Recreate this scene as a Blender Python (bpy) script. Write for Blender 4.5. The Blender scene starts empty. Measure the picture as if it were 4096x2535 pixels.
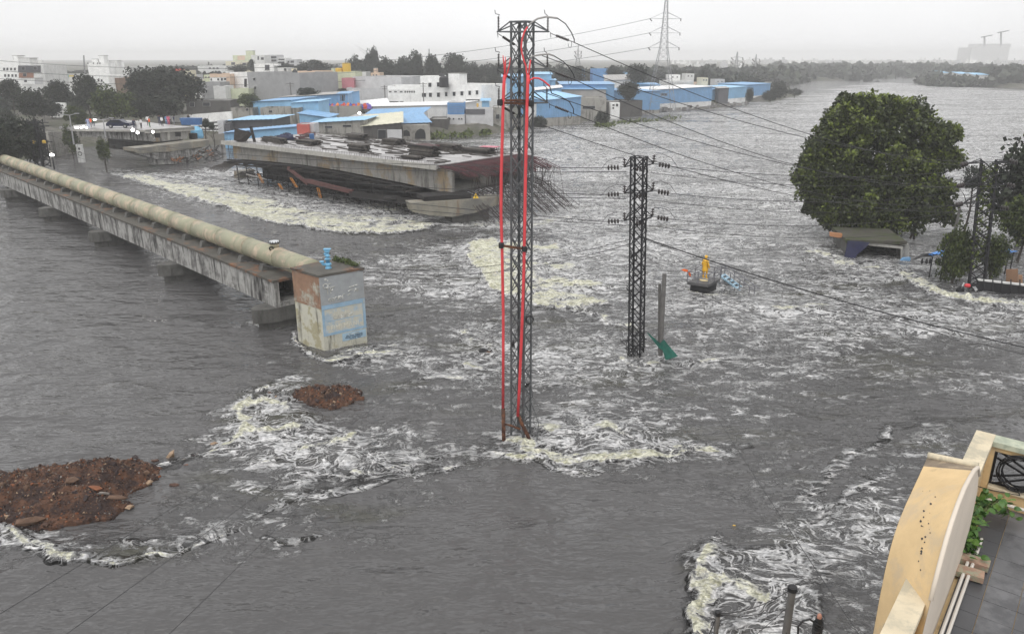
import bpy, math, random
import numpy as np
from mathutils import Vector, Matrix
rnd = random.Random(7)
SC = bpy.context.scene
COL = SC.collection

# ------------------------------------------------------------------ camera
CAM_H, PITCH, FPX = 17.0, math.radians(18.5), 3097.0
cd = bpy.data.cameras.new('camera'); cam = bpy.data.objects.new('camera', cd); COL.objects.link(cam)
cam.location = (0, 0, CAM_H); cam.rotation_euler = (math.radians(90) - PITCH, 0, 0)
cd.sensor_width = 36.0; cd.lens = FPX / 4096 * 36.0; cd.clip_start = 0.2; cd.clip_end = 12000
SC.camera = cam

# ------------------------------------------------------------------ light
SUN_EL, SUN_AZ = math.radians(62), math.radians(205)
world = bpy.data.worlds.new('World'); SC.world = world; world.use_nodes = True
nt = world.node_tree; nt.nodes.clear()
wo = nt.nodes.new('ShaderNodeOutputWorld'); bg = nt.nodes.new('ShaderNodeBackground')
sky = nt.nodes.new('ShaderNodeTexSky'); sky.sky_type = 'NISHITA'; sky.sun_disc = False
sky.sun_elevation = SUN_EL; sky.sun_rotation = SUN_AZ; sky.air_density = 1.0; sky.dust_density = 6.0
hsv = nt.nodes.new('ShaderNodeHueSaturation'); hsv.inputs['Saturation'].default_value = 0.06
nt.links.new(sky.outputs[0], hsv.inputs['Color'])
tc = nt.nodes.new('ShaderNodeTexCoord'); cn = nt.nodes.new('ShaderNodeTexNoise')
cn.inputs['Scale'].default_value = 1.6; cn.inputs['Detail'].default_value = 3
nt.links.new(tc.outputs['Generated'], cn.inputs['Vector'])
cr = nt.nodes.new('ShaderNodeValToRGB')
cr.color_ramp.elements[0].position = 0.3; cr.color_ramp.elements[0].color = (7.3, 7.3, 7.35, 1)
cr.color_ramp.elements[1].position = 0.7; cr.color_ramp.elements[1].color = (9.7, 9.7, 9.75, 1)
nt.links.new(cn.outputs['Fac'], cr.inputs[0])
mx = nt.nodes.new('ShaderNodeMix'); mx.data_type = 'RGBA'; mx.inputs['Factor'].default_value = 0.9
nt.links.new(hsv.outputs[0], mx.inputs['A']); nt.links.new(cr.outputs[0], mx.inputs['B'])
nt.links.new(mx.outputs['Result'], bg.inputs['Color']); bg.inputs['Strength'].default_value = 0.1
nt.links.new(bg.outputs[0], wo.inputs[0])
sd = bpy.data.lights.new('sun', 'SUN'); sun = bpy.data.objects.new('sun', sd); COL.objects.link(sun)
sd.energy = 1.3; sd.angle = math.radians(60); sd.color = (1, 0.98, 0.94)
sun.rotation_euler = (math.radians(90) - SUN_EL, 0, math.pi - SUN_AZ); sun.location = (0, -20, 60)

vs = SC.view_settings; vs.view_transform = 'Standard'; vs.look = 'None'; vs.gamma = 1; vs.exposure = 0.40
vs.use_curve_mapping = False
SC.render.engine = 'CYCLES'
cy = SC.cycles; cy.use_denoising = True; cy.denoiser = 'OPENIMAGEDENOISE'
cy.max_bounces = 6; cy.diffuse_bounces = 3; cy.glossy_bounces = 3; cy.transmission_bounces = 2
cy.volume_bounces = 1; cy.transparent_max_bounces = 6; cy.caustics_reflective = False; cy.caustics_refractive = False
cy.sample_clamp_indirect = 4

# ------------------------------------------------------------------ projection of pixels of the photograph into the place
_cp, _sp = math.cos(PITCH), math.sin(PITCH)
def ray(px, py):
    dx = (px - 2048) / FPX; dy = (1267.5 - py) / FPX
    return Vector((dx, _cp + dy * _sp, -_sp + dy * _cp))
def W(px, py, z=0.0):            # point on the level z
    r = ray(px, py); t = (z - CAM_H) / r.z
    return Vector((r.x * t, r.y * t, z))
def Y(px, py, y):                # point at depth y
    r = ray(px, py); t = y / r.y
    return Vector((r.x * t, y, CAM_H + r.z * t))

# ------------------------------------------------------------------ materials
MAT = {}
def _n(t, ty, **kw):
    n = t.nodes.new(ty)
    for k, v in kw.items():
        n.inputs[k].default_value = v
    return n
def mat(name, col, rough=0.75, var=0.18, scale=1.5, stain=0.0, stain_col=(0.03, 0.028, 0.025), bump=0.0, bscale=12.0,
        metal=0.0, col2=None, patch=0.0, pscale=0.5, spec=0.4, sscale=2.2):
    """base colour with noise grain, optional vertical run stains and optional second-colour patches"""
    if name in MAT: return MAT[name]
    m = bpy.data.materials.new(name); m.use_nodes = True; t = m.node_tree; b = t.nodes['Principled BSDF']; L = t.links.new
    b.inputs['Roughness'].default_value = rough; b.inputs['Metallic'].default_value = metal
    b.inputs['Specular IOR Level'].default_value = spec
    g = t.nodes.new('ShaderNodeNewGeometry')
    n1 = _n(t, 'ShaderNodeTexNoise', Scale=scale, Detail=5.0, Roughness=0.65); L(g.outputs['Position'], n1.inputs['Vector'])
    mr = _n(t, 'ShaderNodeMapRange'); mr.inputs['From Min'].default_value = 0.3; mr.inputs['From Max'].default_value = 0.7
    mr.inputs['To Min'].default_value = 1 - var; mr.inputs['To Max'].default_value = 1 + var
    L(n1.outputs['Fac'], mr.inputs['Value'])
    base = t.nodes.new('ShaderNodeMix'); base.data_type = 'RGBA'; base.blend_type = 'MULTIPLY'; base.inputs['Factor'].default_value = 1
    base.inputs['A'].default_value = (*col, 1); L(mr.outputs[0], base.inputs['B'])
    out = base.outputs['Result']
    if col2 is not None:
        n3 = _n(t, 'ShaderNodeTexNoise', Scale=pscale, Detail=6.0, Roughness=0.7); L(g.outputs['Position'], n3.inputs['Vector'])
        r3 = _n(t, 'ShaderNodeMapRange'); r3.inputs['From Min'].default_value = 0.62 - patch * 0.25; r3.inputs['From Max'].default_value = 0.72 - patch * 0.25
        L(n3.outputs['Fac'], r3.inputs['Value'])
        x = t.nodes.new('ShaderNodeMix'); x.data_type = 'RGBA'; L(r3.outputs[0], x.inputs['Factor']); L(out, x.inputs['A'])
        x.inputs['B'].default_value = (*col2, 1); out = x.outputs['Result']
    if stain > 0:
        mp = t.nodes.new('ShaderNodeMapping'); mp.inputs['Scale'].default_value = (sscale, sscale, sscale * 0.14); L(g.outputs['Position'], mp.inputs['Vector'])
        n2 = _n(t, 'ShaderNodeTexNoise', Scale=1.0, Detail=6.0, Roughness=0.7); L(mp.outputs[0], n2.inputs['Vector'])
        r2 = _n(t, 'ShaderNodeMapRange'); r2.inputs['From Min'].default_value = 0.66 - stain * 0.2; r2.inputs['From Max'].default_value = 0.78 - stain * 0.16
        r2.inputs['To Max'].default_value = min(1.0, 0.6 + stain * 0.4)
        L(n2.outputs['Fac'], r2.inputs['Value'])
        x = t.nodes.new('ShaderNodeMix'); x.data_type = 'RGBA'; L(r2.outputs[0], x.inputs['Factor']); L(out, x.inputs['A'])
        x.inputs['B'].default_value = (*stain_col, 1); out = x.outputs['Result']
    L(out, b.inputs['Base Color'])
    if bump > 0:
        nb = _n(t, 'ShaderNodeTexNoise', Scale=bscale, Detail=4.0); L(g.outputs['Position'], nb.inputs['Vector'])
        bp = _n(t, 'ShaderNodeBump', Strength=min(1, bump), Distance=0.05); L(nb.outputs['Fac'], bp.inputs['Height']); L(bp.outputs[0], b.inputs['Normal'])
    MAT[name] = m
    return m
def leafmat(name, col, col2, rough=0.55):
    """leaf colour varies face by face through the attribute 'tint' (young and old leaves, and highlights painted on the big round tree)"""
    if name in MAT: return MAT[name]
    m = bpy.data.materials.new(name); m.use_nodes = True; t = m.node_tree; b = t.nodes['Principled BSDF']; L = t.links.new
    b.inputs['Roughness'].default_value = rough; b.inputs['Specular IOR Level'].default_value = 0.35
    a = t.nodes.new('ShaderNodeAttribute'); a.attribute_name = 'tint'
    x = t.nodes.new('ShaderNodeMix'); x.data_type = 'RGBA'; L(a.outputs['Fac'], x.inputs['Factor'])
    x.inputs['A'].default_value = (*col, 1); x.inputs['B'].default_value = (*col2, 1)
    L(x.outputs['Result'], b.inputs['Base Color']); MAT[name] = m
    return m
def lampmat(name, col, e):
    m = bpy.data.materials.new(name); m.use_nodes = True; b = m.node_tree.nodes['Principled BSDF']
    b.inputs['Base Color'].default_value = (*col, 1); b.inputs['Emission Color'].default_value = (*col, 1); b.inputs['Emission Strength'].default_value = e
    MAT[name] = m; return m

# ------------------------------------------------------------------ mesh building
class MB:
    def __init__(s): s.v = []; s.f = []; s.mi = []
    def add(s, vs_, fs_, mi=0):
        o = len(s.v); s.v.extend([tuple(x) for x in vs_]); s.f.extend([tuple(i + o for i in f) for f in fs_]); s.mi.extend([mi] * len(fs_)); return s
    def hexa(s, p, mi=0):        # p: 4 bottom + 4 top corners
        return s.add(p, [(3, 2, 1, 0), (4, 5, 6, 7), (0, 1, 5, 4), (1, 2, 6, 5), (2, 3, 7, 6), (3, 0, 4, 7)], mi)
    def box(s, c, size, rz=0.0, rot=None, mi=0):
        x, y, z = size[0] / 2, size[1] / 2, size[2] / 2
        R = rot if rot is not None else Matrix.Rotation(rz, 3, 'Z'); c = Vector(c)
        return s.hexa([c + R @ Vector(q) for q in ((-x, -y, -z), (x, -y, -z), (x, y, -z), (-x, y, -z), (-x, -y, z), (x, -y, z), (x, y, z), (-x, y, z))], mi)
    def beam(s, p, q, w, h=None, up=(0, 0, 1), mi=0):
        p, q = Vector(p), Vector(q); h = h or w; d = (q - p).normalized(); u = Vector(up)
        if abs(d.dot(u)) > 0.98: u = Vector((0, 1, 0)) if abs(d.y) < 0.9 else Vector((1, 0, 0))
        a = d.cross(u).normalized() * w / 2; b = a.cross(d).normalized() * h / 2
        return s.hexa([p - a - b, p + a - b, p + a + b, p - a + b, q - a - b, q + a - b, q + a + b, q - a + b], mi)
    def angle(s, p, q, w, a, b, th=0.012, mi=0):   # L-section, flanges along the unit vectors a and b
        p, q, a, b = Vector(p), Vector(q), Vector(a) * w, Vector(b) * w
        ta, tb = a.normalized() * th, b.normalized() * th
        sec = [Vector((0, 0, 0)), a, a + tb, ta + tb, b + ta, b]
        vs_ = [p + x for x in sec] + [q + x for x in sec]
        fs_ = [(i, (i + 1) % 6, (i + 1) % 6 + 6, i + 6) for i in range(6)] + [(0, 5, 4, 3), (0, 3, 2, 1), (6, 9, 10, 11), (6, 7, 8, 9)]
        return s.add(vs_, fs_, mi)
    def tube(s, path, r, n=8, cap=True, mi=0):
        path = [Vector(p) for p in path]; m = len(path); rr = r if isinstance(r, (list, tuple)) else [r] * m
        d0 = (path[1] - path[0]).normalized(); u = Vector((0, 0, 1)) if abs(d0.z) < 0.9 else Vector((1, 0, 0)); a = d0.cross(u).normalized()
        vs_ = []
        for i, p in enumerate(path):
            d = (path[min(i + 1, m - 1)] - path[max(i - 1, 0)]).normalized(); a = (a - d * a.dot(d)).normalized(); b = d.cross(a)
            for k in range(n):
                t = 2 * math.pi * k / n; vs_.append(p + (a * math.cos(t) + b * math.sin(t)) * rr[i])
        fs_ = [(i * n + k, i * n + (k + 1) % n, (i + 1) * n + (k + 1) % n, (i + 1) * n + k) for i in range(m - 1) for k in range(n)]
        if cap: fs_ += [tuple(range(n - 1, -1, -1)), tuple(range((m - 1) * n, m * n))]
        return s.add(vs_, fs_, mi)
    def lathe(s, c, prof, n=12, axis=None, mi=0):   # prof: (radius, height)
        c = Vector(c); ax = Vector(axis or (0, 0, 1)).normalized(); u = Vector((1, 0, 0)) if abs(ax.x) < 0.9 else Vector((0, 1, 0))
        a = ax.cross(u).normalized(); b = ax.cross(a); m = len(prof)
        vs_ = [c + ax * h + (a * math.cos(2 * math.pi * k / n) + b * math.sin(2 * math.pi * k / n)) * max(r, 1e-4) for r, h in prof for k in range(n)]
        fs_ = [(i * n + k, i * n + (k + 1) % n, (i + 1) * n + (k + 1) % n, (i + 1) * n + k) for i in range(m - 1) for k in range(n)]
        fs_ += [tuple(range(n - 1, -1, -1)), tuple(range((m - 1) * n, m * n))]
        return s.add(vs_, fs_, mi)
    def prism(s, poly, z0, z1, mi=0):     # plan polygon; z0/z1 numbers or per-vertex lists
        n = len(poly); a = z0 if isinstance(z0, (list, tuple)) else [z0] * n; b = z1 if isinstance(z1, (list, tuple)) else [z1] * n
        vs_ = [(p[0], p[1], a[i]) for i, p in enumerate(poly)] + [(p[0], p[1], b[i]) for i, p in enumerate(poly)]
        area = sum(poly[i][0] * poly[(i + 1) % n][1] - poly[(i + 1) % n][0] * poly[i][1] for i in range(n))
        fs_ = [(i, (i + 1) % n, (i + 1) % n + n, i + n) for i in range(n)] + [tuple(range(n - 1, -1, -1)), tuple(range(n, 2 * n))]
        if area < 0: fs_ = [tuple(reversed(f)) for f in fs_]
        return s.add(vs_, fs_, mi)
    def corr(s, a, b, c, d, n, h, mi=0, th=0.02):   # corrugated sheet a-b (eave) to d-c (ridge), waves run from a->b
        a, b, c, d = map(Vector, (a, b, c, d)); up = (b - a).cross(d - a).normalized()
        if up.z < 0: up = -up
        vs_ = []
        for i in range(2 * n + 1):
            t = i / (2 * n); o = up * (h if i % 2 else 0)
            for x in (a.lerp(b, t) + o, d.lerp(c, t) + o): vs_ += [x, x - up * th]
        fs_ = []
        for i in range(2 * n):
            p, q = i * 4, i * 4 + 4
            fs_ += [(p, q, q + 2, p + 2), (p + 1, p + 3, q + 3, q + 1), (p, p + 1, q + 1, q), (p + 2, q + 2, q + 3, p + 3)]
        return s.add(vs_, fs_, mi)
    def build(s, name, m, parent=None, smooth=False, **props):
        me = bpy.data.meshes.new(name); off = Vector(parent['_w']) if parent is not None else Vector((0, 0, 0))
        me.from_pydata([(x[0] - off.x, x[1] - off.y, x[2] - off.z) for x in s.v], [], s.f)
        ms = m if isinstance(m, (list, tuple)) else [m]
        for k in ms: me.materials.append(k)
        if len(ms) > 1: me.polygons.foreach_set('material_index', s.mi)
        if smooth: me.polygons.foreach_set('use_smooth', [True] * len(me.polygons))
        me.update()
        o = bpy.data.objects.new(name, me); COL.objects.link(o)
        if parent is not None: o.parent = parent
        o['_w'] = tuple(off)
        for k, v in props.items(): o[k] = v
        return o
def tag(o, label, cat, group=None):
    o['label'] = label; o['category'] = cat
    if group: o['group'] = group
    return o
def thing(name, label, cat, loc, group=None):
    o = bpy.data.objects.new(name, None); COL.objects.link(o); o.location = loc; o.empty_display_size = 0.1
    o['_w'] = tuple(loc); return tag(o, label, cat, group)
def struct(mb, name, m, smooth=False): return mb.build(name, m, None, smooth, kind='structure')
def single(mb, name, m, label, cat, loc=None, group=None, smooth=False):
    """a thing that is one mesh, its origin at loc"""
    if loc is None:
        loc = Vector((sum(v[0] for v in mb.v) / len(mb.v), sum(v[1] for v in mb.v) / len(mb.v), min(v[2] for v in mb.v)))
    mb.v = [(v[0] - loc[0], v[1] - loc[1], v[2] - loc[2]) for v in mb.v]
    o = mb.build(name, m, None, smooth); o.location = loc; o['_w'] = tuple(loc)
    return tag(o, label, cat, group)
def copy_tree(o, parent=None):
    c = o.copy(); COL.objects.link(c); c.parent = parent
    for ch in [x for x in o.children]: copy_tree(ch, c)
    return c

# ------------------------------------------------------------------ noise (numpy)
def perlin(x, y, seed=0):
    xi = np.floor(x).astype(np.int64); yi = np.floor(y).astype(np.int64); xf = x - xi; yf = y - yi
    u = xf * xf * xf * (xf * (xf * 6 - 15) + 10); v = yf * yf * yf * (yf * (yf * 6 - 15) + 10)
    def g(ix, iy, dx, dy):
        h = (ix * 374761393 + iy * 668265263 + seed * 974634777) & 0x7fffffff
        h = ((h ^ (h >> 13)) * 1274126177) & 0x7fffffff
        h = h ^ (h >> 16); a = (h & 1023) * (2 * math.pi / 1024)
        return np.cos(a) * dx + np.sin(a) * dy
    a = g(xi, yi, xf, yf); b = g(xi + 1, yi, xf - 1, yf); c = g(xi, yi + 1, xf, yf - 1); d = g(xi + 1, yi + 1, xf - 1, yf - 1)
    return (a + u * (b - a)) * (1 - v) + (c + u * (d - c)) * v
def fbm(x, y, o=4, seed=0, gain=0.5):
    s = 0; a = 1.0; f = 1.0
    for i in range(o): s = s + a * perlin(x * f, y * f, seed + i * 17); a *= gain; f *= 2.03
    return s
# ================================================================== SETTING: water, banks, haze
def segdist(x, y, pts):
    """distance to a polyline, with the signed side (+ = left of its direction) and the position along it 0..1"""
    best = np.full(x.shape, 1e9); side = np.zeros(x.shape); along = np.zeros(x.shape); n = len(pts) - 1
    for i in range(n):
        ax, ay = pts[i][0], pts[i][1]; bx, by = pts[i + 1][0], pts[i + 1][1]; dx, dy = bx - ax, by - ay; l2 = dx * dx + dy * dy + 1e-9
        t = np.clip(((x - ax) * dx + (y - ay) * dy) / l2, 0, 1); ex = x - ax - t * dx; ey = y - ay - t * dy
        d = np.hypot(ex, ey); m = d < best
        best = np.where(m, d, best); side = np.where(m, np.sign(dx * ey - dy * ex), side); along = np.where(m, (i + t) / n, along)
    return best, side, along
def inside(x, y, pts):
    r = np.zeros(x.shape, bool); n = len(pts); j = n - 1
    for i in range(n):
        xi, yi, xj, yj = pts[i][0], pts[i][1], pts[j][0], pts[j][1]
        if abs(yj - yi) > 1e-9:
            r ^= ((yi > y) != (yj > y)) & (x < (xj - xi) * (y - yi) / (yj - yi) + xi)
        j = i
    return r
def sdpoly(x, y, pts):
    d, _, _ = segdist(x, y, list(pts) + [pts[0]]); return np.where(inside(x, y, pts), d, -d)
def sstep(a, b, x):
    t = np.clip((x - a) / (b - a), 0, 1); return t * t * (3 - 2 * t)
def fan(ys, txs):
    T, R = np.meshgrid(txs, ys); return T * R, R
def gridmesh(name, X, Yy, Z, m, attrs=(), kind='structure'):
    nr, nc = X.shape; me = bpy.data.meshes.new(name); nv = nr * nc
    me.vertices.add(nv); me.vertices.foreach_set('co', np.stack([X, Yy, Z], -1).astype(np.float32).ravel())
    i = np.arange(nv).reshape(nr, nc); q = np.stack([i[:-1, :-1], i[:-1, 1:], i[1:, 1:], i[1:, :-1]], -1).reshape(-1, 4)
    me.loops.add(q.size); me.loops.foreach_set('vertex_index', q.ravel().astype(np.int32)); me.polygons.add(len(q))
    me.polygons.foreach_set('loop_start', (np.arange(len(q)) * 4).astype(np.int32))
    me.polygons.foreach_set('use_smooth', np.ones(len(q), bool)); me.update(calc_edges=True)
    for an, arr in attrs:
        at = me.attributes.new(an, 'FLOAT', 'POINT'); at.data.foreach_set('value', arr.astype(np.float32).ravel())
    me.materials.append(m); o = bpy.data.objects.new(name, me); COL.objects.link(o); o['kind'] = kind; o['_w'] = (0, 0, 0); return o

# ---- banks: outline where the flood meets the land
BANK = [W(*p).to_2d() for p in ((-900, 700), (-100, 652), (130, 640), (185, 612), (330, 588), (560, 570), (830, 580), (1100, 590), (1500, 578), (1620, 562),
        (1720, 556), (1850, 545), (2040, 532), (2110, 512), (2300, 500), (2400, 470), (2560, 455), (2700, 440), (2850, 436), (2960, 412), (3100, 405),
        (3215, 381), (3160, 350), (3110, 335), (3200, 325), (3400, 321), (3540, 311), (3640, 309), (3690, 325), (3780, 335), (3850, 340), (3990, 350), (4096, 356), (4700, 385))]
BANK += [Vector((2600, 380)), Vector((4200, 4200)), Vector((-4200, 4200)), Vector((-2600, 110))]
def ground_arr(x, y):
    d = sdpoly(x, y, BANK)
    return np.where(d > 0, 2.2 * sstep(0, 5, d) + 1.8 * sstep(15, 90, d) + 3.0 * sstep(120, 420, d), -1.2 * sstep(0, 4, -d)) - 0.15
def gz(x, y):
    return float(ground_arr(np.array([float(x)]), np.array([float(y)]))[0])
gy = np.concatenate([np.geomspace(95, 900, 150), np.geomspace(930, 4100, 26)])
GX, GY = fan(gy, np.concatenate([np.linspace(-1.5, -0.8, 20), np.linspace(-0.78, 0.78, 170), np.linspace(0.8, 1.2, 12)]))
GZ = ground_arr(GX, GY) + 0.18 * fbm(GX * 0.2, GY * 0.2, 4, 3) * (GY < 600)
gridmesh('riverbank_ground', GX, GY, GZ, mat('earth', (0.105, 0.098, 0.085), 0.9, 0.3, 0.4, col2=(0.06, 0.063, 0.04), patch=0.7, pscale=0.08))

# ---- water
pyrow = np.linspace(2760, 268, 600)
ang = PITCH + np.arctan((pyrow - 1267.5) / FPX); yr = CAM_H / np.tan(ang)
yr = np.concatenate([np.linspace(5, yr[0] - 0.4, 16), yr, np.array([1900, 2600, 4000])])
WX, WY = fan(yr, np.concatenate([np.linspace(-3, -0.88, 10), np.linspace(-0.85, 0.85, 740), np.linspace(0.88, 3, 10)]))
P_ = lambda *pts: [W(a, b).to_2d() for a, b in pts]
AREAS = [  # where the flood is broken up by foam: outline, how much, softness of its rim in metres
    (P_((1480, 1010), (1780, 960), (2300, 720), (4300, 600), (4300, 1400), (3500, 1450), (3000, 1700), (2500, 1700), (2150, 1660), (1500, 1560), (1420, 1330)), 0.43, 6),
    (P_((1500, 600), (2100, 540), (3000, 430), (3500, 330), (4400, 380), (4400, 900), (3200, 1060), (2300, 950), (1900, 900), (1750, 640)), 0.52, 12),
    (P_((2000, 800), (2500, 740), (3100, 820), (3200, 1020), (2700, 1130), (2300, 1100)), 0.52, 6),
    (P_((600, 735), (880, 670), (1300, 760), (1700, 830), (1950, 910), (1550, 930), (1000, 850)), 0.52, 4),
    (P_((2830, 2190), (3050, 2230), (3200, 2160), (3350, 2330), (3330, 2620), (2760, 2620)), 0.58, 0.7),
    (P_((3050, 2150), (3300, 2020), (3470, 1880), (3620, 1730), (3800, 1700), (3850, 1900), (3550, 2300), (3350, 2620), (3150, 2620), (3120, 2250)), 0.42, 1.3),
    (P_((985, 1590), (1200, 1490), (1250, 1650), (1480, 1720), (1560, 1830), (1250, 1900), (900, 1850), (880, 1790)), 0.54, 1.0),
    (P_((850, 1850), (1500, 1750), (1980, 1780), (1900, 1850), (1500, 1930), (1150, 2060), (850, 1990)), 0.46, 2.0),
    (P_((150, 2170), (500, 2150), (720, 2140), (950, 2060), (990, 2110), (760, 2220), (420, 2280), (200, 2260)), 0.40, 0.9),
    (P_((0, 2060), (60, 2100), (150, 2200), (0, 2230), (-100, 2100)), 0.45, 0.6),
    (P_((2080, 1720), (2200, 1650), (2450, 1640), (2700, 1740), (3000, 1790), (2750, 1830), (2350, 1850), (2100, 1810)), 0.56, 1.0),
    (P_((1890, 960), (2100, 940), (2320, 990), (2420, 1080), (2450, 1190), (2320, 1245), (2060, 1200), (1930, 1090)), 0.64, 3.0),
    (P_((1240, 1150), (1450, 1080), (1980, 1130), (2060, 1260), (1900, 1330), (1500, 1400), (1480, 1330)), 0.27, 3),
    (P_((1840, 1290), (2020, 1310), (2030, 1480), (1860, 1510), (1780, 1420)), 0.50, 1.0),
    (P_((2480, 1350), (2700, 1290), (2850, 1370), (2900, 1460), (2600, 1480)), 0.46, 1.5),
    (P_((960, 1880), (1330, 1870), (1400, 1960), (1050, 2200), (980, 2120)), 0.40, 1.5),
    (P_((2200, 1850), (3100, 1830), (3400, 1700), (3100, 1600), (2400, 1640)), 0.32, 2.5),
    (P_((2300, 1350), (4200, 1250), (4300, 1650), (3300, 1750), (2900, 1650)), 0.30, 3),
    (P_((600, 2040), (1000, 1960), (1700, 2000), (1500, 2150), (900, 2220)), 0.33, 1.0),
    (P_((3000, 1880), (3450, 1820), (3500, 2050), (3150, 2200)), 0.34, 1.5),
    (P_((1300, 1000), (1700, 960), (1950, 1000), (1900, 1150), (1500, 1120)), 0.36, 3),
]
STROKES = [  # crests and foam lines: path left to right, reach of the foam on the far and the near side (m), how much foam, height (m)
    (P_((425, 693), (520, 718), (640, 757), (800, 803), (950, 850), (1100, 892), (1250, 925), (1400, 942)), 7.0, 0.5, 1.05, 0.45),
    (P_((1250, 920), (1400, 942), (1550, 945), (1680, 925), (1760, 905)), 10.0, 0.6, 1.1, 0.6),
    (P_((900, 800), (1150, 850), (1400, 880), (1650, 890)), 5.0, 3.0, 0.75, 0.5),
    (P_((1450, 830), (1540, 830), (1620, 850)), 3.0, 3.0, 0.9, 0.6),
    (P_((1750, 900), (1900, 905), (2100, 900), (2350, 870)), 4.0, 3.0, 0.7, 0.5),
    (P_((2080, 1200), (1990, 1150), (1930, 1090), (1892, 1010), (1905, 955)), 0.6, 5.0, 1.15, 0.5),
    (P_((2060, 1200), (2200, 1236), (2330, 1242), (2430, 1222)), 5.0, 0.6, 1.2, 0.5),
    (P_((2250, 1245), (2400, 1292), (2560, 1332)), 0.9, 0.4, 0.8, 0.25),
    (P_((1920, 1000), (2100, 985), (2250, 1010)), 1.6, 1.2, 1.0, 0.45), (P_((1960, 1080), (2150, 1070), (2330, 1090)), 1.6, 1.0, 1.05, 0.45), (P_((2080, 1140), (2250, 1150), (2400, 1160)), 1.2, 1.0, 1.0, 0.4),
    (P_((600, 722), (900, 775), (1250, 860)), 1.6, 1.0, 0.9, 0.4), (P_((780, 770), (1050, 820), (1350, 890)), 1.5, 1.0, 0.9, 0.4),
    (P_((1975, 1760), (2080, 1800), (2250, 1833), (2450, 1842), (2700, 1822), (3020, 1806)), 0.9, 0.22, 1.0, 0.25),
    (P_((1930, 1800), (2100, 1830), (2250, 1865), (2420, 1868)), 0.5, 0.3, 0.75, 0.12),
    (P_((2150, 1740), (2280, 1700), (2420, 1720), (2560, 1770)), 0.9, 0.8, 0.85, 0.2),
    (P_((1180, 1530), (1020, 1575), (968, 1630), (975, 1690), (1010, 1720)), 0.35, 0.5, 0.95, 0.28),
    (P_((560, 1880), (700, 1850), (860, 1800), (960, 1745), (1050, 1710)), 0.35, 0.6, 0.8, 0.15),
    (P_((900, 1760), (1000, 1730), (1150, 1720), (1220, 1740)), 0.6, 0.6, 1.0, 0.3),
    (P_((980, 1620), (1080, 1600), (1180, 1640)), 0.4, 0.5, 0.9, 0.2),
    (P_((1000, 1880), (1200, 1830), (1330, 1770), (1450, 1720)), 0.4, 0.4, 0.75, 0.15),
    (P_((1100, 1900), (1500, 1880), (1900, 1810)), 0.4, 0.25, 0.6, 0.1),
    (P_((-40, 2075), (60, 2130), (150, 2205), (240, 2262), (450, 2275), (650, 2240), (800, 2195), (1000, 2125)), 0.5, 0.15, 0.85, 0.15),
    (P_((170, 2170), (200, 2230), (280, 2265)), 0.4, 0.2, 1.0, 0.2),
    (P_((420, 2160), (520, 2190), (650, 2150)), 0.3, 0.3, 0.65, 0.08),
    (P_((1020, 2178), (1150, 2170), (1320, 2160)), 0.2, 0.2, 0.6, 0.08),
    (P_((2770, 2640), (2785, 2450), (2782, 2330), (2790, 2260), (2835, 2180)), 0.14, 0.9, 1.12, 0.2),
    (P_((2830, 2400), (2950, 2370), (3050, 2450)), 0.5, 0.5, 0.85, 0.12),
    (P_((3220, 1005), (3350, 1052), (3450, 1075), (3560, 1080)), 2.5, 1.0, 0.8, 0.4),
    (P_((3560, 1075), (3680, 1150), (3800, 1195), (3950, 1215), (4150, 1228)), 2.5, 0.6, 1.0, 0.45),
    (P_((3040, 1235), (3120, 1245), (3230, 1235), (3340, 1215)), 1.2, 0.8, 0.8, 0.3),
    (P_((1158, 1325), (1180, 1372), (1240, 1432), (1320, 1450), (1500, 1422), (1640, 1400)), 0.5, 0.25, 0.95, 0.3),
    (P_((1320, 1440), (1450, 1400), (1600, 1370)), 0.5, 0.5, 0.8, 0.2),
    (P_((1000, 1285), (1050, 1290), (1110, 1310)), 0.4, 0.3, 0.9, 0.2),
    (P_((2480, 1440), (2540, 1470), (2680, 1468), (2950, 1455)), 0.8, 0.3, 0.85, 0.15),
    (P_((1830, 1310), (1900, 1372), (2010, 1418)), 0.8, 0.5, 0.8, 0.2),
    (P_((1850, 1460), (1930, 1500), (2020, 1490)), 0.6, 0.3, 0.85, 0.2),
    (P_((2720, 1165), (2790, 1180), (2950, 1190)), 0.8, 0.4, 0.75, 0.2),
    (P_((620, 1080), (680, 1095), (790, 1090)), 0.6, 0.5, 0.7, 0.12),
    (P_((180, 860), (260, 845)), 0.5, 0.4, 0.6, 0.05),
    (P_((1700, 1010), (1800, 1000), (1880, 1030)), 1.2, 0.6, 0.55, 0.2),
    (P_((950, 2100), (1180, 2020), (1400, 1960), (1650, 1900), (1950, 1830)), 0.45, 0.25, 0.62, 0.0),
    (P_((1150, 2000), (1350, 1940), (1600, 1880), (1800, 1870)), 0.35, 0.2, 0.58, 0.0), (P_((1020, 1960), (1250, 1920), (1480, 1890)), 0.35, 0.3, 0.55, 0.0),
    (P_((1350, 1480), (1500, 1440), (1700, 1400)), 0.5, 0.4, 0.6, 0.0), (P_((1560, 1560), (1720, 1520), (1950, 1510)), 0.5, 0.4, 0.6, 0.0), (P_((2150, 1560), (2350, 1520), (2600, 1500)), 0.5, 0.4, 0.55, 0.0),
    (P_((3150, 2010), (3330, 1900), (3480, 1780), (3600, 1690)), 0.4, 0.3, 0.62, 0.0), (P_((3250, 2120), (3400, 2000), (3560, 1880)), 0.4, 0.3, 0.6, 0.0),
]
far = 1 / (1 + (WY / 260.0) ** 2)
wx = WX + 1.6 * fbm(WX * 0.16, WY * 0.16, 3, 5); wy = WY + 1.6 * fbm(WX * 0.16, WY * 0.16, 3, 9)
foam = np.zeros(WX.shape)
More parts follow.
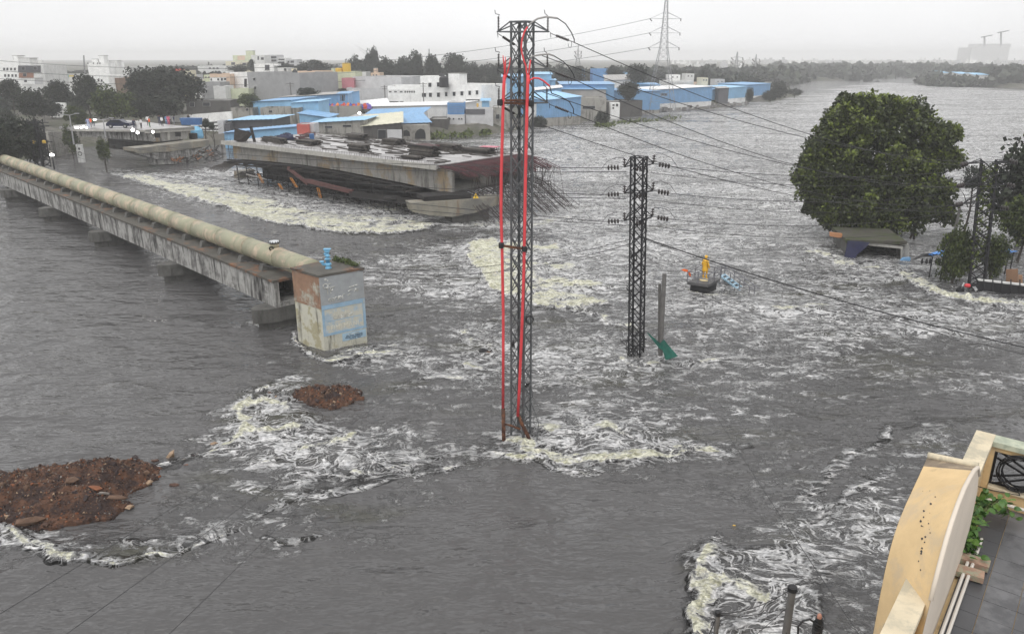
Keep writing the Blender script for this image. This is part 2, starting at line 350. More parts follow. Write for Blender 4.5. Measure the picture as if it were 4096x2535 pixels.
for pts, am, soft in AREAS:
    xs = [p.x for p in pts]; ysv = [p.y for p in pts]; mg = soft * 5 + 4
    bb = (WX > min(xs) - mg) & (WX < max(xs) + mg) & (WY > min(ysv) - mg) & (WY < max(ysv) + mg)
    d = sdpoly(wx[bb], wy[bb], pts) + soft * 1.3 * fbm(wx[bb] / (soft * 3 + .6), wy[bb] / (soft * 2 + .4), 4, 61); foam[bb] = np.maximum(foam[bb], am * sstep(-soft * 2.6, soft * 1.6, d))
brk = fbm(WX * 0.45, WY * 0.8, 4, 71, .6); rough = np.clip(foam * 2.0, 0, 1); Hh = np.zeros(WX.shape)
jx = WX + 0.35 * fbm(WX * 0.9, WY * 0.9, 3, 21) + 0.8 * fbm(WX * 0.25, WY * 0.25, 2, 23); jy = WY + 0.35 * fbm(WX * 0.9, WY * 0.9, 3, 25) + 0.8 * fbm(WX * 0.25, WY * 0.25, 2, 27)
for pts, wf, wn, am, hh in STROKES:
    xs = [p.x for p in pts]; ysv = [p.y for p in pts]; mg = max(wf, wn) * 3 + 2
    bb = (WX > min(xs) - mg) & (WX < max(xs) + mg) & (WY > min(ysv) - mg) & (WY < max(ysv) + mg)
    d, sdv, al = segdist(jx[bb], jy[bb], pts); w = np.where(sdv > 0, wf, wn)
    k = np.exp(-(d / (w * (1 + .45 * brk[bb]))) ** 1.5) * np.clip(0.98 + 0.5 * brk[bb], .5, 1.15); ends = sstep(0, 0.12, al) * sstep(0, 0.12, 1 - al) * 0.6 + 0.4
    foam[bb] = np.maximum(foam[bb], am * k * ends) + 0.12 * k * ends * (foam[bb] > 0.3)
    hb = np.exp(-(d / np.where(sdv > 0, min(wf, 1.6) + 0.3, wn + 0.55)) ** 2); Hh[bb] = np.maximum(Hh[bb], hh * (.6 if am < 1 else 1.0) * hb * ends * np.clip(.55 + .9 * brk[bb], 0, 1) * np.clip(am * 3.3 - 2.0, 0, 1))
rough = np.maximum(rough, np.clip(foam, 0, 1))
# waves: calm upstream, choppy below the weir
cell = np.maximum(WY * 0.0025, 0.02)
Z = np.zeros(WX.shape)
for lam, a_c, a_r, sd_ in ((16, 0.06, 0.55, 1), (7.5, 0.09, 0.46, 2), (3.4, 0.085, 0.27, 3), (1.6, 0.055, 0.13, 4), (0.8, 0.026, 0.06, 6), (0.4, 0.010, 0.025, 8)):
    n_ = perlin(wx / lam * 0.55, wy / lam, sd_ * 11)
    if lam > 2: n_ = 0.6 * n_ + 0.4 * (0.45 - np.abs(perlin(wx / lam * 0.5 + 7.3, wy / lam, sd_ * 13)) * 1.6)
    Z += n_ * (a_c + (a_r - a_c) * rough) * np.clip(lam / (cell * 3), 0, 1)
tb = np.clip((foam - 0.55) * 2.2, 0, 1.2)
Z += Hh * (0.55 + 0.9 * np.abs(fbm(WX * 0.9, WY * 0.9, 3, 31))) + tb * (0.13 * np.abs(fbm(WX * 2.1, WY * 2.1, 3, 35)) + 0.10 * fbm(WX * 1.1, WY * 1.1, 2, 36)) * np.clip(60 / WY, 0, 1)

def water_material():
    m = bpy.data.materials.new('flood_water'); m.use_nodes = True; t = m.node_tree; b = t.nodes['Principled BSDF']; L = t.links.new
    g = t.nodes.new('ShaderNodeNewGeometry'); at = t.nodes.new('ShaderNodeAttribute'); at.attribute_name = 'foam'; A = at.outputs['Fac']
    def math_(op, a, b_=None, c=None):
        n = t.nodes.new('ShaderNodeMath'); n.operation = op
        for i, x in enumerate((a, b_, c)):
            if x is None: continue
            if isinstance(x, (int, float)): n.inputs[i].default_value = x
            else: L(x, n.inputs[i])
        return n.outputs[0]
    def ss(lo, hi, x):
        n = t.nodes.new('ShaderNodeMapRange'); n.interpolation_type = 'SMOOTHSTEP'
        n.inputs['From Min'].default_value = lo; n.inputs['From Max'].default_value = hi; L(x, n.inputs['Value']); return n.outputs[0]
    def noise(vec, sc, det=5, rg=0.6, out='Fac'):
        n = _n(t, 'ShaderNodeTexNoise', Scale=sc, Detail=float(det), Roughness=rg); L(vec, n.inputs['Vector']); return n.outputs[out]
    def vmul(v, s): 
        n = t.nodes.new('ShaderNodeVectorMath'); n.operation = 'MULTIPLY'; L(v, n.inputs[0]); n.inputs[1].default_value = s; return n.outputs[0]
    def vadd(a, b_):
        n = t.nodes.new('ShaderNodeVectorMath'); n.operation = 'ADD'; L(a, n.inputs[0])
        if isinstance(b_, tuple): n.inputs[1].default_value = b_
        else: L(b_, n.inputs[1])
        return n.outputs[0]
    def mixc(f, a, b_):
        n = t.nodes.new('ShaderNodeMix'); n.data_type = 'RGBA'
        L(f, n.inputs['Factor'])
        for k, x in (('A', a), ('B', b_)):
            if isinstance(x, tuple): n.inputs[k].default_value = (*x, 1)
            else: L(x, n.inputs[k])
        return n.outputs['Result']
    p = vmul(g.outputs['Position'], (0.62, 1.0, 0.0))
    def ridged(vec, sc, det=4, sharp=9.0):
        n = t.nodes.new('ShaderNodeTexNoise'); n.noise_type = 'FBM'; n.normalize = True
        for k, v in dict(Scale=sc, Detail=float(det), Roughness=0.62).items(): n.inputs[k].default_value = v
        n.inputs['Roughness'].default_value = 0.5
        L(vec, n.inputs['Vector'])
        r = math_('SUBTRACT', 1.0, math_('MULTIPLY', math_('ABSOLUTE', math_('SUBTRACT', n.outputs["Fac"], 0.5)), sharp))
        return math_('MAXIMUM', r, 0.0)
    w1 = vmul(vadd(noise(p, 0.22, 3, 0.6, 'Color'), (-0.5, -0.5, -0.5)), (5.5, 5.5, 0)); w2 = vmul(vadd(noise(p, 1.1, 4, 0.65, 'Color'), (-0.5, -0.5, -0.5)), (1.5, 1.5, 0))
    q = vadd(vadd(p, w1), w2)
    w3 = vmul(vadd(noise(p, 0.9, 1, 0.5, 'Color'), (-0.5, -0.5, -0.5)), (1.5, 1.5, 0)); ql = vadd(vadd(p, vmul(w1, (0.7, 0.7, 0))), w3)
    r1, r2, r3, r4 = ridged(ql, 0.42, 4, 30.0), ridged(vadd(ql, (31.0, 7.0, 0.0)), 0.95, 4, 24.0), ridged(vadd(ql, (11.0, 3.0, 0.0)), 1.9, 3, 20.0), ridged(vadd(p, w3), 4.2, 3, 18.0)
    f2 = noise(vadd(p, w2), 1.5, 10, 0.78); f3 = noise(vmul(q, (0.45, 1.0, 1.0)), 0.55, 6, 0.65); fine = noise(p, 9.0, 4, 0.7)
    big = noise(vmul(p, (0.5, 1.0, 1.0)), 0.11, 4, 0.62)
    a1 = math_('ADD', A, math_('MULTIPLY', math_('SUBTRACT', big, 0.5), math_('MULTIPLY', ss(0.05, 0.3, A), 1.25)))
    s_ = math_('ADD', math_('ADD', math_('MULTIPLY', r1, 0.26), math_('ADD', math_('MULTIPLY', r2, 0.32), math_('ADD', math_('MULTIPLY', r3, 0.26), math_('MULTIPLY', r4, 0.10)))), math_('ADD', math_('MULTIPLY', math_('SUBTRACT', f2, 0.5), 1.7), math_('MULTIPLY', math_('SUBTRACT', f3, 0.5), 0.9)))
    thr = math_('SUBTRACT', 0.74, math_('MULTIPLY', a1, 0.78))
    d_ = math_('ADD', math_('SUBTRACT', s_, thr), math_('MULTIPLY', ss(0.62, 1.05, A), math_('MULTIPLY', f2, 0.46)))
    froth = ss(0.0, 0.30, d_)
    gate = ss(0.19, 0.50, math_('ADD', a1, math_('ADD', math_('MULTIPLY', math_('SUBTRACT', f2, 0.5), 2.2), math_('MULTIPLY', math_('SUBTRACT', f3, 0.5), 0.8))))
    lines = math_('MAXIMUM', ss(0.16, 0.62, r2), math_('MAXIMUM', ss(0.18, 0.66, r3), math_('MAXIMUM', ss(0.55, 0.9, r1), math_('MULTIPLY', math_('MULTIPLY', ss(0.3, 0.85, r4), 0.7), ss(0.25, 0.45, A)))))
    mask = math_('MAXIMUM', froth, math_('MULTIPLY', lines, gate)); mask = math_('MULTIPLY', mask, ss(0.10, 0.30, A))
    core = ss(0.06, 0.62, math_('MULTIPLY', d_, ss(0.45, 0.95, math_('ADD', A, math_('SUBTRACT', f2, 0.5)))))
    holes = ss(0.34, 0.52, fine); mask = math_('MULTIPLY', mask, math_('ADD', math_('MULTIPLY', holes, 0.45), math_('ADD', 0.55, math_('MULTIPLY', core, 0.0))))
    tone = noise(vmul(p, (0.5, 1, 1)), 0.35, 4, 0.6)
    water = mixc(ss(0.52, 0.66, tone), (0.075, 0.074, 0.075), (0.061, 0.060, 0.046))
    water = mixc(ss(0.12, 0.42, A), (0.083, 0.081, 0.082), water)
    fcol = mixc(ss(0.42, 0.56, noise(p, 2.6, 7, 0.78)), (0.54, 0.53, 0.37), (0.92, 0.91, 0.75)); fcol = mixc(ss(0.64, 0.74, noise(p, 1.0, 3, 0.5)), fcol, (0.66, 0.54, 0.45))
    thincol = mixc(ss(0.40, 0.62, noise(p, 2.2, 3, 0.6)), (0.74, 0.74, 0.75), (0.93, 0.92, 0.92))
    c = mixc(mask, water, mixc(core, thincol, fcol)); L(c, b.inputs['Base Color'])
    L(math_('ADD', 0.07, math_('MULTIPLY', mask, 0.6)), b.inputs['Roughness']); b.inputs['IOR'].default_value = 1.33
    ch = math_('ADD', 0.42, math_('MULTIPLY', ss(0.25, 0.7, A), 0.6)); ch2 = math_('ADD', 0.16, math_('MULTIPLY', ss(0.25, 0.7, A), 0.8)); h0 = noise(q, 0.16, 3, 0.55)
    h1 = noise(vmul(p, (0.75, 1, 1)), 0.55, 4, 0.6); h2 = noise(vmul(vadd(p, w3), (0.7, 1, 1)), 1.7, 3, 0.55)
    hgt = math_('ADD', math_('ADD', math_('MULTIPLY', math_('ADD', math_('MULTIPLY', h1, 2.6), math_('MULTIPLY', h0, 4.0)), ch), math_('MULTIPLY', h2, ch2)), math_('MULTIPLY', math_('ADD', math_('MULTIPLY', f2, 0.5), math_('MULTIPLY', fine, 0.08)), mask))
    bp = _n(t, 'ShaderNodeBump', Strength=1.0, Distance=0.55); L(hgt, bp.inputs['Height']); L(bp.outputs[0], b.inputs['Normal'])
    return m
gridmesh('flood_water', WX, WY, Z, water_material(), (('foam', foam),))
def wz(x, y): return 0.0

# ---- the wet, hazy air
hb_ = MB().box((0, 1800, 21), (11000, 9000, 46))
vm = bpy.data.materials.new('hazy_air'); vm.use_nodes = True; vt = vm.node_tree; vt.nodes.clear()
vo = vt.nodes.new('ShaderNodeOutputMaterial'); pv = vt.nodes.new('ShaderNodeVolumePrincipled')
pv.inputs['Color'].default_value = (0.97, 0.97, 0.98, 1); pv.inputs['Density'].default_value = 0.0005; pv.inputs['Anisotropy'].default_value = 0.0
vt.links.new(pv.outputs[0], vo.inputs['Volume'])
hz = hb_.build('haze', vm, None, kind='stuff')
# ================================================================== LATTICE TOWERS, CONDUITS
M_STEEL = mat('galvanised_steel', (0.10, 0.105, 0.11), 0.55, 0.35, 3.0, stain=0.25, metal=0.2)
M_STEEL_D = mat('dark_weathered_steel', (0.022, 0.022, 0.025), 0.65, 0.4, 4.0, stain=0.2, stain_col=(0.05, 0.025, 0.015))
M_STEEL_B = mat('black_steel', (0.016, 0.016, 0.019), 0.65, 0.4, 4.0)
M_RUST = mat('rusty_steel', (0.14, 0.055, 0.025), 0.8, 0.4, 5.0, col2=(0.05, 0.02, 0.012), patch=0.7, pscale=3.0)
M_RED = mat('red_cable_sleeve', (0.62, 0.055, 0.065), 0.5, 0.14, 2.0, stain=0.12, stain_col=(0.3, 0.03, 0.03))
M_BLACK = mat('black_rubber', (0.014, 0.014, 0.016), 0.55, 0.2)
M_WIRE = mat('wire_black', (0.02, 0.02, 0.022), 0.5, 0.1)
M_PORC = mat('brown_porcelain', (0.035, 0.028, 0.028), 0.3, 0.2)
M_GREYP = mat('grey_sleeve', (0.30, 0.29, 0.28), 0.5, 0.1)
M_YEL = mat('yellow_paint', (0.62, 0.40, 0.05), 0.55, 0.15, 4.0, stain=0.2, stain_col=(0.25, 0.12, 0.03))

def sag_path(p, q, sag, n=16):
    p, q = Vector(p), Vector(q); return [p.lerp(q, i / n) - Vector((0, 0, sag * 4 * (i / n) * (1 - i / n))) for i in range(n + 1)]
def wire(p, q, sag, r, label, group=None, name='power_line', n=16, m=None):
    mb = MB().tube(sag_path(p, q, sag, n), r * 1.25, 5); return single(mb, name, m or M_WIRE, label, 'power line', group=group, loc=Vector(p))
def insulator_mb(p, q, r, k, core=0.35):
    p, q = Vector(p), Vector(q); L = (q - p).length; prof = [(r * core, 0)]
    for i in range(k):
        a = L * (i + 0.15) / k; prof += [(r * core, a), (r, a + L / k * 0.3), (r * 0.9, a + L / k * 0.5), (r * core, a + L / k * 0.6)]
    prof.append((r * core, L)); return MB().lathe(p, prof, 8, (q - p))

def lattice(root, base, side, yaw, z0, z1, npan, legw, bracew, m, taper=1.0, z_taper=None, brace_m=None, joined=False, lean=0.0):
    """square lattice mast: four angle legs and crossed braces on each face; returns corner function"""
    base = Vector(base); zt = z0 if z_taper is None else z_taper
    def cor(k, z):
        f = 1.0 if z <= zt and taper == 1.0 else 1 - (1 - taper) * max(0, (z - zt)) / max(0.01, z1 - zt)
        a = yaw + k * math.pi / 2; r = side / math.sqrt(2) * f
        return Vector((base.x + lean * z + r * math.cos(a), base.y + r * math.sin(a), z))
    brace_m = brace_m or m
    for k in range(4):
        a = (cor(k + 1, z0) - cor(k, z0)).normalized(); b = (cor(k - 1, z0) - cor(k, z0)).normalized()
        MB().angle(cor(k, z0), cor(k, z1), legw, a, b, legw * 0.28).build('leg', m, root)
    for k in range(4):
        joint = MB()
        for i in range(npan):
            za, zb = z0 + (z1 - z0) * i / npan, z0 + (z1 - z0) * (i + 1) / npan
            fl = (i + k) % 2
            out = ((cor(k, za) + cor(k + 1, za)) / 2 - Vector((base.x, base.y, za))).normalized()
            A = (cor(k, za), cor(k + 1, zb)); B = (cor(k + 1, za), cor(k, zb))
            if joined:
                joint.beam(*A, bracew, bracew * 0.5, up=out); joint.beam(*B, bracew, bracew * 0.5, up=out)
            else:
                MB().beam(A[0] + out * 0.004, A[1] + out * 0.004, bracew, bracew * 0.3, up=out).build('brace', brace_m, root)
                MB().beam(B[0] - out * bracew * 0.4, B[1] - out * bracew * 0.4, bracew, bracew * 0.3, up=out).build('brace', brace_m, root)
        if joined: joint.build('bracing', brace_m, root, kind='stuff')
    return cor

# ---- main tower, square on its corner
TB = W(2083, 1748).xy.to_3d(); TB.z = 0
def T1(px, py, y=None): return Y(px, py, y or TB.y)
t1 = thing('lattice_tower', 'tall grey steel lattice tower carrying two bright red conduits up its side', 'power tower', (TB.x, TB.y, -0.3))
Zt = T1(2090, 88).z; Zarm = [T1(2090, p).z for p in (128, 276, 412)]
cor1 = lattice(t1, TB, 0.72, math.radians(14), -0.6, Zt, 22, 0.095, 0.052, M_STEEL)
cap = MB()
for k in range(4): cap.beam(cor1(k, Zt), cor1(k + 1, Zt), 0.06)
cap.build('top_frame', M_STEEL, t1)
XL, XR = T1(1988, 130).x, T1(2197, 126).x
for i, z in enumerate(Zarm):
    ring = MB()
    for k in range(4): ring.beam(cor1(k, z), cor1(k + 1, z), 0.05)
    ring.build('arm_ring', M_STEEL, t1)
    for sx, X in ((-1, XL), (1, XR)):
        tip = Vector((X, TB.y, z)); up = 0.42 if i == 0 else 0.42
        ks = (2, 3) if sx < 0 else (0, 1); ks = [k for k in range(4)]
        ks.sort(key=lambda k: -sx * cor1(k, z).x); ks = ks[:2]
        arm = MB()
        for k in ks:
            arm.beam(cor1(k, z), tip, 0.05); arm.beam(cor1(k, min(z + up, Zt)), tip, 0.045)
        arm.beam(cor1(ks[0], z).lerp(tip, 0.5), cor1(ks[1], z).lerp(tip, 0.5), 0.03)
        arm.build('crossarm', M_STEEL, t1)
        # upright post insulator with its horn
        p = tip + Vector((-sx * 0.06, 0, 0.05)); q = p + Vector((0, 0, 0.52))
        ins = insulator_mb(p, q, 0.055, 9).build('post_insulator', M_PORC, t1, True)
        MB().tube([q, q + Vector((sx * -0.05, 0, 0.06)), q + Vector((-0.12, 0, 0.1)), q + Vector((-0.14, 0, 0.24))], 0.016, 6).build('arcing_horn', M_STEEL_D, ins)
        # strain string
        if sx > 0:
            a = tip + Vector((0.05, 0.0, -0.06)); b = T1(2300, (172, 320, 458)[i], TB.y + 0.5)
        else:
            a = tip + Vector((0.02, 0.05, -0.06)); b = tip + Vector((0.95, 0.9, -0.62))
        st = MB(); st.tube([a, a.lerp(b, 0.22)], 0.014, 5); st.tube([a.lerp(b, 0.72), b], 0.014, 5); st.tube([a + Vector((0.02, 0, -0.16)), a, a + Vector((0, 0, 0.05))], 0.012, 5)
        st.v += []; so = st.build('strain_link', M_STEEL_D, t1)
        insulator_mb(a.lerp(b, 0.22), a.lerp(b, 0.74), 0.06, 9).build('disc_string', M_PORC, so, True)
        MB().tube([a.lerp(b, 0.8) + Vector((0.07 * math.sin(u), 0.02 * u, -0.13 + 0.13 * math.cos(u))) for u in [j * 0.7 for j in range(8)]], 0.01, 5).build('arcing_loop', M_STEEL_D, so)
# grey platform beam and clamp of the conduits
for zz, ww in ((T1(2050, 412).z, 1), (T1(2055, 985).z, 0)):
    c = MB(); y = TB.y - 0.62
    pl = T1(2000 if ww else 2005, 412 if ww else 982, y); pr = T1(2125 if ww else 2098, 416 if ww else 996, y)
    c.beam(pl, pr, 0.07, 0.10); cb = c.build('clamp_beam', M_RUST, t1)
    for e in (pl, pr): MB().lathe(e + Vector((0, -0.03, -0.1)), [(0.11, 0), (0.12, 0.05), (0.12, 0.2), (0.08, 0.24)], 10).build('clamp', M_BLACK, cb)
    if ww: MB().box(T1(2065, 402, TB.y - 0.3), (0.9, 0.5, 0.07)).build('platform', M_RUST, t1)

# red conduits
yl, yr_ = TB.y - 0.60, TB.y - 0.66
def path1(pts, y): return [T1(a, b, y) for a, b in pts]
left = [(2012, 1636), (2013, 1400), (2013, 1250), (2010, 1100), (2008, 985), (2004, 850), (2005, 700), (2009, 560), (2013, 400), (2015, 345), (2019, 300)]
rc = thing('red_conduit', 'outer red conduit standing clear of the tall tower, three red tails at its top', 'conduit', T1(2012, 1745, yl))
MB().tube(path1(left, yl), 0.066, 10).build('sleeve', M_RED, rc, True)
for pts in ([(2019, 305), (2017, 262), (2013, 235), (2012, 222)], [(2020, 305), (2022, 262), (2022, 228)], [(2020, 320), (2030, 290), (2038, 258), (2041, 232)]):
    tl = MB().tube(path1(pts, yl), [0.035, 0.03, 0.024, 0.014][:len(pts)] if len(pts) == 4 else [0.035, 0.026, 0.014], 8).build('cable_tail', M_RED, rc, True)
MB().tube(path1([(2016, 1790), (2015, 1740), (2013, 1632)], yl), 0.09, 10).build('protective_pipe', M_RUST, rc, True)
rc2 = thing('red_conduit', 'inner red conduit running down the tall tower to a broken rusty pipe', 'conduit', T1(2075, 1665, yr_))
right = [(2071, 1664), (2077, 1560), (2084, 1400), (2090, 1250), (2096, 1060), (2097, 985), (2099, 900), (2102, 700), (2106, 520), (2109, 400), (2111, 340), (2113, 300)]
MB().tube(path1(right, yr_), 0.068, 10).build('sleeve', M_RED, rc2, True)
for pts, r, m in (([(2111, 350), (2108, 300), (2104, 265), (2096, 245), (2088, 215), (2085, 190), (2088, 160), (2097, 130), (2110, 108)], 0.034, M_RED),
               ([(2113, 310), (2118, 270), (2122, 240)], 0.032, M_RED),
               ([(2112, 345), (2118, 322), (2135, 313), (2155, 314), (2175, 325), (2192, 340), (2199, 346)], 0.036, M_RED),
               ([(2110, 108), (2128, 90), (2150, 76), (2185, 68), (2215, 72), (2230, 74)], 0.036, M_GREYP),
               ([(2230, 74), (2262, 96), (2285, 130), (2297, 158), (2297, 172)], 0.02, M_WIRE),
               ([(2122, 240), (2128, 226), (2160, 220), (2195, 217), (2215, 224)], 0.032, M_GREYP),
               ([(2215, 224), (2252, 246), (2276, 270), (2295, 300), (2298, 314)], 0.02, M_WIRE),
               ([(2199, 346), (2203, 360), (2206, 374)], 0.02, M_WIRE),
               ([(2206, 374), (2240, 386), (2278, 408), (2294, 436), (2294, 455)], 0.02, M_WIRE)):
    MB().tube(path1(pts, yr_), r, 8).build('cable_tail', m, rc2, True)
MB().tube(path1([(2128, 1782), (2110, 1740), (2090, 1700), (2072, 1660)], yr_ + 0.1), 0.085, 10).build('protective_pipe', M_RUST, rc2, True)
MB().tube(path1([(2012, 1694), (2040, 1700), (2082, 1716)], yl), 0.05, 8).build('cross_pipe', M_RUST, rc, True)
# bent stays at the foot, coil and rags caught on the tower
mb = MB(); mb.tube(path1([(2112, 1480), (2125, 1540), (2131, 1588)], TB.y - 0.4), 0.022, 6); mb.tube(path1([(2098, 1555), (2125, 1610), (2155, 1693)], TB.y - 0.5), 0.02, 6); mb.tube(path1([(2155, 1693), (2150, 1740), (2144, 1785)], TB.y - 0.5), 0.02, 6)
mb.tube(path1([(2078, 1690), (2090, 1640), (2100, 1600)], TB.y - 0.5), 0.018, 6)
mb.build('bent_stay', M_STEEL, t1)
def coil(c, r, n, rr, tilt, seed=1):
    q = random.Random(seed); mb = MB()
    for k in range(n):
        R = r * (1 + q.uniform(-.12, .12)); o = Vector((q.uniform(-.05, .05), q.uniform(-.04, .04), q.uniform(-.05, .05))) * (r * 2)
        mb.tube([Vector(c) + o + Matrix.Rotation(tilt, 3, 'Z') @ Vector((R * math.cos(t), q.uniform(-.01, .01), R * math.sin(t))) for t in [j * 2 * math.pi / 18 for j in range(19)]], rr, 5, cap=False)
    return mb
single(coil(T1(2118, 1279, TB.y - 0.5), 0.17, 8, 0.012, 0.2), 'cable_coil', M_BLACK, 'black cable coil hung on the tall grey tower halfway up', 'cable coil')
for (a, b, s) in ((2052, 1372, 1), (2108, 1535, 2)):
    q = random.Random(s); rg = MB(); c = T1(a, b, TB.y - 0.45)
    vs_ = [c + Vector((q.uniform(-.12, .12), q.uniform(-.05, .05), q.uniform(-.22, .16))) for _ in range(9)]
    rg.add(vs_, [(0, 1, 2), (1, 3, 2), (2, 3, 4), (3, 5, 4), (4, 5, 6), (5, 7, 6), (6, 7, 8), (0, 2, 8), (1, 5, 3)])
    single(rg, 'rag', M_BLACK, ('dark rag snagged on the upper braces of the tall tower' if s == 1 else 'dark rag wrapped on a brace low on the tall tower'), 'rag')

# ---- second tower
T2 = W(2544, 1428); T2.z = 0
def P2(px, py, y=None): return Y(px, py, y or T2.y)
t2 = thing('lattice_tower', 'black lattice tower with round disc insulators standing beside two poles in the flood', 'power tower', (T2.x, T2.y, -0.3))
Z2 = P2(2545, 628).z; A2 = [P2(2545, p).z for p in (662, 768, 876)]
cor2 = lattice(t2, T2, 0.78, math.radians(18), -0.6, Z2, 15, 0.095, 0.058, M_STEEL_B, lean=(P2(2556, 628).x - T2.x) / Z2)
cap = MB()
for k in range(4): cap.beam(cor2(k, Z2), cor2(k + 1, Z2), 0.05)
cap.build('top_frame', M_STEEL_B, t2)
ends2 = []
for i, z in enumerate(A2):
    ring = MB()
    for k in range(4): ring.beam(cor2(k, z), cor2(k + 1, z), 0.045)
    ring.build('arm_ring', M_STEEL_B, t2)
    for sx, tip in ((-1, P2((2497, 2497, 2497)[i], (668, 775, 883)[i])), (1, P2((2615, 2612, 2610)[i], (654, 762, 866)[i]))):
        ks = sorted(range(4), key=lambda k: -sx * cor2(k, z).x)[:2]; arm = MB()
        for k in ks: arm.beam(cor2(k, z), tip, 0.05); arm.beam(cor2(k, min(z + 0.4, Z2)), tip, 0.04)
        arm.build('crossarm', M_STEEL_B, t2)
        p = tip + Vector((0.0, 0, 0.05)); ins = insulator_mb(p, p + Vector((0, 0, 0.42)), 0.11, 3, 0.3).build('post_insulator', M_PORC, t2, True)
        b = tip + Vector((sx * 1.0, 0.1, -0.18 if sx > 0 else -0.06))
        MB().tube([tip, b + Vector((sx * .12, 0, -.02))], 0.018, 5).build('strain_link', M_STEEL_B, ins)
        for d in range(4):
            c = tip.lerp(b, 0.34 + 0.17 * d); MB().lathe(c - Vector((sx, 0, 0)) * 0.05, [(0.05, 0), (0.15, 0.03), (0.14, 0.08), (0.05, 0.12)], 10, (sx, 0.1, -0.1)).build('insulator_disc', M_PORC, ins, True)
        e = b + Vector((sx * .12, 0, -.02)); ends2.append((i, sx, e))
        MB().tube([p + Vector((0, 0, .42)), p + Vector((sx * .45, 0, .46)), p + Vector((sx * .95, 0.02, .25)), p + Vector((sx * 1.3, .03, -.2)), e + Vector((sx * .22, 0, -.03))], 0.014, 5).build('jumper', M_WIRE, t2)
        if sx < 0:
            for d in range(3): MB().lathe(tip + Vector((0.62 + 0.17 * d, -0.3, -0.07)), [(0.05, 0), (0.14, 0.03), (0.13, 0.08), (0.05, 0.12)], 10, (1, 0.1, -0.1)).build('insulator_disc', M_PORC, ins, True)
q = random.Random(5)
for k, (a, b) in enumerate(((2520, 1150), (2520, 1195), (2535, 1030), (2545, 1090))):
    single(coil(P2(a, b, T2.y - 0.55), 0.2, 6, 0.014, 0.3 + k, k), 'cable_coil', M_BLACK, ('upper', 'lower')[k % 2] * 0 + ('black cable coil on the outer leg of the black tower', 'black cable coil hung just below another on the black tower', 'small cable coil tied high inside the black tower', 'black cable coil at mid height inside the black tower')[k], 'cable coil')
tw = MB()
for k in range(26):
    a, b = q.uniform(2505, 2570), q.uniform(1330, 1430); p = P2(a, b, T2.y - q.uniform(-.3, .6)); 
    tw.tube([p, p + Vector((q.uniform(-.4, .4), q.uniform(-.2, .2), q.uniform(-.3, .3))), p + Vector((q.uniform(-.3, .3), q.uniform(-.2, .2), q.uniform(-.6, .1)))], 0.03, 5)
for k in range(3): tw.tube([P2(2515 + 25 * k, 1330 + 10 * k, T2.y - .5), P2(2505 + 30 * k, 1380, T2.y - .6), P2(2512 + 22 * k, 1440, T2.y - .5)], 0.015, 5)
single(tw, 'tangled_debris', M_BLACK, 'black tangle of branches and cable caught at the foot of the black tower', 'debris', loc=P2(2535, 1425))

# ---- poles beside it, with the green net
M_POLE = mat('weathered_pole', (0.13, 0.125, 0.12), 0.8, 0.25, 3.0, stain=0.35)
a, b = W(2641, 1436), None
single(MB().tube([a - Vector((0, 0, .4)), Y(2658, 1095, a.y)], [0.14, 0.12], 10), 'pole', M_POLE, 'thicker grey pole standing beside the black tower with a green net on it', 'pole', loc=a)
a2 = Y(2641, 1430, a.y + 0.5)
single(MB().tube([a2 - Vector((0, 0, .8)), Y(2639, 1135, a.y + .5)], [0.10, 0.09], 10), 'pole', M_POLE, 'thinner shorter pole behind the pole with the green net', 'pole', loc=a2)
M_NET = mat('green_net', (0.012, 0.10, 0.075), 0.8, 0.3, 4.0)
nv = [Y(x, y, a.y - d) for x, y, d in ((2585, 1328, .2), (2640, 1375, .25), (2655, 1360, .3), (2675, 1385, .5), (2710, 1425, .6), (2690, 1432, .75), (2662, 1440, .6), (2650, 1400, .35), (2636, 1392, .25))]
single(MB().add(nv + [v + Vector((.02, .06, .02)) for v in nv], [(0, 1, 8), (1, 2, 7), (1, 7, 8), (2, 3, 7), (3, 6, 7), (3, 4, 5), (3, 5, 6)] + [tuple(i + 9 for i in f) for f in ((8, 1, 0), (7, 2, 1), (8, 7, 1), (7, 3, 2), (7, 6, 3), (5, 4, 3), (6, 5, 3))]), 'net', M_NET, 'green net snagged on the pole and trailing in the flood', 'net', loc=a)

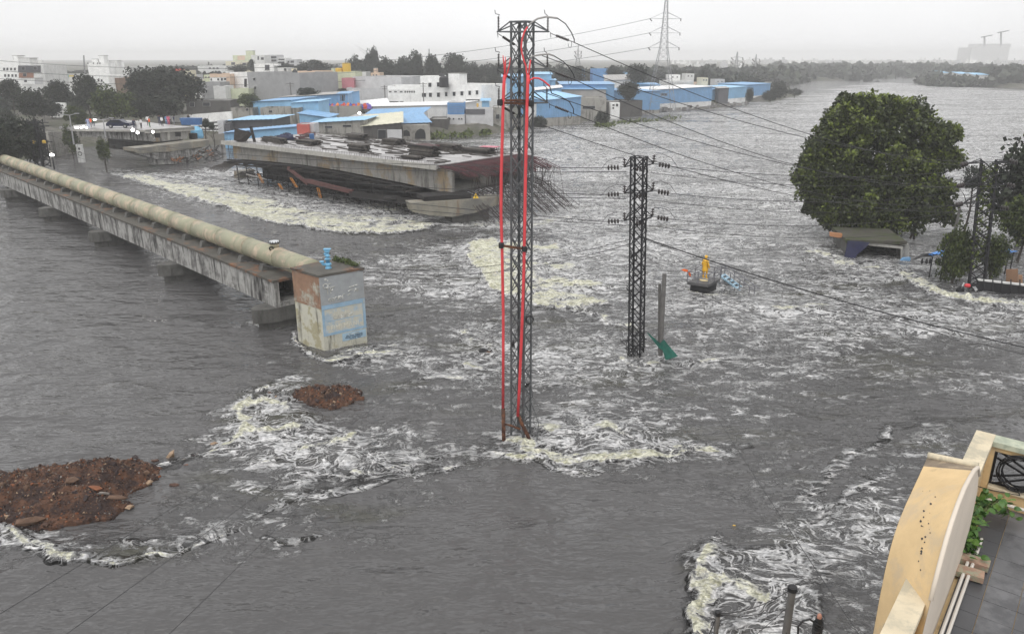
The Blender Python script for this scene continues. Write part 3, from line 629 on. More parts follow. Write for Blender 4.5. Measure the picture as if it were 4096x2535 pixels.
# ---- right tower, half grown over
T3 = W(3905, 1150); T3.z = 0
def P3(px, py, y=None): return Y(px, py, y or T3.y)
t3 = thing('lattice_tower', 'dark lattice tower overgrown with leaves beside the large round tree', 'power tower', (T3.x, T3.y, -0.3))
Z3 = P3(3960, 640).z
cor3 = lattice(t3, T3, 1.15, math.radians(20), -0.6, Z3, 12, 0.13, 0.08, M_STEEL_B, taper=0.95, lean=(P3(3957, 640).x - T3.x) / Z3)
ends3 = []
for i, (l, r) in enumerate((((3870, 655), (4035, 645)), ((3855, 740), (4025, 740)), ((3850, 815), (4000, 830)))):
    z = P3(3940, l[1] - 5).z; ring = MB()
    for k in range(4): ring.beam(cor3(k, z), cor3(k + 1, z), 0.05)
    ring.build('arm_ring', M_STEEL_B, t3)
    for sx, pt in ((-1, l), (1, r)):
        tip = P3(*pt); ks = sorted(range(4), key=lambda k: -sx * cor3(k, z).x)[:2]; arm = MB()
        for k in ks: arm.beam(cor3(k, z), tip, 0.06); arm.beam(cor3(k, min(z + 0.6, Z3)), tip, 0.05)
        arm.build('crossarm', M_STEEL_B, t3)
        st = MB().tube([tip, tip + Vector((sx * .5, -.2, -.12))], 0.03, 5).build('strain_link', M_STEEL_B, t3)
        for d in range(3): MB().lathe(tip + Vector((sx * (.05 + .18 * d), -.06 * d, -.03 * d)), [(0.06, 0), (0.2, 0.04), (0.18, 0.1), (0.06, 0.16)], 10, (sx, -.3, -.1)).build('insulator_disc', M_PORC, st, True)
        ends3.append((i, sx, tip + Vector((sx * .5, -.2, -.12))))

# ---- far pylon on the bank and more towers beyond
M_PYL = mat('pylon_grey', (0.24, 0.24, 0.25), 0.6, 0.1)
def pylon(px, pyb, depth, toppy, armpys, armw, basew, label, seed=0, body=None):
    b = Y(px, pyb, depth); g = Vector((b.x, depth, gz(b.x, depth) - .3 if False else b.z - 0.5)); zt = Y(px, toppy, depth).z
    r = thing('transmission_pylon', label, 'pylon', g, 'transmission pylons along the bank'); H_ = zt - g.z; s = depth / FPX
    wd = lambda f: basew * s * ((1 - f / 0.55) * 1.0 + f / 0.55 * 0.26 if f < 0.55 else 0.26 - 0.2 * (f - .55) / .45)
    lv = [0, .1, .2, .29, .37, .44, .5, .55, .6, .65, .7, .75, .8, .85, .9, .95, 1.0]
    C_ = lambda k, f: Vector((g.x + wd(f) / 2 * (1, 1, -1, -1)[k % 4], g.y + wd(f) / 2 * (1, -1, -1, 1)[k % 4], g.z + H_ * f))
    br = MB(); th = max(0.06, depth * 0.00016)
    for k in range(4):
        lg = MB()
        for a_, b_ in zip(lv, lv[1:]):
            lg.beam(C_(k, a_), C_(k, b_), th * 1.8); br.beam(C_(k, a_), C_(k + 1, b_), th); br.beam(C_(k + 1, a_), C_(k, b_), th); br.beam(C_(k, b_), C_(k + 1, b_), th)
        lg.build('leg', M_PYL, r)
    br.build('bracing', M_PYL, r, kind='stuff'); tips = []
    for py_ in armpys:
        z = Y(px, py_, depth).z
        for sx in (-1, 1):
            tip = Vector((g.x + sx * armw * s, g.y, z)); am = MB(); f = (z - g.z) / H_
            for k in ((0, 1) if sx > 0 else (2, 3)): am.beam(C_(k, f), tip, th * 1.3); am.beam(C_(k, min(1, f + .05)), tip, th * 1.3)
            ao = am.build('crossarm', M_PYL, r)
            MB().tube([tip, tip + Vector((-sx * .3, -1.6, -.7)) * (depth / 260)], 0.16 * depth / 260, 5).build('insulator_string', M_PORC, ao); tips.append(tip)
    return tips
tipsA = pylon(2640, 446, 258, -35, (76, 133, 192), 58, 105, 'tall grey transmission pylon standing at the flooded bank beside the blue sheds')
pylon(2311, 262, 520, 178, (207, 222), 13, 20, 'far lattice mast rising above trees between the two tall towers')
pylon(2940, 322, 640, 208, (232, 248, 262), 22, 40, 'hazy pylon in the distance beyond the last blue sheds')
pylon(3016, 318, 760, 218, (238, 252), 14, 26, 'faintest smallest pylon, in the haze beyond the others')
pylon(2935, 320, 1500, 262, (270,), 6, 10, 'tiny pylon on the skyline of the hazy city') if False else None

# ---- tower on the near end of the far-left bank
b = Y(172, 655, 118); t5 = thing('lattice_tower', 'thin dark lattice tower in front of the dense trees near the pipe end', 'power tower', (b.x, b.y, b.z - .5))
lattice(t5, (b.x, b.y, 0), 1.5, math.radians(25), b.z - .5, Y(150, 478, 118).z, 9, 0.16, 0.09, M_STEEL_B)
for py in (490, 505, 568):
    z = Y(150, py, 118).z; MB().beam((b.x - 2.2, b.y, z), (b.x + 2.0, b.y, z), 0.12).build('crossarm', M_STEEL_B, t5)
for px in (138, 177): MB().lathe(Y(px, 575, 117.3), [(0.1, 0), (0.26, .05), (0.26, .4), (0.15, 0.5)], 10).build('yellow_drum', M_YEL, t5)
T5 = (b.x, b.y)

# ---- wires
yy = TB.y + 0.5
R1 = [T1(2299, p, yy) for p in (172, 320, 458)]; e3 = {(i, s): e for i, s, e in ends3}; e2 = {(i, s): e for i, s, e in ends2}
nm3 = ('top', 'middle', 'lowest')
for i in range(3):
    wire(R1[i], e3[(i, -1)], (0.9, 1.3, 1.2)[i], 0.014, f'wire from the {nm3[i]} near crossarm of the tall grey tower to the overgrown tower', 'power lines')
    wire(R1[i] + Vector((-1.3, .5, -.5 + .0 * i)), e3[(i, 1)], (1.2, 1.3, 1.4)[i], 0.013, f'wire from the {nm3[i]} rear crossarm of the tall grey tower to the overgrown tower', 'power lines')
    wire(e2[(i, 1)], e3[(i, -1)] + Vector((-.05, -.35, -.3)), (0.5, 0.6, 0.7)[i], 0.014, f'wire from the {nm3[i]} crossarm of the black tower to the overgrown tower', 'power lines')
    wire(e2[(i, 1)] + Vector((-1.35, -.5, -.25)), e3[(i, 1)] + Vector((0, -.5, -.5)), (0.9, 1.0, 1.1)[i], 0.012, f'wire from the {nm3[i]} inner disc row of the black tower towards the overgrown tower', 'power lines')
    L0 = Vector((T5[0], T5[1], Y(150, (490, 505, 568)[i], 118).z))
    wire(e2[(i, -1)], L0, (1.5, 2.0, 1.2)[i], 0.018, f'wire from the {nm3[i]} crossarm of the black tower across the unfinished bridge', 'power lines', n=24)
    wire(e2[(i, -1)] + Vector((1.2, -.35, -.15)), L0 + Vector((0, -.6, -.4)), (1.9, 2.4, 1.7)[i], 0.016, f'second wire below the {nm3[i]} crossarm of the black tower passing the bridge', 'power lines', n=24)
for i in range(3):
    wire(tipsA[i * 2], Y(-400, (205, 250, 285)[i], 225), (9, 8, 7)[i], 0.045, f'{("highest", "middle", "lowest")[i]} long wire across the pale sky to the far pylon', 'wires across the sky', n=30)
M2 = P2(2556, 945)
wire(M2, Y(4300, 1432, 40), 0.45, 0.03, 'thick dark cable from the black tower passing over the yellow statue', 'service cables', n=24)
wire(M2 + Vector((0, .1, -.08)), Y(4300, 1462, 41), 0.5, 0.012, 'thin companion cable just under the thick one over the statue', 'service cables', n=24)
BL = Vector((-11.0, 45.3, 4.98))
wire(P2(2520, 958), BL + Vector((1.4, 0, 0)), 0.75, 0.014, 'upper cable drooping between the black tower and the concrete valve chamber', 'service cables')
wire(P2(2520, 975), BL + Vector((1.2, -.3, -.02)), 0.98, 0.014, 'lower cable drooping between the black tower and the concrete valve chamber', 'service cables')
wire(BL + Vector((-1.6, -.4, 0)), Y(965, 1040, 50), 0.14, 0.02, 'short black cable looped from the valve chamber roof to the pipe girder', 'service cables')
wire(P2(2520, 1055), Y(1500, 1255, 44), 0.2, 0.009, 'faint low cable from the black tower towards the foot of the valve chamber', 'service cables')
wire(Y(2755, 1485, 36), Y(3560, 2720, 13), 0.12, 0.008, 'thin wire slanting down beside the cream terrace', 'wires over the near water')
for k, (p, q_) in enumerate((((-60, 2490), (1460, 1530)), ((230, 2560), (1790, 1400)), ((640, 2570), (1440, 1760)))):
    wire(Y(*p, 13.5), Y(*q_, 33), 0.12, 0.006, ('slanting wire passing over the big soil heap', 'slanting wire between the soil heap and the bottom wire, reaching farthest', 'slanting wire lowest over the near water')[k], 'wires over the near water')
for k, (p, q_) in enumerate((((2740, 1148), (4250, 1330)), ((2600, 1120), (4250, 1600)), ((2850, 1400), (4250, 1640)))):
    wire(Y(*p, 44), Y(*q_, 36), 0.25, 0.008, ('thin wire crossing just below the statue railing', 'thin wire running under the statue platform to the frame edge', 'lowest thin wire over the open water near the terrace')[k], 'thin low wires')
# ================================================================== PIPELINE, VALVE CHAMBER
M_CONC = mat('stained_concrete', (0.34, 0.335, 0.32), 0.85, 0.25, 1.2, stain=0.92, stain_col=(0.025, 0.023, 0.022), col2=(0.16, 0.155, 0.15), patch=0.5, pscale=0.9, sscale=1.6, bump=0.2)
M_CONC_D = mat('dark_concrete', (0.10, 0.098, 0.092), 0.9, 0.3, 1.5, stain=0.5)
M_DECKT = mat('mossy_girder_top', (0.085, 0.08, 0.07), 0.85, 0.3, 1.0, col2=(0.20, 0.10, 0.055), patch=0.35, pscale=0.7)
M_PIPE = mat('pipe_paint', (0.42, 0.345, 0.255), 0.6, 0.2, 1.4, stain=0.6, stain_col=(0.17, 0.175, 0.125), col2=(0.29, 0.285, 0.20), patch=0.8, pscale=0.9, sscale=1.8, bump=0.2)
M_BLUE = mat('blue_valve_paint', (0.16, 0.40, 0.60), 0.5, 0.15, 4, stain=0.15)
M_PLANT = leafmat('weed_leaf', (0.03, 0.05, 0.015), (0.12, 0.15, 0.05))
BF = Vector((-15.35, 48.15, 0)); BE = Vector((-74.0, 108.6, 0)); bd = (BE - BF).normalized(); bn = Vector((-bd.y, bd.x, 0))
if bn.y < 0: bn = -bn                                        # away from the camera
ZB, ZTp, BW = 1.5, 3.35, 2.5
pb = thing('pipe_bridge', 'long stained concrete girder carrying the water pipe low above the flood', 'pipe bridge', (BF.x, BF.y, 0))
Lb = (BE - BF).length
def PB(u, v, z): return BF + bd * u + bn * v + Vector((0, 0, z))
nsp = 5
for i in range(nsp):
    u0, u1 = Lb * i / nsp + (0.04 if i else 0), Lb * (i + 1) / nsp - 0.04
    mb = MB()
    mb.hexa([PB(u0, 0, ZB), PB(u1, 0, ZB), PB(u1, .28, ZB), PB(u0, .28, ZB), PB(u0, 0, ZTp - .16), PB(u1, 0, ZTp - .16), PB(u1, .28, ZTp - .16), PB(u0, .28, ZTp - .16)])
    mb.hexa([PB(u0, BW - .28, ZB), PB(u1, BW - .28, ZB), PB(u1, BW, ZB), PB(u0, BW, ZB), PB(u0, BW - .28, ZTp - .16), PB(u1, BW - .28, ZTp - .16), PB(u1, BW, ZTp - .16), PB(u0, BW, ZTp - .16)])
    mb.hexa([PB(u0 + .01, .28, ZB + .003), PB(u1, .28, ZB + .003), PB(u1, BW - .28, ZB + .003), PB(u0 + .01, BW - .28, ZB + .003), PB(u0 + .01, .28, ZB + .3), PB(u1, .28, ZB + .3), PB(u1, BW - .28, ZB + .3), PB(u0 + .01, BW - .28, ZB + .3)])
    mb.build('girder', M_CONC, pb)
    MB().hexa([PB(u0, -.1, ZTp - .157), PB(u1, -.1, ZTp - .157), PB(u1, BW + .1, ZTp - .157), PB(u0, BW + .1, ZTp - .157), PB(u0, -.1, ZTp), PB(u1, -.1, ZTp), PB(u1, BW + .1, ZTp), PB(u0, BW + .1, ZTp)]).build('girder_top', M_DECKT, pb)
    # pier cap with rounded nose under the joint
    uc = Lb * i / nsp + (0.9 if i == 0 else 0)
    pl = [PB(uc + 1.0 * math.cos(t), BW / 2 - (2.3 if math.sin(t) >= 0 else -2.0) * 0 + 2.6 * math.sin(t), 0) for t in [k * math.pi / 8 for k in range(16)]]
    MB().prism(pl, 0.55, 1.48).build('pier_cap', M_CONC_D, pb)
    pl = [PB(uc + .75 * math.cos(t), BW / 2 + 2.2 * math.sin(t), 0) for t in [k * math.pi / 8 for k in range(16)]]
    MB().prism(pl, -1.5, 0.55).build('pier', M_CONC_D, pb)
ns = 26
for i in range(ns):
    u = 3.0 + (Lb - 4) * i / (ns - 1)
    MB().hexa([PB(u - .25, .55, ZTp), PB(u + .25, .55, ZTp), PB(u + .25, 2.3, ZTp), PB(u - .25, 2.3, ZTp), PB(u - .22, .7, ZTp + .42), PB(u + .22, .7, ZTp + .42), PB(u + .22, 2.2, ZTp + .42), PB(u - .22, 2.2, ZTp + .42)]).build('saddle_block', M_CONC_D, pb)
PR, PZ, PV = 0.66, ZTp + .95, 1.42
wp = thing('water_pipe', 'huge cream and greenish steel water pipe lying along the concrete girder', 'water pipe', PB(0, PV, PZ))
npc = 20
for i in range(npc):
    u0, u1 = -2.6 + (Lb + 2.6) * i / npc, -2.6 + (Lb + 2.6) * (i + 1) / npc
    MB().tube([PB(u, PV, PZ) for u in (u0, (u0 + u1) / 2, u1)], PR, 28).build('pipe_length', M_PIPE, wp, True)
    if i: MB().tube([PB(u, PV, PZ) for u in (u0 - .05, u0 + .05)], PR + .04, 28).build('weld_band', M_PIPE, wp, True)
c = PB(2.3, PV, PZ + PR - .05); mh = thing('manhole', 'capped manhole stub with bolted rim on top of the water pipe', 'manhole', c)
MB().lathe(c, [(0.30, 0), (0.30, .32)], 20).build('neck', M_PIPE, mh, True); MB().lathe(c + Vector((0, 0, .323)), [(0.36, 0), (0.36, .07)], 20).build('flange', M_STEEL_D, mh)
MB().lathe(c + Vector((0, 0, .395)), [(0.35, 0), (0.33, .06), (0.0, .07)], 20).build('lid', mat('pale_lid', (0.5, 0.52, 0.54), 0.5), mh)
for k in range(12):
    t = k * math.pi / 6; MB().lathe(c + Vector((.335 * math.cos(t), .335 * math.sin(t), .39)), [(0.028, 0), (0.028, .08)], 6).build('bolt', M_STEEL_D, mh)
single(coil(c + Vector((-.1, -.42, .05)), 0.13, 2, 0.035, 0.3), 'tyre_ring', M_BLACK, 'small black ring hanging at the manhole on the pipe', 'ring')

# ---- valve chamber
CH = [Vector((-11.40, 44.07, 0)), Vector((-9.12, 45.80, 0)), Vector((-11.25, 48.0, 0)), Vector((-13.45, 45.80, 0))]; ZC = 4.86
M_CH1 = mat('rust_stained_render', (0.27, 0.165, 0.11), 0.85, 0.2, 1.2, stain=0.5, col2=(0.40, 0.39, 0.33), patch=0.35, pscale=0.8, sscale=1.3, bump=0.15)
M_CHW = mat('pale_stained_render', (0.52, 0.51, 0.43), 0.85, 0.15, 1.2, stain=0.58, stain_col=(0.05, 0.042, 0.035), col2=(0.36, 0.33, 0.22), patch=0.5, pscale=1.2, sscale=1.8, bump=0.12)
M_CHG = mat('grey_painted_panel', (0.31, 0.325, 0.335), 0.8, 0.12, 2, stain=0.2, stain_col=(0.45, 0.45, 0.43))
M_CHB = mat('faded_blue_paint', (0.27, 0.40, 0.52), 0.8, 0.15, 2, stain=0.45, stain_col=(0.5, 0.48, 0.40))
M_INK = mat('dark_lettering', (0.03, 0.045, 0.08), 0.8, 0.2, 8.0); M_WHT = mat('white_lettering', (0.78, 0.78, 0.75), 0.8, 0.15, 8.0, col2=(0.36, 0.36, 0.33), patch=0.8, pscale=4)
vc = thing('valve_chamber', 'square concrete valve chamber at the pipe end with faded blue painted lettering', 'valve chamber', CH[0])
def inset(o): 
    c = sum(CH, Vector()) / 4; return [c + (p - c) * (1 + o) for p in CH]
# rusty face (0-3) thin plaster coats are separate pieces over the core
MB().prism(CH, -1.5, 2.72).build('lower_wall', M_CHW, vc)
MB().prism(inset(0.012), 2.72, ZC - .14).build('upper_wall', M_CH1, vc)
MB().prism(inset(0.05), ZC - .137, ZC).build('roof_slab', M_DECKT, vc)
fx = (CH[1] - CH[0]); FL = fx.length; fx.normalize(); fnn = Vector((fx.y, -fx.x, 0))
def FP(s, z, d=0.02): return CH[0] + fx * (s * FL) + Vector((0, 0, z)) + fnn * d
def panel(s0, s1, z0, z1, name, m, d0=0.0, d1=0.02):
    return MB().hexa([FP(s0, z0, d1), FP(s1, z0, d1), FP(s1, z0, d0), FP(s0, z0, d0), FP(s0, z1, d1), FP(s1, z1, d1), FP(s1, z1, d0), FP(s0, z1, d0)]).build(name, m, vc)
panel(-.005, 1.0, 2.95, ZC - .16, 'grey_panel', M_CHG, .01, .036)
panel(.0, 1.0, 2.66, 2.94, 'blue_band', M_CHB, .01, .03)
panel(.0, .06, 1.15, 2.64, 'blue_border', M_CHB, .0, .012); panel(.94, 1.0, 1.15, 2.64, 'blue_border', M_CHB, .0, .012); panel(.0, 1.0, 0.98, 1.145, 'blue_border', M_CHB, .0, .012)
panel(.10, .90, 1.85, 1.90, 'ruled_line', M_CHB, .0, .010)
panel(.42, .98, 0.42, 0.92, 'notice_board', mat('blue_notice', (0.33, 0.47, 0.58), 0.7, 0.1), .0, .012)
def lettering(txt, s, z, size, m, d, parent):
    cu = bpy.data.curves.new('lettering', 'FONT'); cu.body = txt; cu.size = size; cu.extrude = 0.006; cu.align_x = 'CENTER'; cu.resolution_u = 2
    tmp = bpy.data.objects.new('tmp_lettering', cu); COL.objects.link(tmp); bpy.context.view_layer.update()
    me = bpy.data.meshes.new_from_object(tmp.evaluated_get(bpy.context.evaluated_depsgraph_get())); bpy.data.objects.remove(tmp)
    R = Matrix((fx, Vector((0, 0, 1)), fnn)).transposed().to_4x4(); R.translation = FP(s, z, d) - Vector(parent['_w'])
    me.transform(R); me.materials.clear(); me.materials.append(m); o = bpy.data.objects.new('lettering', me); COL.objects.link(o); o.parent = parent; o['_w'] = parent['_w']; return o
def strokes(paths, s0, z0, sc, m, d=0.045, r=0.03):      # painted hand lettering in curved strokes
    mb = MB()
    for pth in paths: mb.tube([FP(s0 + x * sc / FL, z0 + y * sc, d) for x, y in pth], r, 4)
    return mb.build('painted_lettering', m, vc)
arc = lambda cx, cy_, r, a, b, n=7: [(cx + r * math.cos(math.radians(a + (b - a) * i / n)), cy_ + r * math.sin(math.radians(a + (b - a) * i / n))) for i in range(n + 1)]
strokes([arc(0, 0, .35, 20, 330), [(.35, -.1), (.5, .2), (.8, .25)], [(.3, .7), (.5, .8)], arc(.1, .95, .12, 0, 330)], .12, 4.12, .42, M_WHT)
strokes([[(0, 0), (0, 1)], [(-.35, .95), (.35, .95)], [(.5, 0), (.5, .95)], arc(.62, .7, .25, 90, -90), [(.8, .95), (1.2, .95)]], .16, 3.62, .4, M_WHT)
strokes([arc(0, 0, .25, 60, 330), arc(.55, 0, .25, 0, 350), arc(1.15, .05, .28, 200, -60), [(1.5, -.2), (1.6, .5)], arc(1.85, .2, .2, 0, 350), [(2.3, -.2), (2.3, .5), (2.7, .5)], [(3.2, .2), (3.7, .45)]], .20, 3.22, .36, M_WHT)
strokes([[(0, .3), (.4, .5), (.8, .45)], [(1.0, .1), (1.3, .6)], arc(1.5, .3, .2, 90, 400), [(.2, .9), (1.6, 1.1)]], .62, 3.42, .4, M_WHT)
panel(.062, .938, 1.147, 2.64, 'blue_field', mat('worn_blue_field', (0.36, 0.45, 0.52), 0.8, 0.15, 2, stain=0.3, stain_col=(0.42, 0.41, 0.33), col2=(0.50, 0.49, 0.42), patch=0.8, pscale=1.6), .0, .009)
M_PALE = mat('pale_lettering', (0.66, 0.64, 0.55), 0.8, 0.15, 6.0, col2=(0.50, 0.50, 0.44), patch=0.7, pscale=3)
lettering('H  T', .42, 2.24, .50, M_PALE, .016, vc); lettering('CAEBDE', .47, 1.93, .36, M_WHT, .016, vc); lettering('FIMI MANI', .5, 1.30, .42, M_PALE, .016, vc)
lettering('cmuouets', .68, .76, .19, M_WHT, .018, vc); lettering('SPILL BULA TRAINING', .70, .66, .115, M_INK, .018, vc); lettering('KELLER  KONDIZIRPUR', .69, .56, .115, M_INK, .018, vc); lettering('PASSAGE  808 E', .72, .46, .115, M_INK, .018, vc)
# blue air valve on the roof
c = Y(1312, 1052, 45.6); c.z = ZC
av = thing('air_valve', 'bright blue painted valve standing on the chamber roof', 'valve', c)
MB().lathe(c, [(0.20, 0), (0.20, .05), (0.15, .06), (0.17, .18), (0.21, .26), (0.17, .34)], 16).build('base', M_BLUE, av, True)
MB().lathe(c + Vector((0, 0, .34)), [(0.12, 0), (0.12, .22), (0.19, .225), (0.19, .265), (0.12, .27), (0.10, .42)], 16).build('body', M_BLUE, av, True)
MB().tube([c + Vector((-.12, -.05, .25)), c + Vector((-.28, -.08, .28)), c + Vector((-.34, -.1, .42))], 0.09, 12).build('elbow', M_BLUE, av, True); MB().lathe(c + Vector((-.345, -.1, .42)), [(0.14, 0), (0.14, .05)], 14).build('elbow_flange', M_BLUE, av)
MB().lathe(c + Vector((0, 0, .76)), [(0.17, 0), (0.17, .04), (0.10, .05), (0.10, .24), (0.15, .25), (0.15, .29)], 14).build('neck', M_BLUE, av, True)
MB().tube([c + Vector((0, 0, .9)), c + Vector((-.2, -.04, .9))], 0.07, 10).build('side_port', M_BLUE, av, True)
MB().hexa([c + Vector(v) for v in ((-.12, -.12, 1.05), (.12, -.12, 1.05), (.12, .12, 1.05), (-.12, .12, 1.05), (-.2, -.14, 1.22), (.24, -.14, 1.22), (.24, .14, 1.22), (-.2, .14, 1.22))]).build('hood', M_BLUE, av)
def tuft_mesh(name, n, seed, spread, hh, leaf, m):
    q = random.Random(seed); mb = MB(); tint = []
    for i in range(n):
        p = spread(q); d = Vector((q.gauss(0, 1), q.gauss(0, 1), q.uniform(.2, 1.6))).normalized(); l = leaf * q.uniform(.6, 1.4); s = d.cross(Vector((q.uniform(-1, 1), q.uniform(-1, 1), .3))).normalized() * l * .28
        z = Vector(p) + Vector((0, 0, q.uniform(0, hh))); mb.add([z, z + d * l * .5 + s, z + d * l, z + d * l * .5 - s], [(0, 1, 2, 3)]); tint.append(q.random())
    return mb, tint
def build_leaves(mb, tint, name, m, parent=None, **k):
    o = mb.build(name, m, parent, **k); at = o.data.attributes.new('tint', 'FLOAT', 'FACE'); at.data.foreach_set('value', tint); return o
def roofspread(q):
    t = q.random(); v = q.random() * .22; return CH[2].lerp(CH[1], t).lerp(sum(CH, Vector()) / 4, v + (.1 if t < .3 else 0)) + Vector((0, 0, ZC))
mb, tn = tuft_mesh('w', 420, 3, roofspread, .18, .16, M_PLANT); o = build_leaves(mb, tn, 'roof_weeds', M_PLANT); tag(o, 'green weeds growing along the back edge of the chamber roof', 'weeds')
# ================================================================== UNFINISHED BRIDGE
M_BR = mat('bridge_concrete', (0.25, 0.243, 0.228), 0.85, 0.22, 0.8, stain=0.72, stain_col=(0.07, 0.065, 0.06), col2=(0.25, 0.19, 0.12), patch=0.5, pscale=0.28, sscale=1.3, bump=0.1)
M_SLAB = mat('wet_deck_concrete', (0.42, 0.41, 0.41), 0.45, 0.2, 0.4, col2=(0.27, 0.26, 0.26), patch=0.6, pscale=0.3)
M_KERB = mat('deck_edge_concrete', (0.36, 0.35, 0.325), 0.8, 0.2, 2.0, stain=0.45)
M_CAP = mat('rust_streaked_cap', (0.24, 0.225, 0.185), 0.85, 0.2, 1.0, stain=0.55, stain_col=(0.17, 0.09, 0.045), col2=(0.17, 0.165, 0.15), patch=0.6, pscale=0.35, sscale=1.6)
M_REB = mat('rebar', (0.035, 0.026, 0.026), 0.75, 0.3, 4.0); M_REBR = mat('red_rebar', (0.075, 0.016, 0.022), 0.75, 0.3, 4.0)
M_TIM = mat('wet_timber', (0.055, 0.048, 0.043), 0.85, 0.4, 2.5); M_TIMD = mat('black_timber', (0.02, 0.018, 0.018), 0.85, 0.4, 2.0)
M_STR = mat('red_brown_girder', (0.10, 0.045, 0.042), 0.7, 0.3, 1.5); M_ORG = mat('orange_steel', (0.42, 0.17, 0.03), 0.6, 0.2, 3.0)
NL = W(892, 564, 6.0); NL.z = 0; eu = Vector((.778, -.627, 0)); ev = Vector((.627, .778, 0))
def B(u, w, z): return NL + eu * u + ev * w + Vector((0, 0, z))
def hex_uwz(mb, u0, u1, w0, w1, z0, z1):
    return mb.hexa([B(u0, w0, z0), B(u1, w0, z0), B(u1, w1, z0), B(u0, w1, z0), B(u0, w0, z1), B(u1, w0, z1), B(u1, w1, z1), B(u0, w1, z1)])
def soff(u): 
    pts = ((-1, 3.5), (10, 3.85), (17, 3.98), (24, 3.9), (30, 3.65), (36, 3.4), (43, 2.95))
    for (a, za), (b, zb) in zip(pts, pts[1:]):
        if u <= b: return za + (zb - za) * (u - a) / (b - a)
    return 2.95
br = thing('unfinished_bridge', 'long concrete bridge span left unfinished with bare reinforcing bars at its broken end', 'bridge', B(0, 0, 0))
LB = 41.3
hex_uwz(MB(), 0, LB, 0.02, 14.9, 5.62, 6.0).build('deck_slab', M_SLAB, br)
hex_uwz(MB(), -.5, LB, -.06, .016, 5.5, 6.05).build('deck_edge', M_KERB, br); hex_uwz(MB(), 0, LB, 14.9, 15.0, 5.5, 6.05).build('deck_edge', M_KERB, br)
def web(w0, w1, name):
    us = [1.0, 5, 10, 14, 17, 21, 24, 27, 30, 33, 36, 39, 42.8]; mb = MB()
    for a, b in zip(us, us[1:]):
        tp = 5.617
        mb.hexa([B(a, w0, soff(a)), B(b, w0, soff(b)), B(b, w1, soff(b)), B(a, w1, soff(a)), B(a, w0, tp), B(b, w0, tp), B(b, w1, tp), B(a, w1, tp)])
    return mb.build(name, M_BR, br)
web(.8, 1.25, 'web_wall'); web(6.9, 7.3, 'web_wall'); web(13.6, 14.1, 'web_wall')
us = [1.0, 10, 17, 24, 30, 36, 42.8]; mb = MB()
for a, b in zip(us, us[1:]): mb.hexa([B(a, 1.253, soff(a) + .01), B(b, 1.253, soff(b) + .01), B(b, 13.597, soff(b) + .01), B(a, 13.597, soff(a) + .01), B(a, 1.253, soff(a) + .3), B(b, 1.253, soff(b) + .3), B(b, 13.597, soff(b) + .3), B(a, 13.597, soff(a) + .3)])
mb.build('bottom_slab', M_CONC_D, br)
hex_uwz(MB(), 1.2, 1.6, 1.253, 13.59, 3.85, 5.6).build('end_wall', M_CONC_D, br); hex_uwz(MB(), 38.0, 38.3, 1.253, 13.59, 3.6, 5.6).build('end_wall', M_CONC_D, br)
q = random.Random(11)
st = MB()
for i in range(int(LB / .3)):
    for w in (.1, 14.8):
        if q.random() < .9: st.beam(B(.2 + i * .3, w, 5.98), B(.2 + i * .3 + q.uniform(-.04, .04), w, 6.28 + q.uniform(0, .14)), .03)
for w in (.12, 14.82): st.beam(B(3, w, 6.3), B(LB, w, 6.3), .025)
st.build('starter_bars', M_REB, br, kind='stuff')
for i in range(90):                                   # top mat, fanning from the broken edge
    w = .2 + 14.6 * i / 89; L_ = 4.6 + q.uniform(-.7, .7) + (i / 89) * 0.7; dz = -.75 - (i / 89) * .35 + q.uniform(-.15, .15)
    for lay in ((0,) if i % 2 else (0, 1)):
        z = 5.92 - .2 * lay; a = B(LB - .2, w + .05 * lay, z); c = B(LB + L_ * .55, w + q.uniform(-.06, .06), z + dz * .25); d = B(LB + L_, w + q.uniform(-.12, .12) + .1, z + dz)
        MB().tube([a, c, d], .032, 4).build('reinforcing_bar', M_REBR if (i * 7) % 3 else M_REB, br)
for u_, w0, w1, z in ((1.9, .1, 14.5, 5.8), (3.2, .0, 15.6, 5.55), (.5, .1, 14.8, 5.97)):
    MB().tube([B(LB + u_, w0, z), B(LB + u_ + .1, w1, z - .08)], .03, 4).build('cross_bar', M_REB, br)
for i in range(84):                                   # lower mat, drooping to the water
    w = 1.4 + 14.2 * i / 83; z0 = 3.25 + q.uniform(-.1, .1); L_ = 5.6 + q.uniform(-.8, .9) + i * .012
    a = B(LB + 1.0, w, z0); c = B(LB + 1.0 + L_ * .4, w + q.uniform(-.1, .1), z0 - .55); d = B(LB + 1.0 + L_, w + q.uniform(-.25, .25), .25 + q.uniform(-.3, .45))
    MB().tube([a, c, d], .034, 4).build('reinforcing_bar', M_REB, br)
tie = MB()
for k in range(110):
    u_ = LB + q.uniform(1.2, 5.6); w = q.uniform(3, 15.5); tie.tube([B(u_, w, 5.55 - (u_ - LB) * .12), B(u_ + q.uniform(-1.2, 1.0), w + q.uniform(-1.2, 1.2), 3.1 - (u_ - LB) * .35)], .022, 4)
for k in range(7): tie.tube([B(LB + 1.6 + k * .75, 1.4, 3.0 - k * .28), B(LB + 1.6 + k * .75, 15.4, 3.0 - k * .28)], .018, 4)
tie.build('tie_bars', M_REB, br, kind='stuff')
for w, u_ in ((12.4, 3.9), (14.3, 4.6)): MB().tube([B(LB + u_, w, 5.5), B(LB + u_ - 1.2, w, 2.6)], .03, 5).build('upright_bar', M_REB, br)
lb = MB()                                             # cage of bars at the other end
for k in range(40):
    w = q.uniform(.5, 6); u_ = q.uniform(-1.4, .7); lb.tube([B(u_, w, 5.8), B(u_ - q.uniform(-.2, .5), w, 3.0 + q.uniform(-.4, .4))], .025, 4)
lb.build('bar_cage', M_REB, br, kind='stuff')

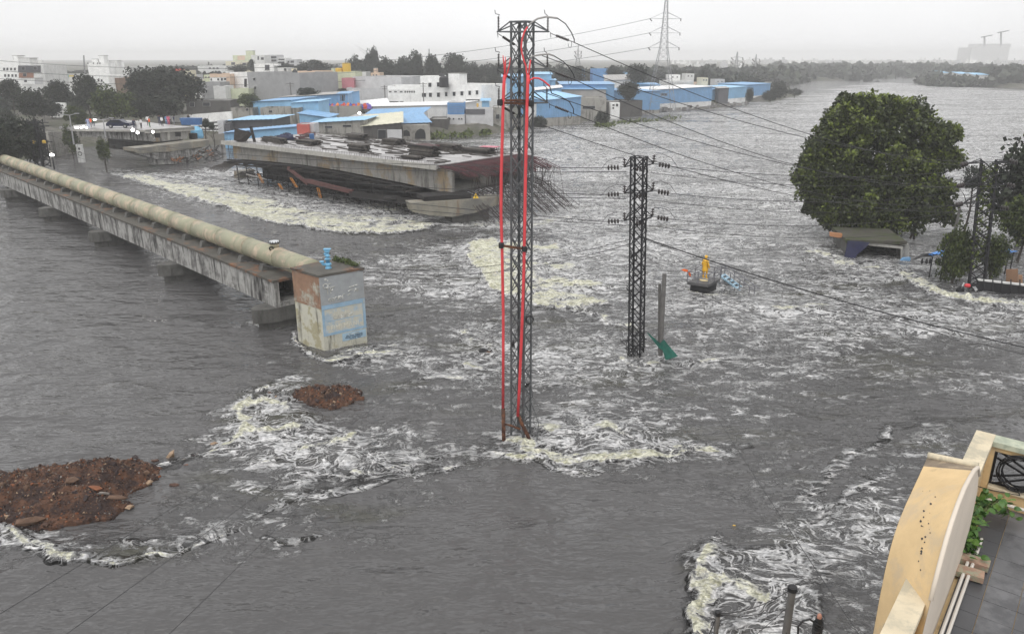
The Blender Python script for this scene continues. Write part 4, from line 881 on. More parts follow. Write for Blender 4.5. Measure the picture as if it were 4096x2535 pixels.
class Plane:                                          # vertical plane through two points of the place
    def __init__(s, a, b): s.a = Vector(a); s.d = (Vector(b) - Vector(a)); s.d.z = 0; s.d.normalize(); s.n = Vector((-s.d.y, s.d.x, 0)); s.n = s.n if s.n.y > 0 else -s.n
    def at(s, px, py):
        r = ray(px, py); t = s.n.dot(s.a - Vector((0, 0, CAM_H))) / s.n.dot(r); return Vector((0, 0, CAM_H)) + r * t
def slab_from(pl, pts, depth, name, m, parent=None, back=None, off=0.0):
    """outline read on the plane, given real thickness behind it"""
    f = [pl.at(*p) + pl.n * off for p in pts]; bk = [p + (back or pl.n) * depth for p in f]; n = len(f)
    mb = MB().add(f + bk, [tuple(range(n)), tuple(range(2 * n - 1, n - 1, -1))] + [(i, i + n, (i + 1) % n + n, (i + 1) % n) for i in range(n)])
    return mb.build(name, m, parent) if parent is not None else mb
# ---- pier under the broken end
pc = Plane(W(1637, 812, 2.7), W(2005, 785, 2.7))
pr = thing('bridge_pier', 'rust-streaked concrete pier head under the broken bridge end', 'pier', pc.at(1880, 885))
slab_from(pc, [(1640, 812), (1652, 848), (1720, 862), (1812, 868), (1900, 851), (1985, 822), (2008, 806), (2010, 786), (1880, 797), (1760, 806)], 1.8, 'pier_head', M_CAP, pr)
slab_from(pc, [(1816, 867), (1816, 960), (1962, 960), (1962, 826), (1900, 851)], 2.6, 'pier_stem', M_CONC_D, pr, off=.5)
slab_from(pc, [(1700, 790), (1700, 806), (1890, 797), (1890, 776)], 2.6, 'bearing_shelf', M_TIMD, pr, off=.4)
M_HAZ = mat('hazard_yellow', (0.7, 0.45, 0.04), 0.6, 0.2)
# ---- falsework hanging under the span
fw = thing('falsework', 'dark collapsed timber and steel falsework hanging under the unfinished span', 'falsework', B(2, 0, 0))
for w in (.2, 2.5, 5, 8, 11, 13.8):
    for z in (.12, .7):
        mb = MB(); us = [0.2, 8, 16, 24, 31, 38]
        for a, b in zip(us, us[1:]): mb.beam(B(a, w, soff(a) - z - .004 * w), B(b, w, soff(b) - z - .004 * w), .14, .22)
        mb.build('bearer', M_TIMD, fw)
for i in range(34):
    u_ = .6 + i * 1.12; MB().beam(B(u_, -.7 + q.uniform(-.5, .3), soff(u_) - .36), B(u_ + q.uniform(-.3, .3), 14, soff(u_) - .36), .12, .16).build('joist', M_TIM if i % 3 == 0 else M_TIMD, fw)
for i in range(10):
    u_ = 1.5 - i * .33; p = B(u_ + .8, .6, 3.15 - .02 * i); MB().beam(p, p + Vector((-1.3 - .05 * i, -2.6, -1.0 + .05 * i)), .12, .07).build('leaning_plank', M_TIM, fw)
for i in range(16):
    u_ = 2.0 + i * 2.3
    for w in (.6, 4.5, 9.5):
        if u_ > 36 and w > 5: continue
        MB().beam(B(u_, w, -.6), B(u_ + q.uniform(-.3, .3), w, soff(u_) - .7), .10).build('prop', M_TIMD, fw)
ds = MB()
for i in range(420):
    u_ = q.uniform(1, 39); w = q.uniform(-.5, 5); z = q.uniform(.3, soff(u_) - .5); L_ = q.uniform(.8, 3.2); a = q.uniform(-.5, .5)
    ds.beam(B(u_, w, z), B(u_ + L_ * math.cos(a), w + q.uniform(-.8, .8), z + L_ * math.sin(a) * .6), q.uniform(.04, .1))
ds.build('broken_timbers', M_TIMD, fw, kind='stuff')
for u0, u1, w, z0, z1 in ((1.5, 9, 4.9, .35, 2.6), (9.5, 17, 5.4, .2, 2.7), (17.5, 25, 4.4, .8, 2.6), (30, 37.5, 1.2, .9, 1.9), (3, 38, 8.5, -.3, 2.9)):
    hex_uwz(MB(), u0, u1, w, w + .06, z0, z1).build('shutter_panel', M_TIMD, fw)
pf = Plane(B(0, -.6, 0), B(30, -.6, 0))
MB().beam(pf.at(1225, 722), pf.at(1412, 768), .3, .5).build('steel_girder', M_STR, fw); MB().beam(pf.at(1152, 672), pf.at(1232, 735), .25, .4).build('steel_girder', M_STR, fw)
MB().beam(pf.at(1400, 775), pf.at(1700, 815), .3, .7).build('steel_girder', M_TIMD, fw); MB().beam(pf.at(985, 697), pf.at(1060, 716), .12, .12).build('pale_tube', M_GREYP, fw)
MB().beam(pf.at(1487, 722), pf.at(1498, 812), .08).build('prop', M_TIMD, fw)
for px in (1555, 1575, 1600, 1620): MB().beam(pf.at(px, 795), pf.at(px, 838), .09).build('prop', M_TIMD, fw)
MB().lathe(pf.at(1570, 793), [(1.0, 0), (1.0, .12), (.6, .2)], 14).build('round_platform', M_TIMD, fw)
single(slab_from(Plane(W(936, 710), W(958, 712)), [(936, 712), (958, 716), (958, 688), (936, 684)], 3.0, '', None), 'concrete_block', M_CAP, 'small pale concrete block in the water below the leaning planks', 'concrete block')
for k, (a, b, c, d, lb_) in enumerate(((1030, 695, 1048, 730, 'orange ladder section nearest the leaning planks under the bridge'), (1112, 735, 1125, 756, 'short orange ladder stub lowest at the water under the bridge'),
                                 (1160, 712, 1183, 748, 'orange ladder section beside the red-brown girder under the bridge'), (1268, 752, 1278, 790, 'upright orange ladder standing clear of the dark falsework'))):
    pl = Plane(B(0, -1.2, 0), B(30, -1.2, 0)); p0, p1 = pl.at(a, b), pl.at(c, d); r = thing('ladder', lb_, 'ladder', p1, 'orange ladders under the bridge')
    s = pl.d * .38
    for o in (Vector(), s): MB().beam(p0 + o, p1 + o, .07).build('rail', M_ORG, r)
    nr_ = 4
    for i in range(nr_ + 1): MB().beam(p0.lerp(p1, i / nr_), p0.lerp(p1, i / nr_) + s, .055).build('rung', M_ORG, r)
sg = thing('hazard_sign', 'small yellow and black warning sign by the pier head', 'sign', pc.at(1899, 785) - pc.n * .3)
pv_ = pc.at(1899, 785) - pc.n * .3; MB().lathe(pv_, [(.38, 0), (.38, .05)], 3, (0, -1, .1)).build('plate', M_HAZ, sg); MB().box(pv_ + Vector((0, -.07, .0)), (.06, .02, .25)).build('mark', M_BLACK, sg)

# ---- stacks of planks and other things on the deck
def deck_at(px, py): return W(px, py, 6.02)
M_TIMG = mat('grey_timber', (0.085, 0.077, 0.07), 0.85, 0.4, 2.5)
stk = [(1430, 560, 3.4, 1.6, 7, 'weathered plank stack near the far edge of the deck, beside the blue drum'), (1437, 605, 3.0, 1.4, 7, 'square plank stack in the middle of the wet deck'),
       (1575, 578, 3.0, 2.0, 6, 'plank stack on the deck edge in front of the dark yard walls'), (1700, 622, 3.6, 2.0, 10, 'tallest plank stack with red-painted bars on the deck'),
       (1797, 600, 3.4, 1.6, 6, 'neat plank stack by the far row of starter bars'), (1910, 612, 4.2, 1.6, 5, 'low wide plank stack nearest the red bars'), (1100, 568, 5.5, 1.2, 5, 'long low timber pile near the left end of the deck'),
       (1235, 578, 3.6, 1.6, 5, 'dark timber pile in front of the blue drum'), (1650, 636, 2.6, 1.2, 3, 'low scatter of planks by the near row of starter bars')]
for k, (a, b, L_, wd, n, lb_) in enumerate(stk):
    c = deck_at(a, b); r = thing('plank_stack', lb_, 'plank stack', c, 'timber stacks on the bridge deck'); rz0 = math.atan2(eu.y, eu.x) + q.uniform(-.15, .15)
    for i in range(n):
        nb_ = 4
        for j in range(nb_):
            o = Matrix.Rotation(rz0, 3, 'Z') @ Vector((q.uniform(-.25, .25), (j - (nb_ - 1) / 2) * wd / nb_ + q.uniform(-.03, .03), 0))
            MB().box(c + o + Vector((0, 0, .06 + i * .125)), (L_ * q.uniform(.8, 1.1), wd / nb_ * .92, .115), rz0 + q.uniform(-.04, .04)).build('plank', M_REBR if (k == 3 and i > n - 3 and j % 2) else (M_TIM, M_TIMG, M_TIMD)[q.randrange(3)], r)
c = deck_at(985, 567); r = thing('plank_stack', 'leaning bundle of boards at the left end of the deck before the blue wall', 'plank stack', c, 'timber stacks on the bridge deck')
for i in range(9): MB().beam(c + Vector((-1.4 + .12 * i, 0, .1)), c + Vector((-1.2 + .22 * i, .3, 1.7 - .06 * i)), 1.4, .07, up=(1, 0, .3)).build('board', M_TIM, r)
for i in range(4): MB().beam(c + Vector((1.1 + .1 * i, -.3, .0)), c + Vector((.6 + .1 * i, .3, 2.0)), .1, .07).build('board', M_TIMD, r)
loose = [((1290, 560), (1390, 575)), ((1330, 545), (1480, 572)), ((1500, 585), (1640, 610)), ((1540, 612), (1680, 608)), ((1460, 572), (1560, 566)), ((1620, 590), (1790, 606)), ((1290, 596), (1350, 600)), ((1560, 560), (1720, 590)), ((1740, 655), (1800, 646)), ((1760, 618), (1880, 614)), ((1860, 606), (1800, 612)), ((1350, 590), (1480, 617))]
lpl = ('loose plank beside the blue drum on the wet deck', 'long loose plank left of the square plank stack', 'longest loose plank in front of the square plank stack', 'loose plank reaching to the tallest plank stack', 'loose plank above the square plank stack', 'long loose plank behind the tallest plank stack', 'short loose plank near the blue drum, lowest on the deck', 'loose plank beside the stack before the dark yard walls', 'loose plank closest to the broken deck edge by the red bars', 'loose plank between the tallest stack and the low wide stack', 'short loose plank touching the low wide stack', 'loose plank along the near starter bars below the square stack')
for (a, b), lb_ in zip(loose, lpl):
    p, s = deck_at(*a), deck_at(*b); single(MB().beam(p + Vector((0, 0, .05)), s + Vector((0, 0, .05)), .28, .09), 'loose_plank', M_TIM, lb_, 'plank', group='loose planks on the bridge deck')
for k, (a, b) in enumerate((((1100, 557), (1150, 556)), ((1205, 552), (1260, 545)), ((1190, 560), (1245, 575)))):
    rb = MB()
    for i in range(14): o = Vector((q.uniform(-.3, .3), q.uniform(-.3, .3), q.uniform(.05, .5))); rb.beam(deck_at(*a) + o, deck_at(*b) + o + Vector((q.uniform(-.6, .6), q.uniform(-.8, .8), q.uniform(-.1, .3))), .07)
    single(rb, 'steel_scrap', (M_TIMD, M_STR, M_REBR)[k], ('dark scrap timbers heaped behind the long low pile', 'red-brown steel sections thrown together beside the blue drum', 'red and grey bars heaped before the blue drum')[k], 'scrap heap')
ck = MB()
for i in range(150):
    u_ = q.uniform(2, 40); w = q.uniform(1.5, 14.5) if i % 3 else q.uniform(8, 14.5); a = q.gauss(0, .25); L_ = q.uniform(.8, 3.6); ck.beam(B(u_, w, 6.04 + q.uniform(0, .06)), B(u_ + L_ * math.cos(a), w + L_ * math.sin(a), 6.04 + q.uniform(0, .06)), q.uniform(.06, .22), .06)
ck_o = ck.build('scattered_battens', M_TIM); ck_o['kind'] = 'stuff'; ck_o['label'] = 'battens and offcuts littered over the wet bridge deck'
M_TARPB = mat('navy_tarp', (0.012, 0.014, 0.05), 0.5, 0.3)
def lump(c, sx, sy, sz, seed, n=14, mth=6):
    c = Vector(c); qq = random.Random(seed); mb = MB(); vs_ = []
    for i in range(mth + 1):
        t = i / mth * math.pi / 2
        for k in range(n):
            a = 2 * math.pi * k / n; f = 1 + qq.uniform(-.16, .16); vs_.append(c + Vector((sx * math.cos(t) * math.cos(a) * f, sy * math.cos(t) * math.sin(a) * f, sz * math.sin(t) * f)))
    return mb.add(vs_, [(i * n + k, i * n + (k + 1) % n, (i + 1) * n + (k + 1) % n, (i + 1) * n + k) for i in range(mth) for k in range(n)])
single(lump(deck_at(1145, 560), 1.3, .8, .9, 2), 'tarp_bundle', M_TARPB, 'navy blue tarpaulin bundle on the deck between timber piles', 'tarp bundle')
M_DRUM = mat('blue_drum', (0.05, 0.13, 0.30), 0.45, 0.15)
c = deck_at(1249, 570); single(MB().lathe(c, [(.34, 0), (.34, .35), (.36, .36), (.36, .4), (.34, .41), (.34, .75), (.36, .76), (.36, .8), (.34, .81), (.34, 1.15), (.31, 1.17)], 16), 'drum', M_DRUM, 'blue plastic drum standing upright on the bridge deck', 'drum', loc=c)
M_PINK = mat('pink_sheet', (0.55, 0.20, 0.25), 0.7, 0.1)
c = deck_at(1960, 612); tb_ = thing('sawhorse_table', 'low table with a pink sheet by the red reinforcing bars', 'table', c); MB().box(c + Vector((0, 0, .75)), (2.2, 1.2, .06), -.4).build('pink_sheet', M_PINK, tb_)
for sx in (-.9, .9):
    for sy in (-.4, .4): MB().beam(c + Matrix.Rotation(-.4, 3, 'Z') @ Vector((sx, sy, .0)), c + Matrix.Rotation(-.4, 3, 'Z') @ Vector((sx * .8, sy * .8, .72)), .07).build('leg', M_REBR, tb_)

# ================================================================== APPROACH BRIDGE WITH PEOPLE
A0, B0, C0 = W(578, 521, 5.6), W(285, 517, 5.6), W(778, 509, 5.6)
ap = thing('approach_bridge', 'finished concrete approach span with two square openings in its end wall', 'bridge', (A0.x, A0.y, 0))
dirL = (B0 - A0); D0 = C0 + dirL + Vector((-6, 14, 0)); B1 = B0 + dirL * .35 + Vector((0, 4, 0))
deck = [A0, C0, D0, B1]
MB().prism([(p.x, p.y) for p in deck], 5.25, 5.6).build('deck_slab', M_SLAB, ap)
plA = Plane(A0, C0); plB = Plane(B1, A0)
end = [(592, 527), (765, 517), (752, 556), (700, 562), (620, 570), (608, 566)]
f = [plA.at(*p) + plA.n * .4 for p in end]
def rect_on(pl, x0, y0, x1, y1): return [(x0, y1), (x1, y1), (x1, y0), (x0, y0)]
slab_from(plA, end, .5, 'end_wall', M_BR, ap, off=.4)
for (x, y) in ((633, 543), (716, 538)):
    slab_from(plA, rect_on(plA, x - 11, y - 9, x + 11, y + 9), .1, 'opening', M_BLACK, ap, off=.36); slab_from(plA, rect_on(plA, x - 14, y - 11, x + 14, y - 9.5), .15, 'lintel', M_KERB, ap, off=.28)
slab_from(plA, [(672, 522), (684, 521), (682, 562), (672, 563)], .3, 'stiffener', M_KERB, ap, off=.2)
MB().hexa([A0 + Vector((0, 0, -.55)), C0 + Vector((0, 0, -.55)), C0 + plA.n * .35 + Vector((0, 0, -.55)), A0 + plA.n * .35 + Vector((0, 0, -.55)), A0 + Vector((0, 0, .05)), C0 + Vector((0, 0, .05)), C0 + plA.n * .35 + Vector((0, 0, .05)), A0 + plA.n * .35 + Vector((0, 0, .05))]).build('deck_edge', M_KERB, ap)
slab_from(plB, [(300, 530), (585, 531), (600, 568), (300, 548)], .5, 'web_wall', M_CONC, ap, off=.9)
slab_from(plB, [(250, 517), (578, 521), (578, 528), (250, 524)], .4, 'deck_edge', M_KERB, ap, off=-.05)
slab_from(plB, [(300, 549), (600, 569), (600, 640), (300, 610)], .5, 'back_wall', M_CONC_D, ap, off=7.0)
pq = Plane(W(535, 594, 3.3), W(836, 566, 3.3))
p2 = thing('bridge_pier', 'pale concrete pier head under the approach span by the heaped wreckage', 'pier', pq.at(680, 640))
slab_from(pq, [(534, 594), (536, 606), (552, 615), (690, 606), (836, 584), (836, 560), (740, 571), (600, 588)], 3.2, 'pier_head', M_CAP, p2)
slab_from(pq, [(545, 616), (640, 640), (760, 630), (815, 592), (690, 606)], 2.6, 'pier_taper', M_CONC, p2, off=.3)
slab_from(pq, [(625, 636), (625, 660), (770, 655), (770, 620)], 2.0, 'pier_stem', M_CONC, p2, off=.6)
wr = MB()
for k in range(110):
    a, b = q.uniform(690, 880), q.uniform(595, 650); p = W(a, b, q.uniform(.1, 1.2)); wr.beam(p, p + Vector((q.uniform(-1.6, 1.6), q.uniform(-1, 1), q.uniform(-.8, 1.4))), q.uniform(.04, .12))
single(wr, 'wreckage', M_TIMD, 'tangled dark wreckage piled in the water at the approach pier', 'wreckage')
wr = MB()
for k in range(34):
    a, b = q.choice(((705, 640), (825, 610), (790, 630))); p = W(a + q.uniform(-16, 16), b + q.uniform(-10, 10), q.uniform(.2, 1.0)); wr.beam(p, p + Vector((q.uniform(-.9, .9), q.uniform(-.5, .5), q.uniform(-.5, .8))), .12)
single(wr, 'rusty_wreckage', mat('rust_orange', (0.28, 0.12, 0.05), 0.8, 0.3, 2), 'rust-orange twisted metal on the wreckage by the approach pier', 'wreckage')

# ---- people: one continuous body, clothes follow it
def person_mesh(pose=0):
    bm_ = bpy.data.meshes.new('person'); J = {'pel': (0, 0, .94, .13), 'wai': (0, 0, 1.08, .12), 'che': (0, 0, 1.30, .145), 'nek': (0, 0, 1.47, .055), 'hea': (0, .015, 1.60, .092), 'top': (0, .01, 1.70, .075)}
    E_ = [('pel', 'wai'), ('wai', 'che'), ('che', 'nek'), ('nek', 'hea'), ('hea', 'top')]
    ps = [dict(l=.06, r=.06, al=.0, ar=.0), dict(l=.14, r=-.1, al=.25, ar=-.2), dict(l=.08, r=.0, al=.5, ar=.05)][pose]
    for s, n, k, ak in ((-1, 'l', ps['l'], ps['al']), (1, 'r', ps['r'], ps['ar'])):
        J[n + 'h'] = (s * .10, 0, .90, .095); J[n + 'k'] = (s * .11, k * .6, .50, .068); J[n + 'a'] = (s * .12, k - .02, .09, .045); J[n + 't'] = (s * .14, k + .14, .04, .035)
        J[n + 's'] = (s * .19, 0, 1.40, .065); J[n + 'e'] = (s * .26, ak * .3 - .02, 1.13, .046); J[n + 'w'] = (s * .25, ak + .06, .90 + abs(ak) * .3, .034); J[n + 'f'] = (s * .245, ak + .09, .81 + abs(ak) * .4, .03)
        E_ += [('pel', n + 'h'), (n + 'h', n + 'k'), (n + 'k', n + 'a'), (n + 'a', n + 't'), ('che', n + 's'), (n + 's', n + 'e'), (n + 'e', n + 'w'), (n + 'w', n + 'f')]
    ks = list(J); bm_.from_pydata([J[k][:3] for k in ks], [(ks.index(a), ks.index(b)) for a, b in E_], []); bm_.update()
    o = bpy.data.objects.new('tmp_person', bm_); COL.objects.link(o); md = o.modifiers.new('s', 'SKIN'); su = o.modifiers.new('u', 'SUBSURF'); su.levels = 1
    for i, k in enumerate(ks): v = bm_.skin_vertices[0].data[i]; v.radius = (J[k][3], J[k][3]); v.use_root = (k == 'pel')
    bpy.context.view_layer.update(); me = bpy.data.meshes.new_from_object(o.evaluated_get(bpy.context.evaluated_depsgraph_get())); bpy.data.objects.remove(o)
    return me
SKIN = mat('skin', (0.16, 0.085, 0.055), 0.6, 0.1); HAIR = mat('black_hair', (0.01, 0.009, 0.009), 0.6, 0.1)
CLOTH = {n: mat('cloth_' + n, c, 0.85, 0.1) for n, c in dict(white=(.7, .7, .7), navy=(.02, .025, .06), orange=(.75, .13, .04), pink=(.6, .10, .18), blue=(.10, .25, .45), grey=(.25, .25, .27), black=(.02, .02, .022), green=(.06, .18, .08), pale=(.35, .38, .55), brown=(.12, .08, .06)).items()}
PM = [person_mesh(i) for i in range(3)]
def person(loc, yaw, shirt, trou, label, pose=0, sc=1.0):
    me = PM[pose].copy(); me.materials.clear()
    for m in (SKIN, HAIR, CLOTH[shirt], CLOTH[trou]): me.materials.append(m)
    for p in me.polygons:
        c = p.center; p.material_index = 1 if (c.z > 1.63 or (c.z > 1.55 and c.y < -.01)) else 0 if (c.z > 1.47 or (abs(c.x) > .2 and c.z < 1.0) or c.z < .09) else 2 if (c.z > .92 or abs(c.x) > .2) else 3
        p.use_smooth = True
    o = bpy.data.objects.new('person', me); COL.objects.link(o); o.location = loc; o.rotation_euler = (0, 0, yaw); o.scale = (sc,) * 3; o['_w'] = tuple(loc); return tag(o, label, 'person', 'people watching from the approach bridge')
ppl = [(356, 515, 'pale', 'pale', 'person in pale blue clothes beside one in red by the row of small lamps', 0), (366, 511, 'orange', 'grey', 'person in a red top next to one in pale blue by the small lamps', 1), (376, 508, 'green', 'navy', 'person in dull green behind the two by the row of small lamps', 0),
       (539, 520, 'navy', 'navy', 'person in dark navy clothes closest to the two bright floodlights', 0), (546, 519, 'white', 'grey', 'person in a white shirt and grey trousers beside the navy one at the floodlights', 1), (553, 520, 'white', 'white', 'person all in white just right of the two bright floodlights', 2), (567, 515, 'white', 'black', 'person in white top and black trousers apart from the floodlight group', 0),
       (594, 503, 'white', 'black', 'person with dark hair and white shirt behind the one in orange', 0), (600, 510, 'orange', 'green', 'person in a bright orange top over the first opening', 1), (641, 503, 'navy', 'navy', 'person in dark clothes at the white skip edge, turned sideways', 1), (650, 505, 'white', 'black', 'person in a white shirt with black trousers next to the dark-clad one', 0),
       (668, 500, 'blue', 'blue', 'person in blue next to the one in pink', 0), (676, 501, 'pink', 'pink', 'person in bright pink clothes on the bridge end', 2), (683, 500, 'grey', 'black', 'person in grey just right of the one in pink', 0), (698, 501, 'navy', 'grey', 'person in a navy top standing alone between the pink one and the blue bin', 1),
       (757, 497, 'black', 'navy', 'person in black above the blue bin', 0), (770, 496, 'white', 'navy', 'person in a white shirt above the blue bin', 1)]
for k, (a, b, s, t_, lb_, po) in enumerate(ppl):
    person(W(a, b, 5.62), q.uniform(-.6, .6) + (math.pi if k % 3 == 0 else 0), s, t_, lb_, po, q.uniform(.95, 1.08))
# ---- bin, tank, car, lamps on the approach
M_LAMP = lampmat('lamp_glow', (1, 0.98, 0.95), 25.0); M_GALV = mat('lamp_post_grey', (0.33, 0.33, 0.34), 0.5, 0.1)
c = W(767, 500, 5.62); single(MB().hexa([c + Vector(v) for v in ((-1.6, -.5, 0), (1.6, -.5, 0), (1.6, .6, 0), (-1.6, .6, 0), (-1.8, -.6, 1.2), (1.8, -.6, 1.2), (1.8, .7, 1.2), (-1.8, .7, 1.2))]), 'bin', M_DRUM, 'open dark blue skip in front of two people on the bridge end', 'skip', loc=c)
c = W(790, 553, 3.35); single(MB().lathe(c, [(1.0, 0), (1.1, .4), (1.0, 1.4), (.6, 1.9), (.2, 2.1)], 14), 'covered_tank', M_BLUE, 'blue covered tank standing on the pier head', 'tank', loc=c)
c = W(774, 556, 3.35); single(MB().lathe(c, [(.7, 0), (.75, .9), (.6, 1.0)], 14), 'water_butt', M_TIMD, 'black round butt beside the blue covered tank', 'water butt', loc=c)
c = W(482, 512, 5.62)
car = thing('parked_car', 'dark blue car parked on the approach bridge', 'car', c); M_CAR = mat('navy_car_paint', (0.015, 0.018, 0.045), 0.25, 0.05); M_GLASS = mat('dark_glass', (0.02, 0.022, 0.026), 0.1, 0.05)
prof = [(-2.0, .35), (-2.0, .8), (-1.75, .95), (-1.2, 1.35), (.3, 1.42), (1.0, .98), (1.85, .85), (2.0, .6), (2.0, .35)]
mb = MB(); n = len(prof); mb.add([c + Vector((x, -.8, z)) for x, z in prof] + [c + Vector((x, .8, z)) for x, z in prof], [tuple(range(n)), tuple(range(2 * n - 1, n - 1, -1))] + [(i, i + n, (i + 1) % n + n, (i + 1) % n) for i in range(n)]); mb.build('body', M_CAR, car)
MB().hexa([c + Vector(v) for v in ((-1.4, -.83, .95), (.75, -.83, .95), (.75, -.805, .95), (-1.4, -.805, .95), (-1.1, -.82, 1.3), (.25, -.82, 1.33), (.25, -.8, 1.33), (-1.1, -.8, 1.3))]).build('window', M_GLASS, car)
for x in (-1.25, 1.2):
    w_ = MB().lathe(c + Vector((x, -.84, .33)), [(.33, 0), (.33, .22)], 14, (0, 1, 0)).build('wheel', M_BLACK, car); MB().lathe(c + Vector((x, -.85, .33)), [(.18, 0), (.18, .02)], 10, (0, 1, 0)).build('rim', M_GALV, w_)
for k, (a, b, s, lb_) in enumerate(((527, 520, .27, 'brightest floodlight on the deck edge'), (546, 530, .23, 'second bright floodlight fixed just below the deck edge'), (607, 527, .21, 'floodlight fixed on the end wall above the first opening'))):
    c = plA.at(a, b) - plA.n * .5; r = thing('floodlight', lb_, 'floodlight', c, 'lit floodlights on the approach bridge'); MB().lathe(c, [(s, 0), (s * 1.05, .12), (s * .6, .3)], 12, (0, 1, 0)).build('housing', M_STEEL_D, r); MB().lathe(c + Vector((0, -.03, 0)), [(s * .92, 0), (s * .92, .02)], 12, (0, 1, 0)).build('lens', M_LAMP, r)
for k, a in enumerate((303, 312, 325, 335, 347)):
    c = W(a, 514 - (4 if k == 3 else 0), 5.75); single(MB().lathe(c, [(.03, 0), (.10, .06), (.10, .16), (.03, .2)], 8), 'small_lamp', M_LAMP, ('first', 'second', 'third', 'raised fourth', 'fifth')[k] + ' small lit lamp of the parapet row, counted from the street lamp', 'lamp', group='small lamps on the approach parapet')
def street_lamp(px0, py0, px1, py1, depth, arm, label, lit=None, box=None):
    b = Y(px0, py0, depth); t = Y(px1, py1, depth); r = thing('street_lamp', label, 'street lamp', b, 'double street lamps in the flood'); MB().tube([b, t], [.13, .08], 8).build('post', M_GALV, r)
    for s in (-1, 1):
        e = t + Vector((s * arm, 0, arm * (.28 if s > 0 else .12))); MB().tube([t, e], .05, 6).build('arm', M_GALV, r); h = MB().box(e + Vector((s * .25, 0, .02)), (.7, .25, .12)).build('lamp_head', M_GALV, r)
        if lit == s: MB().lathe(e + Vector((s * .2, -.05, -.1)), [(.2, 0), (.2, .08)], 10).build('bulb', M_LAMP, h)
    if box: bx = Y(*box, depth - .3); MB().box(bx, (.7, .3, .55)).build('junction_box', mat('pale_box', (.5, .5, .5), .6), r)
street_lamp(434, 645, 413, 481, 122, 1.05, 'double-arm street lamp standing in the flood with a pale box on its post', -1, (434, 617)); street_lamp(296, 578, 278, 462, 130, 1.0, 'double-arm street lamp at the bushes behind the other, both arms unlit')
# ---- upright sign boards standing in the flood
for (a, b, w_, h, lb_) in ((326, 605, 1.25, 2.6, 'white board with a ring emblem standing in the flood beside the lamp'),):
    c = W(330, 650, 0) ; c = Y(327, 640, 124); r = thing('sign_board', lb_, 'sign', c)
    mb = MB().box(c + Vector((0, 0, 1.0)), (.95, .4, 2.8)); mb.build('board', mat('sign_white', (.55, .55, .54), .7, .12, 2, stain=.3), r)
    MB().tube([c + Vector((.3 * math.cos(t), -.22, 1.0 + .3 * math.sin(t))) for t in [k * math.pi / 8 for k in range(17)]], .05, 5, False).build('ring_emblem', M_STEEL_D, r); MB().box(c + Vector((0, -.21, 1.75)), (.26, .03, .34)).build('emblem', M_STEEL_D, r)
# ---- lit lamp in the water near the pipe
b = Y(218, 678, 105); r = thing('street_lamp', 'short lamp post lit bright white in the flood by the dense trees', 'street lamp', b); t = Y(208, 624, 105); MB().tube([b, t], .1, 8).build('post', M_STEEL_D, r); MB().lathe(t, [(.1, 0), (.25, .06), (.25, .2), (.06, .3)], 12).build('lamp_head', M_LAMP, r)
# ================================================================== BUILDINGS ON THE BANK
C_ = dict(white=(.84, .84, .83), pale=(.66, .66, .65), lgrey=(.50, .50, .51), grey=(.30, .30, .305), dgrey=(.10, .10, .11), peach=(.62, .47, .36), cream=(.62, .58, .45), lime=(.55, .58, .42), yellow=(.60, .48, .20),
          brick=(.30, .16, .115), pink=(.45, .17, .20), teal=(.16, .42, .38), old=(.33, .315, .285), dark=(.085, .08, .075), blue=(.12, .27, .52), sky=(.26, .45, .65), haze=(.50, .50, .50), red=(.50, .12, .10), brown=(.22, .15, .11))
WM = {}
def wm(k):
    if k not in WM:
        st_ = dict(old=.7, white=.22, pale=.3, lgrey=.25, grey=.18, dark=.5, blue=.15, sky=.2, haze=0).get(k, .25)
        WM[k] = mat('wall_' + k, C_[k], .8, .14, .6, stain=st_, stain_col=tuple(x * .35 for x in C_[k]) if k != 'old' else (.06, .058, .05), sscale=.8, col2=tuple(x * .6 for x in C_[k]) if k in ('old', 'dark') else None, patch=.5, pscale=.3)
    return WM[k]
M_PANE = mat('window_dark', (.035, .037, .042), .2, .2); M_FRAME = mat('window_frame', (.55, .55, .54), .6, .1); M_ROOFC = mat('roof_concrete', (.36, .35, .335), .9, .25, .4, col2=(.2, .2, .19), patch=.6, pscale=.2)
M_SHB = mat('blue_sheet', (.17, .34, .56), .45, .14, .5, stain=.18, stain_col=(.09, .20, .36)); M_SHS = mat('sky_blue_sheet', (.27, .50, .72), .45, .14, .5, stain=.2, stain_col=(.18, .33, .48)); M_SHY = mat('yellowish_sheet', (.56, .54, .42), .6, .15, .5); M_SHG = mat('grey_sheet', (.34, .33, .32), .6, .2, .5, stain=.2); M_SHW = mat('white_sheet', (.70, .70, .70), .5, .1, .5)
SHEET = dict(blue=M_SHB, sky=M_SHS, cream=M_SHY, grey=M_SHG, white=M_SHW)
qb = random.Random(21)
def add_windows(root, pl, wins, chajja=True, bars=False):
    for (x0, y0, x1, y1) in wins:
        o = slab_from(pl, rect_on(pl, x0 - .6, y0 - .6, x1 + .6, y1 + .6), .09, 'window', M_FRAME, root, off=-.09)
        slab_from(pl, rect_on(pl, x0, y0, x1, y1), .05, 'pane', M_PANE, o, off=-.11)
        if chajja and x1 - x0 > 5: slab_from(pl, rect_on(pl, x0 - 1.5, y0 - 2, x1 + 1.5, y0 - .8), .5, 'sunshade', M_FRAME, o, off=-.55)
